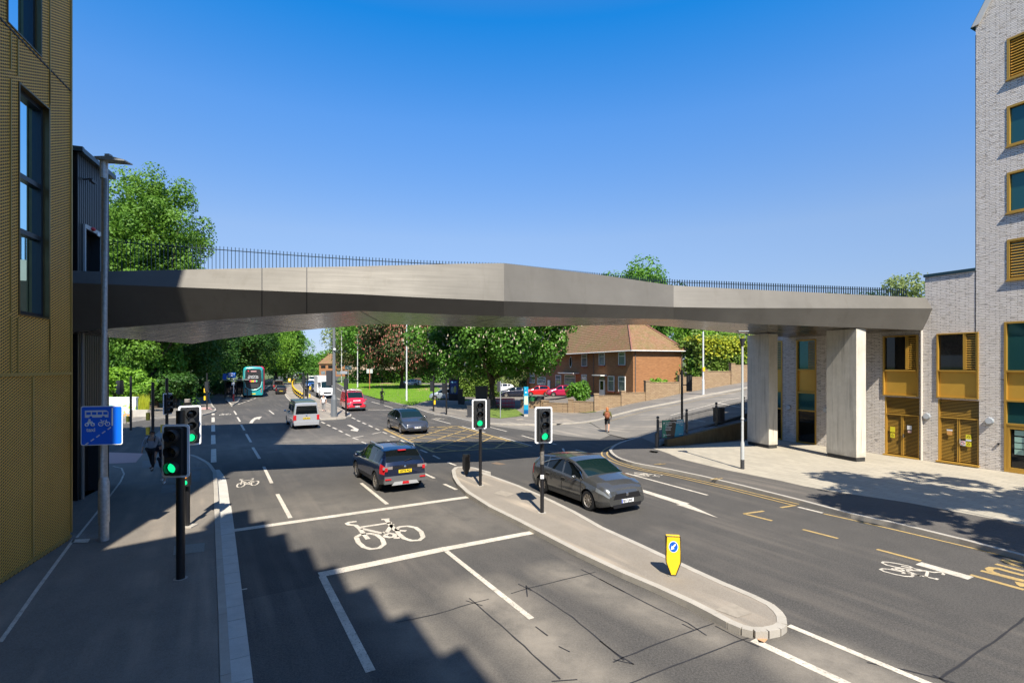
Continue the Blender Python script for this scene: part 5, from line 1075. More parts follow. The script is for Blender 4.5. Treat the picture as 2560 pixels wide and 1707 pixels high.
# ================================================================ VEHICLES
def lerp(t, x):
    if x <= t[0][0]: return t[0][1]
    for (a, b), (c, d) in zip(t, t[1:]):
        if x <= c: return b+(d-b)*(x-a)/(c-a)
    return t[-1][1]
def paint(name, c, metal=.35, rough=.25): return mat(name, c, rough, metal, coat=1.)
def wheel(parent, x, y, r, w=.2, side=1):
    wo = MB(); n = 26; prof = [(r*.64, -w/2), (r*.93, -w/2), (r, -w*.36), (r, w*.36), (r*.93, w/2), (r*.64, w/2)]
    rows = [[(pr*math.cos(2*math.pi*k/n), py, pr*math.sin(2*math.pi*k/n)) for pr, py in prof] for k in range(n+1)]
    wo.grid(rows); t = wo.build('wheel', M_RUB, parent, smooth=True, loc=(x, y, r))
    rm = MB(); s = side; yy = s*w*.36
    for k in range(10):
        a = 2*math.pi*k/10
        for da in (-.1, .1):
            c, d = math.cos(a+da), math.sin(a+da); c2, d2 = math.cos(a+da*.3), math.sin(a+da*.3); px, pz = -math.sin(a)*.012, math.cos(a)*.012
            rm.add([(c2*r*.12+px, yy, d2*r*.12+pz), (c2*r*.12-px, yy, d2*r*.12-pz), (c*r*.62-px*1.5, yy+s*.005, d*r*.62-pz*1.5), (c*r*.62+px*1.5, yy+s*.005, d*r*.62+pz*1.5)], [(0, 1, 2, 3)])
    rows = [[(q*math.cos(2*math.pi*k/n), yz, q*math.sin(2*math.pi*k/n)) for q, yz in ((r*.60, yy), (r*.66, s*w*.47), (r*.69, s*w*.5))] for k in range(n+1)]
    rm.grid(rows); rm.ball((0, yy, 0), r*.15, 8, 4, sc=(1, .4, 1)); rm.build('rim', M_ALLOY, t)
    bk = MB(); bk.add([(r*.64*math.cos(2*math.pi*k/n), yy-s*.05, r*.64*math.sin(2*math.pi*k/n)) for k in range(n)], [list(range(n))]); bk.build('brake_disc', M_BLK, t)
def car_body(root, sp, pm, glass=M_GLASS):
    L, Wd = sp['L'], sp['W']; xs = []; N = 72
    for k in range(N+1): xs.append(-L/2+L*k/N)
    xs = sorted(set([round(x, 4) for x in xs]+[round(s_*(L/2-d), 4) for s_ in (-1, 1) for d in (0, .02, .05, .09, .14)]+[round(x, 4) for x in sp.get('xs', [])]))
    r = sp['r']; arches = (sp['xf'], sp['xr'])
    top, belt = sp['top'], sp['belt']
    rows = []; 
    for x in xs:
        d = L/2-abs(x); e = 1-max(0, (1-d/.55))**2.6*(.22 if x > 0 else sp.get('rt', .12)); w = Wd/2*e
        zb = sp.get('zb', .2)+max(0, (1-d/.35))*.10; zt = lerp(top, x); zl = min(lerp(belt, x), zt-.02)
        c = max(0, min(1, (zt-zl-.03)/.35)); wr = w*(.93-sp.get('tumble', .15)*c); zr = zt-.03-.03*c
        arch = 0
        for xa in arches:
            dx = x-xa; Rr = r+.055
            if abs(dx) < Rr: arch = max(arch, r+math.sqrt(Rr*Rr-dx*dx))
        hb = zl-zb
        z = [zb, zb, zb+.03, zb+hb*.28, zb+hb*.55, zb+hb*.82, zl]
        y = [0, w*.8, w*.95, w*1.0, w*1.0, w*.985, w*.955]
        z = [max(q, min(arch, zl-.06)) if i < 6 else q for i, q in enumerate(z)]
        z += [zl+min(.03, (zt-zl)*.3), zl+(zr-zl)*.55, zr, zt-.008-.005*c, zt+.008, zt+.015]
        y += [w*.94, w*.94+(wr-w*.94)*.5, wr, wr*.93, wr*.5, 0]
        rows.append([(x, yy, zz) for yy, zz in zip(y, z)])
    parts = {}
    def put(key, q): parts.setdefault(key, []).append(q)
    nr = len(rows[0]); sw = sp.get('side', (-1, 1)); pil = sp.get('pillars', ()); ws = sp['ws']; rwn = sp.get('rw')
    for i in range(len(xs)-1):
        xm = (xs[i]+xs[i+1])/2
        for j in range(nr-1):
            q = [rows[i][j], rows[i+1][j], rows[i+1][j+1], rows[i][j+1]]; key = 'body'
            zc = sum(p[2] for p in q)/4
            if j < 2: key = 'underbody'
            elif j in (7, 8) and sw[0] < xm < sw[1] and not any(abs(xm-p) < .045 for p in pil) and lerp(top, xm)-lerp(belt, xm) > .12: key = 'side_window'
            elif j >= 10 and ws[0] < xm < ws[1]: key = 'windscreen'
            elif j >= 10 and rwn and rwn[0] < xm < rwn[1]: key = 'rear_window'
            elif j in sp.get('hlrow', (5,)) and xm > L/2-sp.get('hl', .42) and xm < L/2-.03: key = 'headlight'
            elif j in sp.get('tlrow', (4, 5)) and xm < -L/2+sp.get('tl', .25): key = 'tail_light'
            elif j in (2,) and sp.get('clad'): key = 'sill_cladding'
            elif j in (7,) and abs(xm) < 9 and sp.get('chrome') and sw[0] < xm < sw[1]: key = 'body'
            put(key, q); put(key, [(p[0], -p[1], p[2]) for p in q][::-1])
    for i, s_ in ((0, -1), (-1, 1)):
        rr = rows[i]; n = len(rr); poly = rr+[(p[0], -p[1], p[2]) for p in rr[1:-1]][::-1]
        put('end_panel', poly if s_ > 0 else poly[::-1])
    mm = {'body': pm, 'end_panel': pm, 'underbody': M_BLK, 'side_window': glass, 'windscreen': M_SCREEN, 'rear_window': glass, 'headlight': mat('headlight_lens', (.22, .24, .26), .08, .3, spec=1.), 'tail_light': M_REDP, 'sill_cladding': M_DK}
    body = None
    for key, qs in parts.items():
        mb = MB(); idx = {}
        for q in qs:
            f = []
            for p in q:
                k = (round(p[0], 4), round(p[1], 4), round(p[2], 4))
                if k not in idx: idx[k] = len(mb.v); mb.v.append(p)
                if idx[k] not in f: f.append(idx[k])
            if len(f) > 2: mb.f.append(f); mb.m.append(0)
        if key in ('headlight', 'tail_light', 'side_window', 'end_panel', 'sill_cladding'):
            ax_ = 0 if key == 'end_panel' else 1
            for sd in (1, -1):
                hb_ = MB(); fs = [f for f in mb.f if sum(mb.v[k][ax_] for k in f)*sd > 0]; us = sorted({k for f in fs for k in f}); mp_ = {k: i for i, k in enumerate(us)}
                hb_.v = [mb.v[k] for k in us]; hb_.f = [[mp_[k] for k in f] for f in fs]; hb_.m = [0]*len(fs); fixn(hb_.build(key, mm[key], root, smooth=True))
            continue
        fixn(mb.build(key, mm[key], root, smooth=True))
    for xw in arches:
        for s_ in (-1, 1): wheel(root, xw, s_*(Wd/2-.125), r, .21, s_)
    for s_ in (-1, 1):
        m = MB(); xm_ = sp.get('mir', ws[1]-.35); zm_ = lerp(belt, xm_)+.07
        m.ball((xm_, s_*(Wd/2+.10), zm_), .1, 8, 6, sc=(.6, 1.0, .72)); m.box((xm_, s_*(Wd/2-.0), zm_-.04), (.06, .12, .04)); m.build('door_mirror', sp.get('mirm', pm), root, smooth=True)
def plate(root, x, z, s, yellow, face, w=.5):
    m = mat('yellow_plate', (.75, .55, .01), .5) if yellow else mat('white_plate', (.75, .76, .78), .5)
    o = MB().box((x, 0, z), (.012, w, .115)).build('number_plate', m, root)
    rot = (rad(90), 0, rad(90) if face > 0 else rad(-90))
    text(s, .1, M_BLK, o, (x+face*.009, 0, z), rot, 'plate_text', font_bold=.003)
    if not yellow: MB().box((x+face*.007, -face*w*.46, z), (.004, .04, .11)).build('plate_band', mat('plate_blue', (.01, .05, .4), .5), o)
def place(root, p, hdg): root.location = (p[0], p[1], p[2] if len(p) > 2 else 0); root.rotation_euler.z = math.atan2(hdg[1], hdg[0]); return root
def panel(root, name, m, x, y0, y1, z0, z1, d=.012, taper=0.):
    return MB().ext([(x, y0, z0), (x, y1, z0), (x, y1-taper, z1), (x, y0+taper, z1)], (d, 0, 0)).build(name, m, root)
# --- grey hatchback
hatch_sp = dict(L=4.37, W=1.81, r=.325, xf=1.30, xr=-1.36, zb=.18, top=[(-2.185, .86), (-2.13, 1.0), (-2.04, 1.09), (-1.78, 1.30), (-1.5, 1.39), (-.8, 1.462), (0, 1.485), (.35, 1.42), (.75, 1.25), (1.15, 1.06), (1.3, 1.03), (1.7, .96), (2.0, .85), (2.12, .75), (2.185, .62)],
    belt=[(-2.185, .74), (-2.0, 1.0), (-1.4, 1.01), (0, .95), (1.0, .90), (1.7, .82), (2.0, .73), (2.185, .58)], side=(-1.55, .85), pillars=(-.12, -1.05), ws=(.34, 1.13), rw=(-2.05, -1.5), mir=.72, hl=.5, xs=[.34, 1.13, -.35, -.165, -.075])
PG = paint('graphite_metallic_paint', (.085, .086, .084), .5)
v = thing('parked_car', '', 'car'); v.name = 'hatchback_car'
tag(v, 'grey five door hatchback in the near right lane facing the viewer', 'car', 'cars on the road')
car_body(v, hatch_sp, PG); X = 2.185
panel(v, 'grille', M_BLK, X-.02, -.56, .56, .50, .66, .03, .08); panel(v, 'lower_grille', M_BLK, X-.01, -.55, .55, .22, .33, .02, -.05); MB().box((X-.02, 0, .60), (.03, .95, .025)).build('grille_bar', M_CHROME, v); MB().ball((X+.0, 0, .615), .06, sc=(.4, 1, 1)).build('badge', M_CHROME, v)
plate(v, X+.015, .42, 'RJ17 JNZ', False, 1)
st = MB(); 
for s_ in (-1, 1): st.tube([(-1.6, s_*.865, 1.035), (-.9, s_*.80, 1.30), (-.3, s_*.735, 1.425), (.3, s_*.74, 1.375), (.8, s_*.80, 1.15), (1.0, s_*.85, .96)], .012, 5)
st.build('window_trim', M_CHROME, v)
hd2 = MB(); [hd2.box((x, s_*.905, .83), (.2, .03, .03)) for s_ in (-1, 1) for x in (.0, -.95)]; hd2.build('door_handles', PG, v)
sl_ = MB(); [sl_.tube([(x, s_*.91, .30), (x, s_*.912, .6), (x-.02, s_*.885, .9)], .006, 4) for s_ in (-1, 1) for x in (.95, -.12, -1.0)]; sl_.build('door_gaps', M_BLK, v)
sh_ = MB(); sh_.box((1.15, 0, 1.01), (.12, 1.2, .03), 0); sh_.build('wiper_cowl', M_BLK, v); MB().cyl((-1.15, 0, 1.41), (-1.4, 0, 1.55), .008).build('aerial', M_BLK, v)
hatch = place(v, (2.55, 18.2), (.5, -.866))
# --- navy SUV seen from behind
suv_sp = dict(L=4.3, W=1.79, r=.345, xf=1.28, xr=-1.32, zb=.26, top=[(-2.15, 1.0), (-2.06, 1.12), (-1.9, 1.32), (-1.66, 1.50), (-1.25, 1.56), (-.4, 1.585), (.2, 1.56), (.5, 1.45), (.95, 1.18), (1.2, 1.08), (1.8, 1.02), (2.05, .92), (2.15, .7)],
    belt=[(-2.15, .98), (-1.9, 1.06), (0, 1.0), (1.1, .96), (2.0, .84), (2.15, .6)], side=(-1.75, .8), pillars=(-.1, -1.05), ws=(.4, 1.15), rw=(-2.06, -1.66), rt=.13, tl=.3, clad=True, tumble=.20, mir=.78, xs=[-1.72, -2.07])
PN = paint('navy_metallic_paint', (.004, .010, .034), .3)
v = thing('sport_utility_car', 'dark navy sport utility car with silver roof rails driving away in the near lane', 'car', group='cars on the road')
car_body(v, suv_sp, PN, M_GLASS); X = -2.15
panel(v, 'rear_bumper', mat('grey_cladding', (.10, .10, .10), .55), X-.06, -.80, .80, .36, .62, .12, .02); panel(v, 'skid_plate', mat('silver_plastic', (.5, .5, .5), .4, .4), X-.085, -.52, .52, .30, .42, .03, .1)
panel(v, 'red_fog_lamp', M_REDP, X-.10, -.13, .13, .33, .42, .03, .02)
for s_ in (-1, 1): MB().box((X-.07, s_*.66, .53), (.03, .22, .05)).build('reflector', M_REDP, v); MB().box((X+.0, s_*.66, .93), (.05, .36, .10)).build('lamp_cluster', mat('clear_lamp', (.22, .19, .18), .15), v); MB().box((X-.02, s_*.72, .88), (.05, .1, .13)).build('rear_lamp', M_REDP, v)
MB().box((X-.005, 0, .93), (.03, 1.0, .07)).build('lamp_bar', M_BLK, v); MB().ball((X-.02, 0, .945), .05, sc=(.4, 1, 1)).build('badge', M_CHROME, v)
plate(v, X-.025, .78, 'GY73 PCJ', True, -1)
rr_ = MB(); [rr_.tube([(-1.5, s_*.62, 1.55), (-1.4, s_*.62, 1.62), (.0, s_*.62, 1.645), (.2, s_*.62, 1.57)], .022, 6) for s_ in (-1, 1)]; rr_.build('roof_rails', mat('satin_silver', (.6, .6, .6), .3, .8), v)
MB().box((-1.78, 0, 1.50), (.1, .3, .03)).build('brake_lamp', M_REDP, v); wp = MB(); wp.tube([(-2.1, 0, 1.13), (-2.05, -.3, 1.2)], .012, 4); wp.build('rear_wiper', M_BLK, v)
place(v, (-5.1, 20.97), (-.527, .85))
# --- grey electric crossover
ev_sp = dict(L=4.7, W=1.9, r=.35, xf=1.45, xr=-1.42, zb=.2, top=[(-2.35, .95), (-2.2, 1.1), (-1.9, 1.22), (-1.2, 1.5), (-.3, 1.615), (.2, 1.58), (.7, 1.42), (1.35, 1.06), (1.5, 1.0), (2.0, .86), (2.25, .72), (2.35, .5)],
    belt=[(-2.35, .9), (-2.0, 1.08), (0, 1.02), (1.2, .94), (2.0, .74), (2.35, .45)], side=(-1.7, 1.0), pillars=(-.15, -1.1), ws=(.25, 1.33), rw=(-2.0, -1.2), mir=.95, hl=.6)
v = thing('crossover_car', 'dark grey smooth nosed car entering the yellow box junction', 'car', group='cars on the road')
car_body(v, ev_sp, paint('dark_grey_metallic_paint', (.07, .075, .088), .6), M_GLASS); X = 2.35; panel(v, 'lower_grille', M_BLK, X-.01, -.6, .6, .24, .34, .02, .04); plate(v, X+.01, .48, 'LD73 WZO', False, 1)
place(v, (-7.55, 37.2), (.476, -.88)); ev = v
# --- silver camper van, seen from behind
van_sp = dict(L=4.9, W=1.9, r=.34, xf=1.58, xr=-1.42, zb=.24, top=[(-2.45, 1.86), (-2.3, 1.93), (-1, 1.95), (.9, 1.93), (1.1, 1.88), (1.75, 1.2), (2.1, 1.08), (2.35, .92), (2.45, .6)],
    belt=[(-2.45, 1.08), (0, 1.08), (1.6, 1.05), (2.2, .9), (2.45, .55)], side=(-2.2, 1.45), pillars=(.75, -.75), ws=(1.08, 1.72), rt=.06, tumble=.12, mir=1.45, tl=.14, tlrow=(3, 4, 5))
v = thing('camper_van', 'silver camper van with dark pop-up roof seen from behind in the middle lane', 'van', group='vans on the road')
PS = paint('silver_paint', (.50, .51, .53), .5); car_body(v, van_sp, PS, M_GLASS); X = -2.45
panel(v, 'rear_window', M_GLASS, X-.012, -.76, .76, 1.12, 1.72, .02, .07)
for s_ in (-1, 1): MB().box((X-.01, s_*.80, .86), (.04, .18, .36)).build('tail_lamp', M_REDP, v); MB().box((X-.03, s_*.72, .46), (.03, .2, .05)).build('reflector', M_REDP, v)
panel(v, 'rear_bumper', PS, X-.07, -.86, .86, .3, .56, .08, .02); MB().ball((X-.015, 0, 1.0), .065, sc=(.3, 1, 1)).build('badge', M_CHROME, v); plate(v, X-.02, .80, 'GY66 MGN', True, -1)
r_ = MB(); r_.ext([(-2.2, -.72, 1.94), (1.0, -.72, 1.94), (.8, -.64, 2.06), (-2.1, -.64, 2.08)], (0, 1.44, 0)); fixn(r_.build('pop_up_roof', mat('dark_green_roof', (.02, .045, .04), .35), v))
place(v, (-16.4, 40.3), (-.497, .868)); camper = v
# --- red van, front
rv_sp = dict(van_sp); rv_sp.update(L=4.97, W=1.98, top=[(-2.48, 1.86), (-2.3, 1.95), (.7, 1.95), (.95, 1.88), (1.7, 1.3), (2.05, 1.15), (2.38, .98), (2.48, .6)], side=(.55, 1.5), pillars=(), ws=(.93, 1.68), hl=.35)
v = thing('red_van', 'bright red panel van with roof rack and white lettering at the lights', 'van', group='vans on the road')
car_body(v, rv_sp, paint('bright_red_paint', (.55, .012, .025), .1), M_GLASS); X = 2.48; panel(v, 'grille', M_BLK, X-.005, -.42, .42, .62, .82, .03, -.05); panel(v, 'front_bumper', M_DK, X-.05, -.85, .85, .26, .42, .08, .02); plate(v, X+.04, .5, 'EO20 NKX', False, 1)
text('eurotech', .2, M_WP, v, (2.26, 0, 1.09), (rad(35), 0, rad(90)), 'van_lettering', font_bold=.01)
for s_ in (-1, 1): MB().box((X-.16, s_*.76, .82), (.24, .26, .2)).build('headlamp', mat('headlight_lens', (.45, .47, .5)), v)
rk_ = MB()
for x in (-1.8, -.9, 0, .6): rk_.cyl((x, -.8, 2.1), (x, .8, 2.1), .025, n=6); [rk_.cyl((x, s_*.8, 1.92), (x, s_*.8, 2.1), .02, n=5) for s_ in (-1, 1)]
rk_.cyl((-2, -.4, 2.15), (.8, -.4, 2.15), .06); rk_.cyl((-2, .3, 2.15), (.8, .3, 2.15), .04); rk_.build('roof_rack', mat('rack_grey', (.4, .4, .4), .4, .5), v)
place(v, (-17.05, 55.3), (.46, -.89)); redvan = v
# --- box truck
tr_sp = dict(L=2.6, W=1.95, r=.36, xf=.55, xr=-5., zb=.4, top=[(-1.3, 2.45), (.1, 2.5), (.3, 2.42), (.75, 1.45), (1.1, 1.25), (1.25, 1.0), (1.3, .7)], belt=[(-1.3, 1.3), (.6, 1.28), (1.2, .95), (1.3, .6)], side=(-.9, .55), pillars=(), ws=(.28, .73), mir=.5, hl=.35, rt=.0)
v = thing('box_truck', 'white box truck queueing behind the grey camera pole', 'truck')
car_body(v, tr_sp, mat('white_truck_paint', (.78, .78, .78), .3), M_GLASS); 
for o in [o for o in bpy.data.objects if o.parent == v and o.name.startswith('wheel') and o.location.x < -3]: o.location.x = -3.6
b_ = MB(); b_.box((-3.2, 0, 2.0), (4.2, 2.2, 2.4)); b_.ext([(-1.1, -1.1, 2.3), (-1.1, 1.1, 2.3), (-1.1, 1.1, 3.2), (-1.1, -1.1, 3.2)], (.75, 0, 0)); b_.build('cargo_box', mat('white_box_panels', (.80, .80, .79), .5), v)
MB().box((-3.0, 0, .6), (4.0, .9, .25)).build('chassis', M_BLK, v); panel(v, 'grille', M_BLK, 1.3, -.5, .5, .72, .95, .02, -.05); plate(v, 1.33, .5, 'KX16 VBD', False, 1)
place(v, (-27.0, 75.0), (.45, -.893)); truck = v
# --- double deck bus
def bus(label, col, col2, loc, hdg, front=False, sc=1., L=10.6, name='double_decker_bus', ad=False):
    v = thing(name, label, 'bus', group='double decker buses'); Wd = 2.55; H = 4.3
    prof = []   # cross-section, rounded roof
    for y, z in ((-1.2, .3), (-1.27, .5), (-1.275, 2.2), (-1.26, 3.7), (-1.18, 4.08), (-.95, 4.25), (0, 4.3), (.95, 4.25), (1.18, 4.08), (1.26, 3.7), (1.275, 2.2), (1.27, .5), (1.2, .3)): prof.append((y, z))
    rows = []
    for x, k, dz in ((-L/2, .9, .25), (-L/2+.06, .96, .1), (-L/2+.2, 1., 0), (-1.5, 1, 0), (L/2-.5, 1, 0), (L/2-.15, .97, .05), (L/2, .88, .25)): rows.append([(x, y*k, .3+(z-.3)*(1-dz/4.3)) for y, z in prof])
    b = MB(); b.grid(rows); b.add(rows[0], [list(range(len(prof)))[::-1]]); b.add(rows[-1], [list(range(len(prof)))]); fixn(b.build('body', col, v, smooth=True))
    for s_ in (-1, 1):
        for z0, z1, nm in ((1.25, 2.0, 'lower_deck_windows'), (2.75, 3.55, 'upper_deck_windows')): MB().box((0, s_*1.275, (z0+z1)/2), (L-1.2, .03, z1-z0)).build(nm, M_GLASS, v)
        for x in (-3.4, 3.3): wheel(v, x, s_*1.12, .48, .28, s_)
    X = -L/2 if not front else L/2; f = -1 if not front else 1
    if not front:
        MB().ext([(X-.01, -1.0, 1.15), (X-.01, 1.0, 1.15), (X-.01, 1.02, 2.3), (X-.01, .96, 3.75), (X-.01, .8, 3.92), (X-.01, -.8, 3.92), (X-.01, -.96, 3.75), (X-.01, -1.02, 2.3)], (-.03, 0, 0)).build('rear_glazing', mat('smoked_panel', (.03, .03, .032), .15), v)
        rg = MB(); rg.tube([(X-.06, -1.06, 3.8), (X-.06, -1.1, 2.2), (X-.06, -.95, 1.45), (X-.06, -.5, 1.1), (X-.06, 0, 1.02), (X-.06, .5, 1.1), (X-.06, .95, 1.45), (X-.06, 1.1, 2.2), (X-.06, 1.06, 3.8)], .07, 6); rg.build('rear_ring', col2, v, smooth=True)
        MB().box((X-.05, 0, 1.62), (.02, 1.35, .55)).build('engine_grille', M_DK, v); MB().box((X-.05, 0, 1.98), (.025, 1.9, .05)).build('panel_line', M_BLK, v)
        for s_ in (-1, 1):
            for z, m in ((.95, M_REDP), (1.15, mat('amber_lens', (.7, .25, .02), .3)), (.75, M_REDP)): MB().cyl((X+.03, s_*1.0, z), (X-.02, s_*1.0, z), .07).build('tail_lamp', m, v)
        o = MB().box((X-.02, 0, .5), (.02, .6, .13)).build('number_plate', mat('yellow_plate', (.75, .55, .01)), v)
        if ad:
            R3 = (rad(90), 0, rad(-90)); text('Travel by bus\n364 days a year', .22, M_WP, v, (X-.05, 0, 2.85), R3, 'rear_advert_text', font_bold=.004)
            for k, c in enumerate(((.6, .05, .1), (.7, .35, .03), (.6, .55, .05), (.6, .1, .3), (.1, .45, .3))): MB().ball((X-.06, .4-k*.2, 2.25), .13, 7, 5, sc=(.15, 1, 1.1)).build('advert_shape', mat('ad_%d' % k if 0 else 'advert_colour_'+'abcde'[k], c, .5), v)
            MB().add([(X-.05, .72, 3.75), (X-.05, .60, 3.5), (X-.05, .52, 3.75)], [(0, 1, 2)]).build('advert_mark', mat('advert_red', (.6, .03, .05), .5), v); MB().box((X-.045, -.05, 3.62), (.01, .7, .14)).build('advert_strip', mat('advert_pale', (.5, .3, .3), .5), v)
    else:
        for z0, z1, nm in ((1.05, 2.1, 'windscreen'), (2.8, 3.75, 'upper_windscreen')): MB().box((X+.0, 0, (z0+z1)/2), (.05, 2.1, z1-z0)).build(nm, M_GLASS, v)
        MB().box((X+.01, 0, 2.45), (.04, 1.5, .35)).build('destination_panel', M_BLK, v); MB().box((X+.01, 0, .62), (.06, 2.25, .35)).build('red_skirt', col2, v)
    place(v, loc, hdg); v.scale = (sc,)*3; return v
bus('turquoise double decker bus waiting at the stop with dark rear window and advert', mat('turquoise_paint', (.012, .27, .29), .3, coat=.6), mat('pale_turquoise', (.22, .58, .58), .3), (-41.0, 81.8), (-.45, .893), sc=1.07, ad=True)
bus('crimson double decker bus just ahead of the turquoise bus', mat('crimson_paint', (.38, .015, .05), .3, coat=.6), mat('crimson_paint', (0, 0, 0)), (-47.05, 94.8), (-.45, .893), sc=1.08)
bus('distant cream and red double decker bus coming towards the junction', mat('cream_paint', (.6, .55, .42), .4), mat('bus_red', (.45, .03, .04), .4), (-99, 297), (.33, -.94), True, 1.25)
# --- other traffic as repainted copies of the built cars
def recol(root, pm):
    for o in bpy.data.objects:
        if o.parent == root and (o.name.startswith('body') or o.name.startswith('end_panel') or o.name.startswith('door_mirror')):
            o.data = o.data.copy(); o.data.materials[0] = pm
    return root
def clone(src, nm, label, loc, hdg, pm, cat='car', grp='cars on the road', sc=1.):
    c = dup(src, loc, math.atan2(hdg[1], hdg[0]), label, grp, sc); c.name = nm; c['category'] = cat; return recol(c, pm)
small_sp = dict(hatch_sp); small_sp.update(L=3.7, W=1.66, r=.3, xf=1.1, xr=-1.15, top=[(-1.85, .95), (-1.78, 1.05), (-1.62, 1.3), (-1.4, 1.42), (-.6, 1.48), (0, 1.47), (.3, 1.40), (.9, 1.05), (1.0, 1.0), (1.4, .92), (1.7, .78), (1.85, .55)],
    belt=[(-1.85, .85), (-1.6, .98), (0, .92), (.9, .88), (1.5, .74), (1.85, .48)], side=(-1.45, .7), pillars=(-.2,), ws=(.28, .88), rw=(-1.77, -1.42), mir=.6, hl=.4, tl=.2, tlrow=(4, 5, 6), xs=[])
v = thing('small_car', 'small black hatchback with large red tail lights driving away behind the bus', 'car', group='cars on the road'); car_body(v, small_sp, paint('black_paint_gloss', (.02, .018, .02), .3)); plate(v, -1.86, .55, 'GU12 XRE', True, -1); small = place(v, (-38.8, 86.6), (-.45, .893))
BL = paint('blue_paint', (.015, .06, .22), .3); RDP = paint('red_paint', (.55, .01, .01), .1); WHT = paint('white_paint', (.72, .72, .72), .0); NV = paint('black_blue_paint', (.012, .014, .03), .3)
clone(camper, 'grey_van', 'grey brown van ahead of the small black hatchback', (-45.8, 101, 0), (-.46, .89), paint('bronze_grey_paint', (.10, .07, .06), .4), 'van', 'vans on the road')
clone(hatch, 'blue_car', 'mid blue car in the oncoming queue behind the box truck', (-43.8, 112, 0), (.45, -.89), BL, sc=1.03)
clone(small, 'dark_car', 'very dark car half hidden behind the white box truck', (-35.9, 94.5, 0), (.45, -.89), NV)
clone(redvan, 'white_van', 'white van with yellow roof sign queueing behind the blue car', (-51.5, 133, 0), (.42, -.91), WHT, 'van', 'vans on the road')
clone(hatch, 'dark_red_car', 'dark maroon car on the far bend of the left carriageway', (-95, 231, 0), (-.3, .95), paint('maroon_paint', (.05, .008, .015), .2), sc=1.15)
for i, (px, py, m, lb_) in enumerate(((757, 925.5, WHT, 'tiny white car at the far end of the left carriageway'), (773.6, 927.5, WHT, 'tiny pale car among the farthest traffic'), (788, 928.5, WHT, 'tiny white estate car right of the farthest traffic'), (766, 929.5, BL, 'tiny blue car among the farthest traffic'), (804, 936, BL, 'tiny blue car seen above the white box truck'), (762, 924.5, NV, 'tiny dark car farthest along the road'), (757, 948, NV, 'tiny dark car behind the thin black signal poles'))):
    p = G('S', (px, py)); clone(small, 'distant_car', lb_, (p.x, p.y, 0), (.3, -.95) if i % 2 else (-.3, .95), m, sc=1.25 if p.y > 300 else 1.1)
for nm, lb_, px, Yd, z, hx, m, src in (('red_car', 'bright red hatchback parked on the drive behind the blue totem', 1343, 76, .3, (-1, -.12), RDP, small), ('crimson_car', 'crimson hatchback parked nearest the brick house', 1400, 69, .62, (-1, -.15), paint('crimson_car_paint', (.42, .01, .06), .2), small),
                                       ('navy_car', 'dark navy car parked left of the bright red hatchback', 1286, 76, .1, (-1, -.1), NV, hatch), ('white_car', 'white car parked behind the horse chestnut trunk', 1254, 90, .15, (-1, 0), WHT, hatch), ('white_car', 'white car parked beyond the tree stump on the grass', 1028, 118, .15, (-1, .15), WHT, hatch), ('silver_car', 'silver car bonnet behind the far signal poles', 1108, 70, .1, (-1, -.1), paint('silver_car_paint', (.35, .4, .45), .5), small)):
    x, y = xy(px, Yd); clone(src, nm, lb_, (x, y, z), hx, m, grp='parked cars')
# ================================================================ SIGNALS, SIGNS, LAMPS
M_SIG = mat('signal_housing', (.022, .023, .025), .45); M_LENS = mat('dark_lens', (.012, .012, .013), .12)
M_GRNL = mat('green_signal_light', (.0, .12, .06), .3, emit=(.005, .62, .22), es=.9); M_AMB = mat('amber_signal_light', (.6, .2, .02), .3, emit=(1., .35, .05), es=.5); M_BORD = mat('white_border', (.88, .89, .92), .35)
def rrect(w, h, r, n=4):
    pts = []
    for cx, cz, a0 in ((w/2-r, h/2-r, 0), (-w/2+r, h/2-r, 90), (-w/2+r, -h/2+r, 180), (w/2-r, -h/2+r, 270)):
        for k in range(n+1): a_ = rad(a0+90*k/n); pts.append((cx+r*math.cos(a_), cz+r*math.sin(a_)))
    return pts
def head(root, x, y, z, yaw, board=True, lit=True, bw=.56, bh=1.12, green=True):
    """three aspect signal head facing local -y rotated by yaw; z = centre"""
    R = Matrix.Rotation(yaw, 4, 'Z'); 
    def bl(mb, nm, m, smooth=False, par=None):
        mb.v = [tuple(R @ Vector(p)+Vector((x, y, z))) for p in mb.v]; return fixn(mb.build(nm, m, par or root, smooth=smooth))
    if board:
        o = MB(); o.ext([(p[0], .0, p[1]) for p in rrect(bw, bh, .07)], (0, .02, 0)); hd_o = bl(o, 'backing_board', M_BORD)
        o = MB(); o.ext([(p[0], -.006, p[1]) for p in rrect(bw-.09, bh-.09, .04)], (0, .003, 0)); bl(o, 'board_face', M_SIG, par=hd_o)
    o = MB(); o.ext([(p[0], -.10, p[1]) for p in rrect(.34, 1.0, .04)], (0, .22, 0)); hb = bl(o, 'signal_head', M_SIG)
    for k, zz in enumerate((.33, 0, -.33)):
        n = 16; v_ = MB(); r0 = .125; ang = [rad(-60+300*i/(n-1)) for i in range(n)]
        rows = [[(r*math.cos(a_), yy-(.04 if rr_ else 0)*max(0, math.sin(a_)), zz+r*math.sin(a_)) for a_ in ang] for r, yy, rr_ in ((r0+.012, -.1, 0), (r0+.008, -.22, 1), (r0-.004, -.22, 1), (r0-.004, -.1, 0))]
        v_.grid(rows); bl(v_, 'visor', M_SIG, True, hb)
        l_ = MB(); l_.ball((0, -.10, zz), .105, 14, 6, sc=(1, .3, 1)); bl(l_, 'green_light' if (k == 2 and lit) else 'unlit_lens', M_GRNL if (k == 2 and lit) else M_LENS, True, hb)
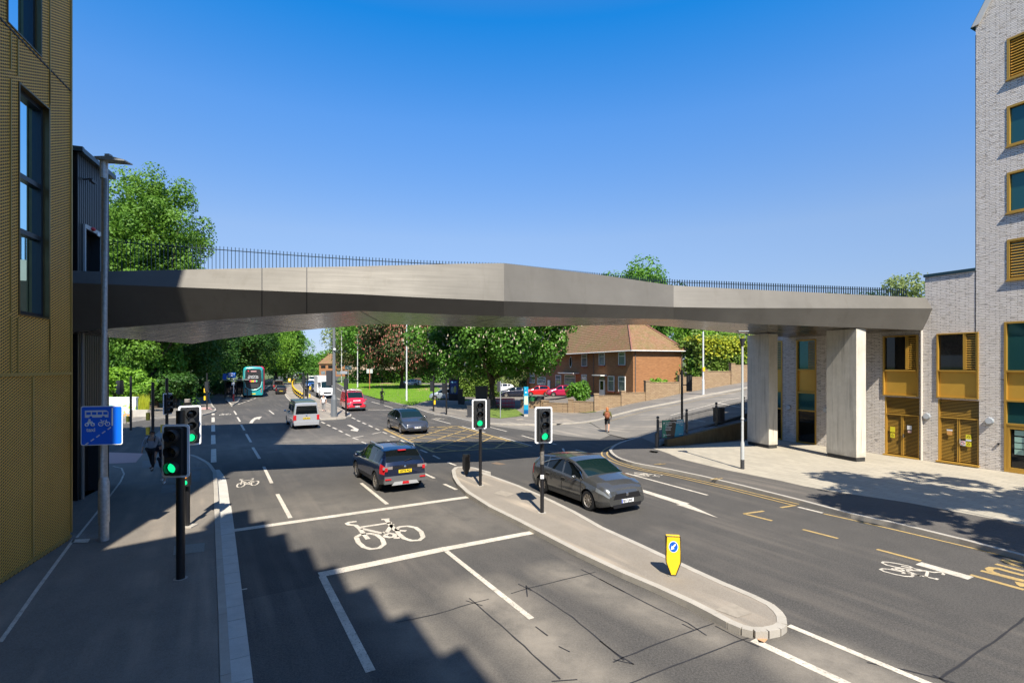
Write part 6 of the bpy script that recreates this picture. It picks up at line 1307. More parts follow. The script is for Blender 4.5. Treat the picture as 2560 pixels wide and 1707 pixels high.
def pole(root, h, r=.057, m=M_BLK, base=True):
    p = MB(); p.cyl((0, 0, -.05), (0, 0, h), r, n=14); p.build('pole', m, root, smooth=True)
    if base: q = MB(); q.add([(.14*math.cos(t*.785), .14*math.sin(t*.785), .004) for t in range(8)], [list(range(8))]); q.build('base_collar', M_KERB, root)
def sig(label, p, h=3.6, z=.12, grp='traffic signals'):
    return thing('traffic_signal', label, 'traffic light', (p[0], p[1], z), 0, grp)
BLU = mat('sign_blue_face', (.005, .10, .48), .35)
t = sig('near left traffic signal with green light facing the viewer on the shaded footway', (-7.08, 11.03)); pole(t, 3.58, .085); head(t, -.02, -.13, 2.74, rad(3))
t = sig('signal behind the nearest one, head turned right, small cycle signal below', (-9.17, 14.6))
p_ = MB(); p_.cyl((0, 0, 0), (0, 0, 3.3), .06, n=12); p_.build('pole', M_BLK, t, smooth=True); head(t, .10, -.06, 2.86, rad(44)); MB().box((0, 0, 3.25), (.14, .14, .5)).build('top_bracket', M_BLK, t)
q = MB(); q.box((.05, -.12, 1.36), (.17, .14, .36)); cs = q.build('cycle_signal', M_SIG, t)
for z, m in ((1.46, M_AMB), (1.28, M_GRNL)): MB().ball((.05, -.2, z), .065, 10, 5, sc=(1, .3, 1)).build('signal_light', m, cs)
MB().box((0, 0, .015), (.4, .35, .03)).build('base_slab', M_KERB, t)
t = sig('traffic signal on the far tip of the near island beside the black bollard', (-1.2, 19.6)); pole(t, 3.3); head(t, -.03, -.12, 2.72, rad(14)); 
q = MB(); q.ext([(p[0]+.17, .12, p[1]+2.72) for p in rrect(.4, 1.1, .05)], (0, .03, 0)); q.build('rear_board', M_DK, t)
t = sig('traffic signal with numbered tag in the middle of the near island', (.93, 15.98)); pole(t, 3.25, .06); head(t, .04, -.12, 2.72, rad(14))
o = MB().box((0, -.062, 1.12), (.11, .008, .12)).build('number_tag', M_WP, t); text('03', .09, M_BLK, o, (0, -.068, 1.12), RX, 'tag_text')
bd = MB(); bd.cyl((0, 0, 1.5), (0, 0, 1.9), .066, n=12); bd.build('worn_band', mat('worn_pole', (.12, .11, .1), .7, noise_s=20, noise_a=.8), t)
# far signals
def farsig(label, px, py, htop, heads=(), ybox=(), z=.12, r=.075, side=None):
    p = G('S', (px, py), z); t = sig(label, (p.x, p.y), z=z); pole(t, htop, r, base=False)
    for dx, zc, yaw, bd_ in heads: head(t, dx, -.0, zc, yaw, board=bd_, lit=False)
    for dx, zc in ybox: MB().box((dx, -.02, zc), (.16, .12, .42)).build('push_button_box', M_YP, t)
    return t
farsig('black traffic signal at the far left kerb with its head turned left', 327, 1073.5, 3.8, [(-.75, 3.0, rad(-95), False)], [(-.2, .75)])
farsig('black crossing pole with two yellow button boxes left of the walking pair', 382, 1120, 3.65, [], [(-.25, .95), (-.25, 1.75)])
farsig('black traffic signal with visors turned right behind the walking pair', 417, 1131, 3.9, [(.05, 2.55, rad(80), True)], [(-.2, 1.25)])
farsig('black pole with two yellow boxes and blue top sign at the far kerb', 517.4, 1024, 3.8, [(.0, 2.4, rad(180), False)], [(-.2, 1.2), (-.2, 2.0)])
farsig('thin black signal pole on the far island, left one of the pair', 759.5, 1001, 3.7, [(.0, 2.7, rad(175), False)])
farsig('thin black signal pole with yellow boxes on the far island', 769, 1000, 3.6, [(-.15, 1.0, rad(165), False)], [(.35, 1.6), (.3, .6)])
t = farsig('black signal pole with camera on the nose of the far island', 865, 1040.5, 3.8, [(.0, 2.9, rad(180), False)]); MB().box((-.15, 0, 3.95), (.6, .35, .25)).build('camera_head', M_GALV, t)
farsig('black signal pole in tree shade on the corner, nearer the totem', 1116, 1036.5, 3.3, [(-.2, 2.45, rad(150), False)], [])
farsig('black signal pole with amber box in tree shade at the grass edge', 1084, 1028, 3.6, [(-.15, 2.5, rad(160), False)], [(.12, .9)])
p = Vector((10.5, 31.9, hill(10.5, 31.9))); t = sig('tall black signal pole beyond the campus sign with its head facing away', (p.x, p.y), z=p.z); pole(t, 3.75, .07, base=False); head(t, .45, 0, 3.0, rad(160), board=False, lit=False)
q = MB(); q.cyl((0, 0, 2.9), (.45, 0, 2.9), .03); q.build('bracket', M_BLK, t)
# big grey camera pole
p = G('S', (835, 1041.6), .12); t = thing('camera_pole', 'thick grey tapered camera pole on the far island with back of a signal attached', 'pole', (p.x, p.y, .12))
q = MB(); q.tube([(0, 0, 0), (0, 0, 1.55), (0, 0, 2.0), (0, 0, 7.9)], [.30, .27, .15, .12], 8); q.build('shaft', mat('pole_grey', (.13, .14, .15), .5), t); MB().cyl((0, 0, 7.9), (0, 0, 11.5), .04).build('mast', MATS['pole_grey'], t)
MB().ball((.1, -.14, 6.0), .12).build('camera_dome', M_WP, t); q = MB(); q.box((-.42, 0, 3.45), (.5, .25, 1.35)); q.build('signal_back', M_DK, t); q = MB(); q.cyl((0, 0, 2.6), (-.4, 0, 2.75), .05); q.cyl((0, 0, 4.0), (-.4, 0, 4.0), .04); q.build('bracket', M_DK, t)
# keep left bollards
def bollard(label, p, yel):
    t = thing('keep_left_bollard', label, 'bollard', (p[0], p[1], .12), rad(-8), 'keep left bollards')
    b = MB(); s = [(-.14, .86), (.14, .86), (.15, .3), (.05, .03), (-.05, .03), (-.15, .3)]
    b.ext([(x, -.07, z) for x, z in s], (0, .14, 0)); fixn(b.build('shell', M_YP if yel else M_BLK, t))
    b = MB(); b.cyl((0, 0, 0), (0, 0, .08), .055); b.box((0, 0, .005), (.22, .2, .012)); b.build('foot', mat('foot_grey', (.2, .19, .17), .8), t)
    if yel:
        f = MB(); f.tube([(x, -.068, z) for x, z in s+[s[0]]], .012, 4); f.build('dark_rim', M_BLK, t); MB().box((-.152, 0, .62), (.012, .12, .44)).build('reflector_strip', M_BLK, t)
        MB().add([(.1*math.cos(k*.2618), -.073, .64+.125*math.sin(k*.2618)) for k in range(24)], [list(range(24))]).build('white_disc', M_WP, t)
        MB().add([(.088*math.cos(k*.2618), -.076, .64+.11*math.sin(k*.2618)) for k in range(24)], [list(range(24))]).build('blue_disc', BLU, t)
        a_ = MB(); d = [(.055, .065), (.035, .085), (-.02, .0), (-.045, .03), (-.06, -.07), (.015, -.045), (-.005, -.02)]; a_.add([(x*.95, -.079, .64+z*.95) for x, z in [(.035, .075), (.055, .055), (.0, -.02), (.02, -.04), (-.06, -.07), (-.04, .03), (-.02, .01)]], [list(range(7))]); a_.build('white_arrow', M_WP, t)
    else: MB().box((-.153, 0, .5), (.012, .1, .5)).build('reflector_strip', M_DK, t)
    return t
bollard('yellow keep left bollard with blue arrow disc near the island tip', (3.49, 11.2), True); bollard('black bollard seen from behind on the far tip of the near island', (-1.9, 21.5), False)
# street lamps
t = thing('street_lamp', 'galvanised street lamp post beside the gold tower carrying the blue bus lane sign', 'street lamp', (-10.62, 13.44, .12), group='street lamps')
q = MB(); q.tube([(0, 0, -.05), (0, 0, .45), (0, 0, .5), (0, 0, 1.5), (0, 0, 1.65)], [.115, .11, .125, .12, .085], 14); q.build('base_section', M_GALV, t, smooth=True)
q = MB(); q.tube([(0, 0, 1.6), (.02, 0, 9.4), (.0, 0, 9.85)], [.083, .075, .07], 14); q.build('post', M_GALV, t, smooth=True); MB().cyl((0, 0, 9.4), (0, 0, 9.9), .09, n=12).build('collar', M_GALV, t)
q = MB(); q.ext([(-.15, -.15, 9.93), (.25, -.15, 9.94), (.62, -.12, 9.85), (.62, -.12, 9.82), (.1, -.15, 9.85), (-.1, -.13, 9.86)], (0, .3, 0)); q.box((.12, 0, 10.0), (.12, .12, .06)); fixn(q.build('lamp_head', mat('lamp_grey_metal', (.28, .29, .3), .5, .5), t))
sg2 = thing('bus_lane_sign', 'blue bus taxi and cycle lane sign fixed to the galvanised lamp post', 'sign', (-10.5, 13.22, 2.68), rad(13))
q = MB(); q.ext([(p[0], 0, p[1]+.45) for p in rrect(.93, 1.0, .05)], (0, .015, 0)); fixn(q.build('white_border', M_BORD, sg2)); q = MB(); q.ext([(p[0], -.004, p[1]+.45) for p in rrect(.89, .96, .04)], (0, .003, 0)); fixn(q.build('blue_face', mat('bright_sign_blue', (.006, .14, .78), .3), sg2))
SW = M_WP
q = MB(); y = -.008
def flat(mb, pts): mb.add([(a_, y, b_) for a_, b_ in pts], [list(range(len(pts)))])
flat(q, [(-.37, .66), (.15, .66), (.15, .80), (.10, .84), (-.37, .84)]); bs_ = q.build('bus_symbol', SW, sg2)
q = MB(); y = -.010; [flat(q, [(-.34+k*.125, .73), (-.24+k*.125, .73), (-.24+k*.125, .80), (-.34+k*.125, .80)]) for k in range(4)]; [q.add([(cx+.035*math.cos(a_*.785), y, .665+.035*math.sin(a_*.785)) for a_ in range(8)], [list(range(8))]) for cx in (-.24, .04)]; q.build('bus_windows', mat('bright_sign_blue', (0, 0, 0)), bs_)
q = MB(); y = -.008
def ringp(mb, cx, cz, r, w=.011): mb.tube([(cx+r*math.cos(a_*.5236), y, cz+r*math.sin(a_*.5236)) for a_ in range(13)], w, 4)
ringp(q, -.02, .49, .05); ringp(q, .13, .49, .05); q.tube([(-.02, y, .49), (.03, y, .57), (.10, y, .57), (.13, y, .49)], .009, 4); q.tube([(-.02, y, .49), (.0, y, .58), (-.03, y, .60)], .009, 4); q.tube([(.03, y, .57), (.06, y, .49), (.10, y, .57), (.11, y, .60)], .009, 4); q.build('cycle_symbol', SW, sg2)
q = MB(); ringp(q, -.33, .48, .035, .014); ringp(q, -.2, .48, .035, .014); flat(q, [(-.34, .5), (-.2, .5), (-.2, .56), (-.3, .58)]); q.ball((-.27, -.01, .60), .028, 6, 4, sc=(1, .3, 1)); q.build('motorcycle_symbol', SW, sg2)
text('taxi', .135, SW, sg2, (-.24, -.009, .345), RX, 'taxi_lettering', font_bold=.003)
q = MB(); y = -.008; flat(q, [(.215, .44), (.25, .44), (.25, .90), (.215, .90)])
for k in range(5):
    cx, cz = -.33+k*.125, .02+k*.095; flat(q, [(cx-.045, cz-.045), (cx-.028, cz-.065), (cx+.045, cz-.008), (cx+.028, cz+.014)])
q.build('lane_line_symbol', SW, sg2)
t = thing('street_lamp', 'slim silver post top lamp standing on the paved forecourt', 'street lamp', (10.15, 22.75, .12), group='street lamps')
q = MB(); q.tube([(0, 0, 0), (0, 0, .42)], [.085, .085], 12); q.build('black_foot', M_DK, t); q = MB(); q.tube([(0, 0, .42), (0, 0, 1.15), (0, 0, 1.25), (0, 0, 5.5)], [.083, .08, .055, .045], 12); q.ball((0, 0, 2.2), .075); q.build('post', mat('pale_steel', (.50, .51, .50), .5, .3), t, smooth=True)
q = MB(); q.tube([(0, 0, 5.4), (0, 0, 5.75)], [.05, .13], 12); q.build('lamp_cup', M_DK, t)
q = MB(); q.cyl((-.1, 0, 5.75), (-.2, 0, 6.05), .012, n=5); q.cyl((.1, 0, 5.75), (.2, 0, 6.05), .012, n=5); q.box((0, 0, 6.06), (.46, .3, .03)); q.build('reflector_plate', M_GALV, t)
def lamp(label, px, py, h, z=.1, r=.07, arm=0, head_=True):
    p = G('S', (px, py), z); t = thing('street_lamp', label, 'street lamp', (p.x, p.y, z), 0, 'street lamps')
    q = MB(); q.tube([(0, 0, 0), (0, 0, 1.3), (0, 0, 1.4), (0, 0, h)], [r*1.4, r*1.35, r, r*.8], 8); q.build('post', mat('white_grey_post', (.55, .57, .58), .5), t)
    if head_: MB().box((.25, 0, h), (.8, .3, .1)).build('lamp_head', M_GALV, t)
    return t
lamp('tall pale street lamp on the lawn left of the horse chestnut', 1016.6, 1003.4, 10.4, r=.09); lamp('tall pale street lamp by the red van beside the lawn', 894, 970, 11.0, r=.10); lamp('pale street lamp at the left of the flowering tree', 854, 958, 14, 0, .11)
lamp('grey pole among the dark trees on the left footway', 419.5, 1004, 7.9, .12, .11, head_=False); lamp('pale street lamp in front of the rounded tree', 738, 938, 12.5, 0, .12)
for px, py, h, lb_ in ((793, 929, 17, 'distant pale lamp post before the far house'), (806, 929, 19, 'distant pale lamp post left of the copper tree'), (809, 930, 18, 'distant pale lamp post close beside another one'), (778, 925, 12, 'very distant lamp post over the far traffic')): lamp(lb_, px, py, h, 0, .15)
p = Vector((*xy(1758, 46.6), 0)); p.z = hill(p.x, p.y); t = thing('street_lamp', 'pale lamp column on the hillside footway with small yellow notice', 'street lamp', p, group='street lamps')
q = MB(); q.tube([(0, 0, 0), (0, 0, 1.4), (0, 0, 1.5), (0, 0, 5.8)], [.11, .11, .08, .07], 8); q.build('post', MATS['white_grey_post'], t); MB().box((.02, -.1, 2.4), (.2, .04, .36)).build('yellow_notice', M_YP, t)
# far island bollards
bpt = thing('striped_bollard', 'nearest bollard of the curved black and yellow row on the far island', 'bollard', (0, 0, .12), 0, 'black and yellow bollards along the far island')
q = MB(); q.cyl((0, 0, 0), (0, 0, .8), .11, n=8); q.build('black_post', M_BLK, bpt); q = MB(); q.cyl((0, 0, .8), (0, 0, 1.0), .125, n=8); q.build('yellow_cap', M_YP, bpt); q = MB(); q.cyl((0, 0, .3), (0, 0, .4), .115, n=8); q.build('yellow_band', M_YP, bpt)
bl_ = [(1530, 943), (1492, 915), (1458, 890), (1427, 865), (1400, 840), (1378, 815), (1362, 785), (1350, 755), (1342, 725), (1338, 695), (1340, 668), (1348, 642), (1360, 618), (1374, 600)]
for i, q_ in enumerate(bl_):
    p = G('A3', q_, .12)
    if i == 0: bpt.location = p
    else: dup(bpt, p, 0, '%s bollard from the near end of the curved black and yellow row' % ['', 'second', 'third', 'fourth', 'fifth', 'sixth', 'seventh', 'eighth', 'ninth', 'tenth', 'eleventh', 'twelfth', 'thirteenth', 'farthest'][i])
c_ = dup(bpt, G('A3', (1405, 612), .12), 0, 'single yellow capped bollard standing apart at the grass end of the far island'); c_['group'] = 'separate bollard'; del c_['group']
p = G('A3', (1285, 602), .12); t = thing('keep_left_bollard', 'distant yellow keep left bollard at the grassy tip of the median', 'bollard', p, 0, 'keep left bollards'); q = MB(); q.ext([(-.35, -.1, .3), (.35, -.1, .3), (.35, -.1, 1.15), (-.35, -.1, 1.15)], (0, .2, 0)); q.ext([(-.35, -.1, .3), (.35, -.1, .3), (0, -.1, .0)], (0, .2, 0)); fixn(q.build('shell', M_YP, t)); MB().ball((0, -.1, .75), .2, sc=(1, .1, 1)).build('pale_disc', M_WP, t)
# bus stop things
p = G('A3', (188, 962), .12); t = thing('bus_lane_sign', 'small blue bus lane sign on a post with red foot at the bus stop', 'sign', p)
q = MB(); q.cyl((0, 0, 0), (0, 0, 3.6), .06, n=8); q.build('post', MATS['white_grey_post'], t); MB().cyl((0, 0, 0), (0, 0, .95), .1, n=8).build('red_foot', mat('foot_red', (.5, .04, .04), .5), t); o = MB().box((-.2, -.08, 3.35), (1.05, .03, .68)).build('blue_plate', BLU, t); q = MB(); q.box((-.33, -.1, 3.3), (.5, .01, .12)); q.box((.12, -.1, 3.35), (.05, .01, .55)); q.box((-.33, -.1, 3.55), (.55, .01, .1)); q.build('white_symbols', M_WP, o); MB().box((0, -.08, 2.25), (.4, .03, .36)).build('notice_plate', M_WP, t)
p = Vector((*xy(590, 74), .12)); t = thing('bus_shelter', 'dark glazed bus shelter left of the turquoise bus', 'bus shelter', p, rad(25))
q = MB(); [q.box((x, y_, 1.25), (.08, .08, 2.5)) for x in (-1.4, 0, 1.4) for y_ in (0, 2.)]; q.build('frame', M_BLK, t); MB().box((0, 1, 2.55), (3.3, 1.8, .1)).build('roof', mat('shelter_roof', (.2, .21, .2), .4), t); MB().box((0, 2.06, 1.3), (2.9, .03, 1.9)).build('rear_glass', M_GLASS, t); MB().box((-1.5, 1, 3.0), (.5, .1, .9)).build('blue_flag', BLU, t)
p = Vector((*xy(468.6, 46.5), .12)); t = thing('concrete_bollard', 'wide grey cylindrical concrete bollard behind the turned signal head', 'bollard', p); q = MB(); q.cyl((0, 0, 0), (0, 0, 1.5), .23, n=16); q.build('drum', mat('drum_concrete', (.22, .19, .16), .9, noise_s=6, noise_a=.3), t, smooth=True); MB().cyl((0, 0, 1.5), (0, 0, 1.56), .24, n=16).build('cap', M_KERB, t)
# painted wall and planter
a = NT("mural_paint"); c = a.n('ShaderNodeTexVoronoi', {'Vector': a.ob, 'Scale': 3.2}).outputs[1]; m1 = a.noise(1.6, 4, .7); spz = a.n('ShaderNodeSeparateXYZ', {0: a.ob}).outputs[2]
c2 = a.mixc(a.rng(m1, .45, .55), (.35, .55, .06), (.08, .30, .45)); c3 = a.mixc(a.rng(a.noise(4, 3), .5, .6), c2, (.7, .3, .08)); f_ = a.math('MULTIPLY', a.rng(a.noise(2.3, 4, .8), .46, .52), a.rng(spz, 1.25, .9)); a.set('Base Color', a.mixc(f_, (.72, .74, .72), c3)); a.set('Roughness', .7)
p = G('S', (303, 1040), .12); t = thing('painted_wall', 'low white wall with colourful mural at the far left corner', 'wall', (p.x, p.y, .12), rad(8)); MB().box((0, 0, .82), (2.6, .35, 1.64)).build('mural_face', a.m, t); MB().box((0, 0, 1.68), (2.7, .45, .09)).build('coping', M_WP, t)
p = G('S', (354, 1041), .12); t = thing('planter_wall', 'low pale concrete planter wall with grey end blocks', 'wall', (p.x, p.y, .12), rad(3)); MB().box((0, 0, .3), (1.3, .4, .6)).build('white_block', M_CONC, t); q = MB(); q.box((-.78, 0, .27), (.26, .44, .64)); q.box((.8, 0, .25), (.3, .44, .6)); q.build('end_blocks', mat('end_block_grey', (.17, .15, .13), .9, noise_s=8), t)
# corner green things
p = G('S', (1315, 1041), .12); t = thing('map_totem', 'tall turquoise blue information totem with map panel on the corner footway', 'totem', (p.x, p.y, .12), rad(10))
MB().box((0, 0, 1.45), (.40, .12, 2.45)).build('blue_panel', mat('totem_blue', (.005, .27, .45), .35), t); MB().box((0, 0, .12), (.36, .1, .24)).build('grey_foot', M_CONC, t); o = MB().box((0, -.065, 1.45), (.34, .01, .78)).build('map_panel', mat('map_face', (.42, .55, .38), .5, noise_s=6, col2=(.6, .62, .4)), t); MB().box((0, -.065, .42), (.38, .01, .36)).build('navy_band', mat('totem_navy', (.0, .07, .22), .4), t); q = MB(); q.add([(-.08, -.068, 2.1), (.12, -.068, 2.16), (-.08, -.068, 2.24)], [(0, 1, 2)]); q.build('white_mark', M_WP, t); text('i', .2, M_WP, t, (-.08, -.068, 2.5), RX)
p = G('S', (1251, 1044.8), .12); t = thing('sign_post', 'slim grey post carrying the dark back of a sign beside the red barrier', 'sign', (p.x, p.y, .12)); q = MB(); q.cyl((0, 0, 0), (0, 0, 3.2), .04, n=8); q.build('post', M_GALV, t); MB().box((-.12, .06, 2.75), (.32, .03, .9)).build('sign_back', M_DK, t)
p = G('S', (1135, 1001), .12); t = thing('advertising_panel', 'black advertising panel with blue poster under the horse chestnut', 'advertising panel', (p.x, p.y, .12)); MB().box((0, 0, 1.6), (1.35, .2, 3.2)).build('casing', M_BLK, t)
o = MB().box((0, -.11, 1.75), (.98, .01, 1.75)).build('poster', mat('poster_blue', (.01, .05, .17), .3), t); q = MB(); q.ball((-.2, -.12, 1.4), .28, 8, 6, sc=(.7, .1, 1.6)); q.build('pale_poster_shape', mat('poster_pale', (.30, .34, .34), .5), o); q = MB(); q.ball((.15, -.125, 1.45), .28, 8, 6, sc=(.7, .1, 1.7)); q.build('yellow_poster_shape', mat('poster_yellow', (.42, .38, .1), .5), o); MB().box((0, -.12, 2.4), (.6, .01, .14)).build('poster_title', mat('poster_title', (.2, .45, .6), .5), o)
def box_thing(name, label, cat, px, py, w, h, m, d=None, grp=None, z=.12, lid=None):
    p = G('S', (px, py), z); t = thing(name, label, cat, (p.x, p.y, z), rad(random.uniform(-8, 8)), grp); b = MB(); b.ext([(-w*.45, -(d or w)/2, 0), (w*.45, -(d or w)/2, 0), (w/2, -(d or w)/2, h), (-w/2, -(d or w)/2, h)], (0, d or w, 0)); fixn(b.build('body', m, t)); MB().box((0, 0, h+.03), (w*1.06, (d or w)*1.08, .07)).build('lid', lid or m, t); return t
DKB = mat('cabinet_black', (.02, .022, .024), .5); GB = mat('bin_green', (.015, .13, .04), .45)
box_thing('utility_cabinet', 'black roadside cabinet right of the advertising panel', 'cabinet', 1151, 1010, .55, 1.75, DKB, .4); box_thing('utility_cabinet', 'short black cabinet beside the taller one under the tree', 'cabinet', 1157, 1011, .45, .85, DKB, .4)
box_thing('utility_cabinet', 'tall grey temporary signal cabinet left of the chestnut trunk', 'cabinet', 1204, 1016, 1.35, 2.2, M_DK, .5); box_thing('utility_cabinet', 'low grey road works box on the footway behind the island signal', 'cabinet', 1178, 1042, .75, .95, M_DK, .5)
box_thing('wheelie_bin', 'green wheelie bin right of the blue totem', 'bin', 1331, 1019, .9, 1.2, GB, .6, 'wheelie bins'); box_thing('wheelie_bin', 'black wheelie bin next to the green one', 'bin', 1345, 1020, .6, 1.15, DKB, .6, 'wheelie bins'); box_thing('wheelie_bin', 'rightmost black wheelie bin of the row', 'bin', 1354, 1020, .55, 1.2, DKB, .6, 'wheelie bins')
box_thing('litter_bin', 'grey domed litter bin in front of the speckled hedge', 'bin', 1158, 990, .75, 1.25, mat('bin_grey', (.2, .18, .17), .6), .6)
p = G('S', (1254, 1018.5), .12); t = thing('road_barrier', 'red plastic road works barrier at the foot of the horse chestnut', 'barrier', (p.x, p.y, .12)); q = MB(); RB = mat('barrier_red', (.50, .012, .03), .5)
for x0 in (-.72, .74): [q.box((x0, 0, z), (1.38, .05, .1)) for z in (.08, .5, .97)]; [q.box((x0-.64+k*.16, 0, .5), (.06, .045, .9)) for k in range(9)]
q.build('barrier_frame', RB, t)
p = G('S', (1044, 962), .12); t = thing('tree_stump', 'cut tree stump on the lawn beside the pink path', 'stump', (p.x, p.y, .1)); q = MB(); q.tube([(0, 0, 0), (0, 0, .3), (0, 0, 1.6)], [1.15, 1.0, .9], 12); q.build('stump_wood', M_BARK, t); MB().add([(.88*math.cos(k*.5236), .88*math.sin(k*.5236), 1.61) for k in range(12)], [list(range(12))]).build('cut_face', mat('cut_wood', (.33, .22, .13), .8, noise_s=3, noise_a=.3), t)
def board(label, px, py, h, w, bh, m, pm=M_GALV, z=.1):
    p = G('S', (px, py), z); t = thing('road_sign', label, 'sign', (p.x, p.y, z)); q = MB(); q.cyl((0, 0, 0), (0, 0, h), .06, n=6); q.build('post', pm, t); MB().box((0, .05, h-bh/2), (w, .04, bh)).build('sign_plate', m, t)
SB = mat('sign_back_grey', (.42, .46, .44), .5)
board('grey back of a road sign on a rusty orange post on the lawn', 924, 975, 4.0, 1.15, .8, SB, mat('rusty_post', (.40, .13, .05), .7)); board('large grey back of a direction sign by the far carriageway', 871, 958, 4.6, 1.75, 1.0, SB); board('second grey sign back behind the large direction sign', 853.5, 953, 6.0, 1.5, 1.6, SB)
board('far blue and white sign among the bus stop trees', 712, 941, 3.8, .8, 2.4, mat('far_teal', (.02, .30, .36), .5), z=0)
# far house
p = (*xy(843, 235), 0); t = thing('brick_house', 'distant brick house with brown hipped roof beyond the copper tree', 'house', p, rad(-8)); MB().box((0, 3, 2.9), (17, 7, 5.8)).build('brick_wall', M_HB, t)
q = MB(); q.add([(-9, -1, 5.7), (9, -1, 5.7), (9, 7, 5.7), (-9, 7, 5.7), (-5, 3, 10.5), (5, 3, 10.5)], [(0, 1, 5, 4), (1, 2, 5), (2, 3, 4, 5), (3, 0, 4)]); q.build('roof', M_TILE, t)
for x in (-6.5, -3, 1, 5): MB().box((x, -.52, 4.3), (2.2, .06, 1.3)).build('window', M_GLASS, t); MB().box((x, -.52, 1.6), (2, .06, 1.5)).build('window', M_NET, t)
# background row of houses behind the trees
for px, Yd, w, lb_ in ((1085, 150, 22, 'low row of pale brick houses glimpsed under the chestnut branches'), (960, 185, 24, 'pale terrace houses glimpsed behind the red chestnut')):
    p = (*xy(px, Yd), 0); t = thing('terrace_houses', lb_, 'houses', p); MB().box((0, 3, 2.8), (w, 7, 5.6)).build('brick_wall', mat('pale_house_brick', (.40, .30, .22), .9, noise_s=1.5), t); q = MB(); q.add([(-w/2-.5, -1, 5.6), (w/2+.5, -1, 5.6), (w/2+.5, 7, 5.6), (-w/2-.5, 7, 5.6), (-w/2+3, 3, 9), (w/2-3, 3, 9)], [(0, 1, 5, 4), (1, 2, 5), (2, 3, 4, 5), (3, 0, 4)]); q.build('roof', M_TILE, t)
    for k in range(int(w/3.4)): MB().box((-w/2+2+k*3.4, -.52, 1.6), (1.3, .06, 1.5)).build('window', M_NET, t)
# ================================================================ PEOPLE
def skin_mesh(verts, edges, name, m, parent, root=0, sub=2, smooth=True):
    me = bpy.data.meshes.new(name); me.from_pydata([v[:3] for v in verts], edges, []); o = bpy.data.objects.new(name, me); scene.collection.objects.link(o)
    md = o.modifiers.new('s', 'SKIN'); md.use_smooth_shade = True
    for i, v in enumerate(verts):
        sv_ = me.skin_vertices[0].data[i]; r = v[3]; sv_.radius = r if isinstance(r, tuple) else (r, r); sv_.use_root = (i == root)
    sb = o.modifiers.new('b', 'SUBSURF'); sb.levels = sb.render_levels = sub
    bpy.context.view_layer.update(); ev_ = o.evaluated_get(bpy.context.evaluated_depsgraph_get()); m2 = bpy.data.meshes.new_from_object(ev_); m2.name = name
    bpy.data.objects.remove(o); m2.materials.clear(); m2.materials.append(m)
    for p in m2.polygons: p.use_smooth = smooth; p.material_index = 0
    o = bpy.data.objects.new(name, m2); scene.collection.objects.link(o); o.parent = parent; return o
SKIN = mat('skin', (.50, .29, .20), .55); HAIR_B = mat('dark_hair', (.02, .013, .01), .6); HAIR_G = mat('ginger_hair', (.42, .14, .04), .6)
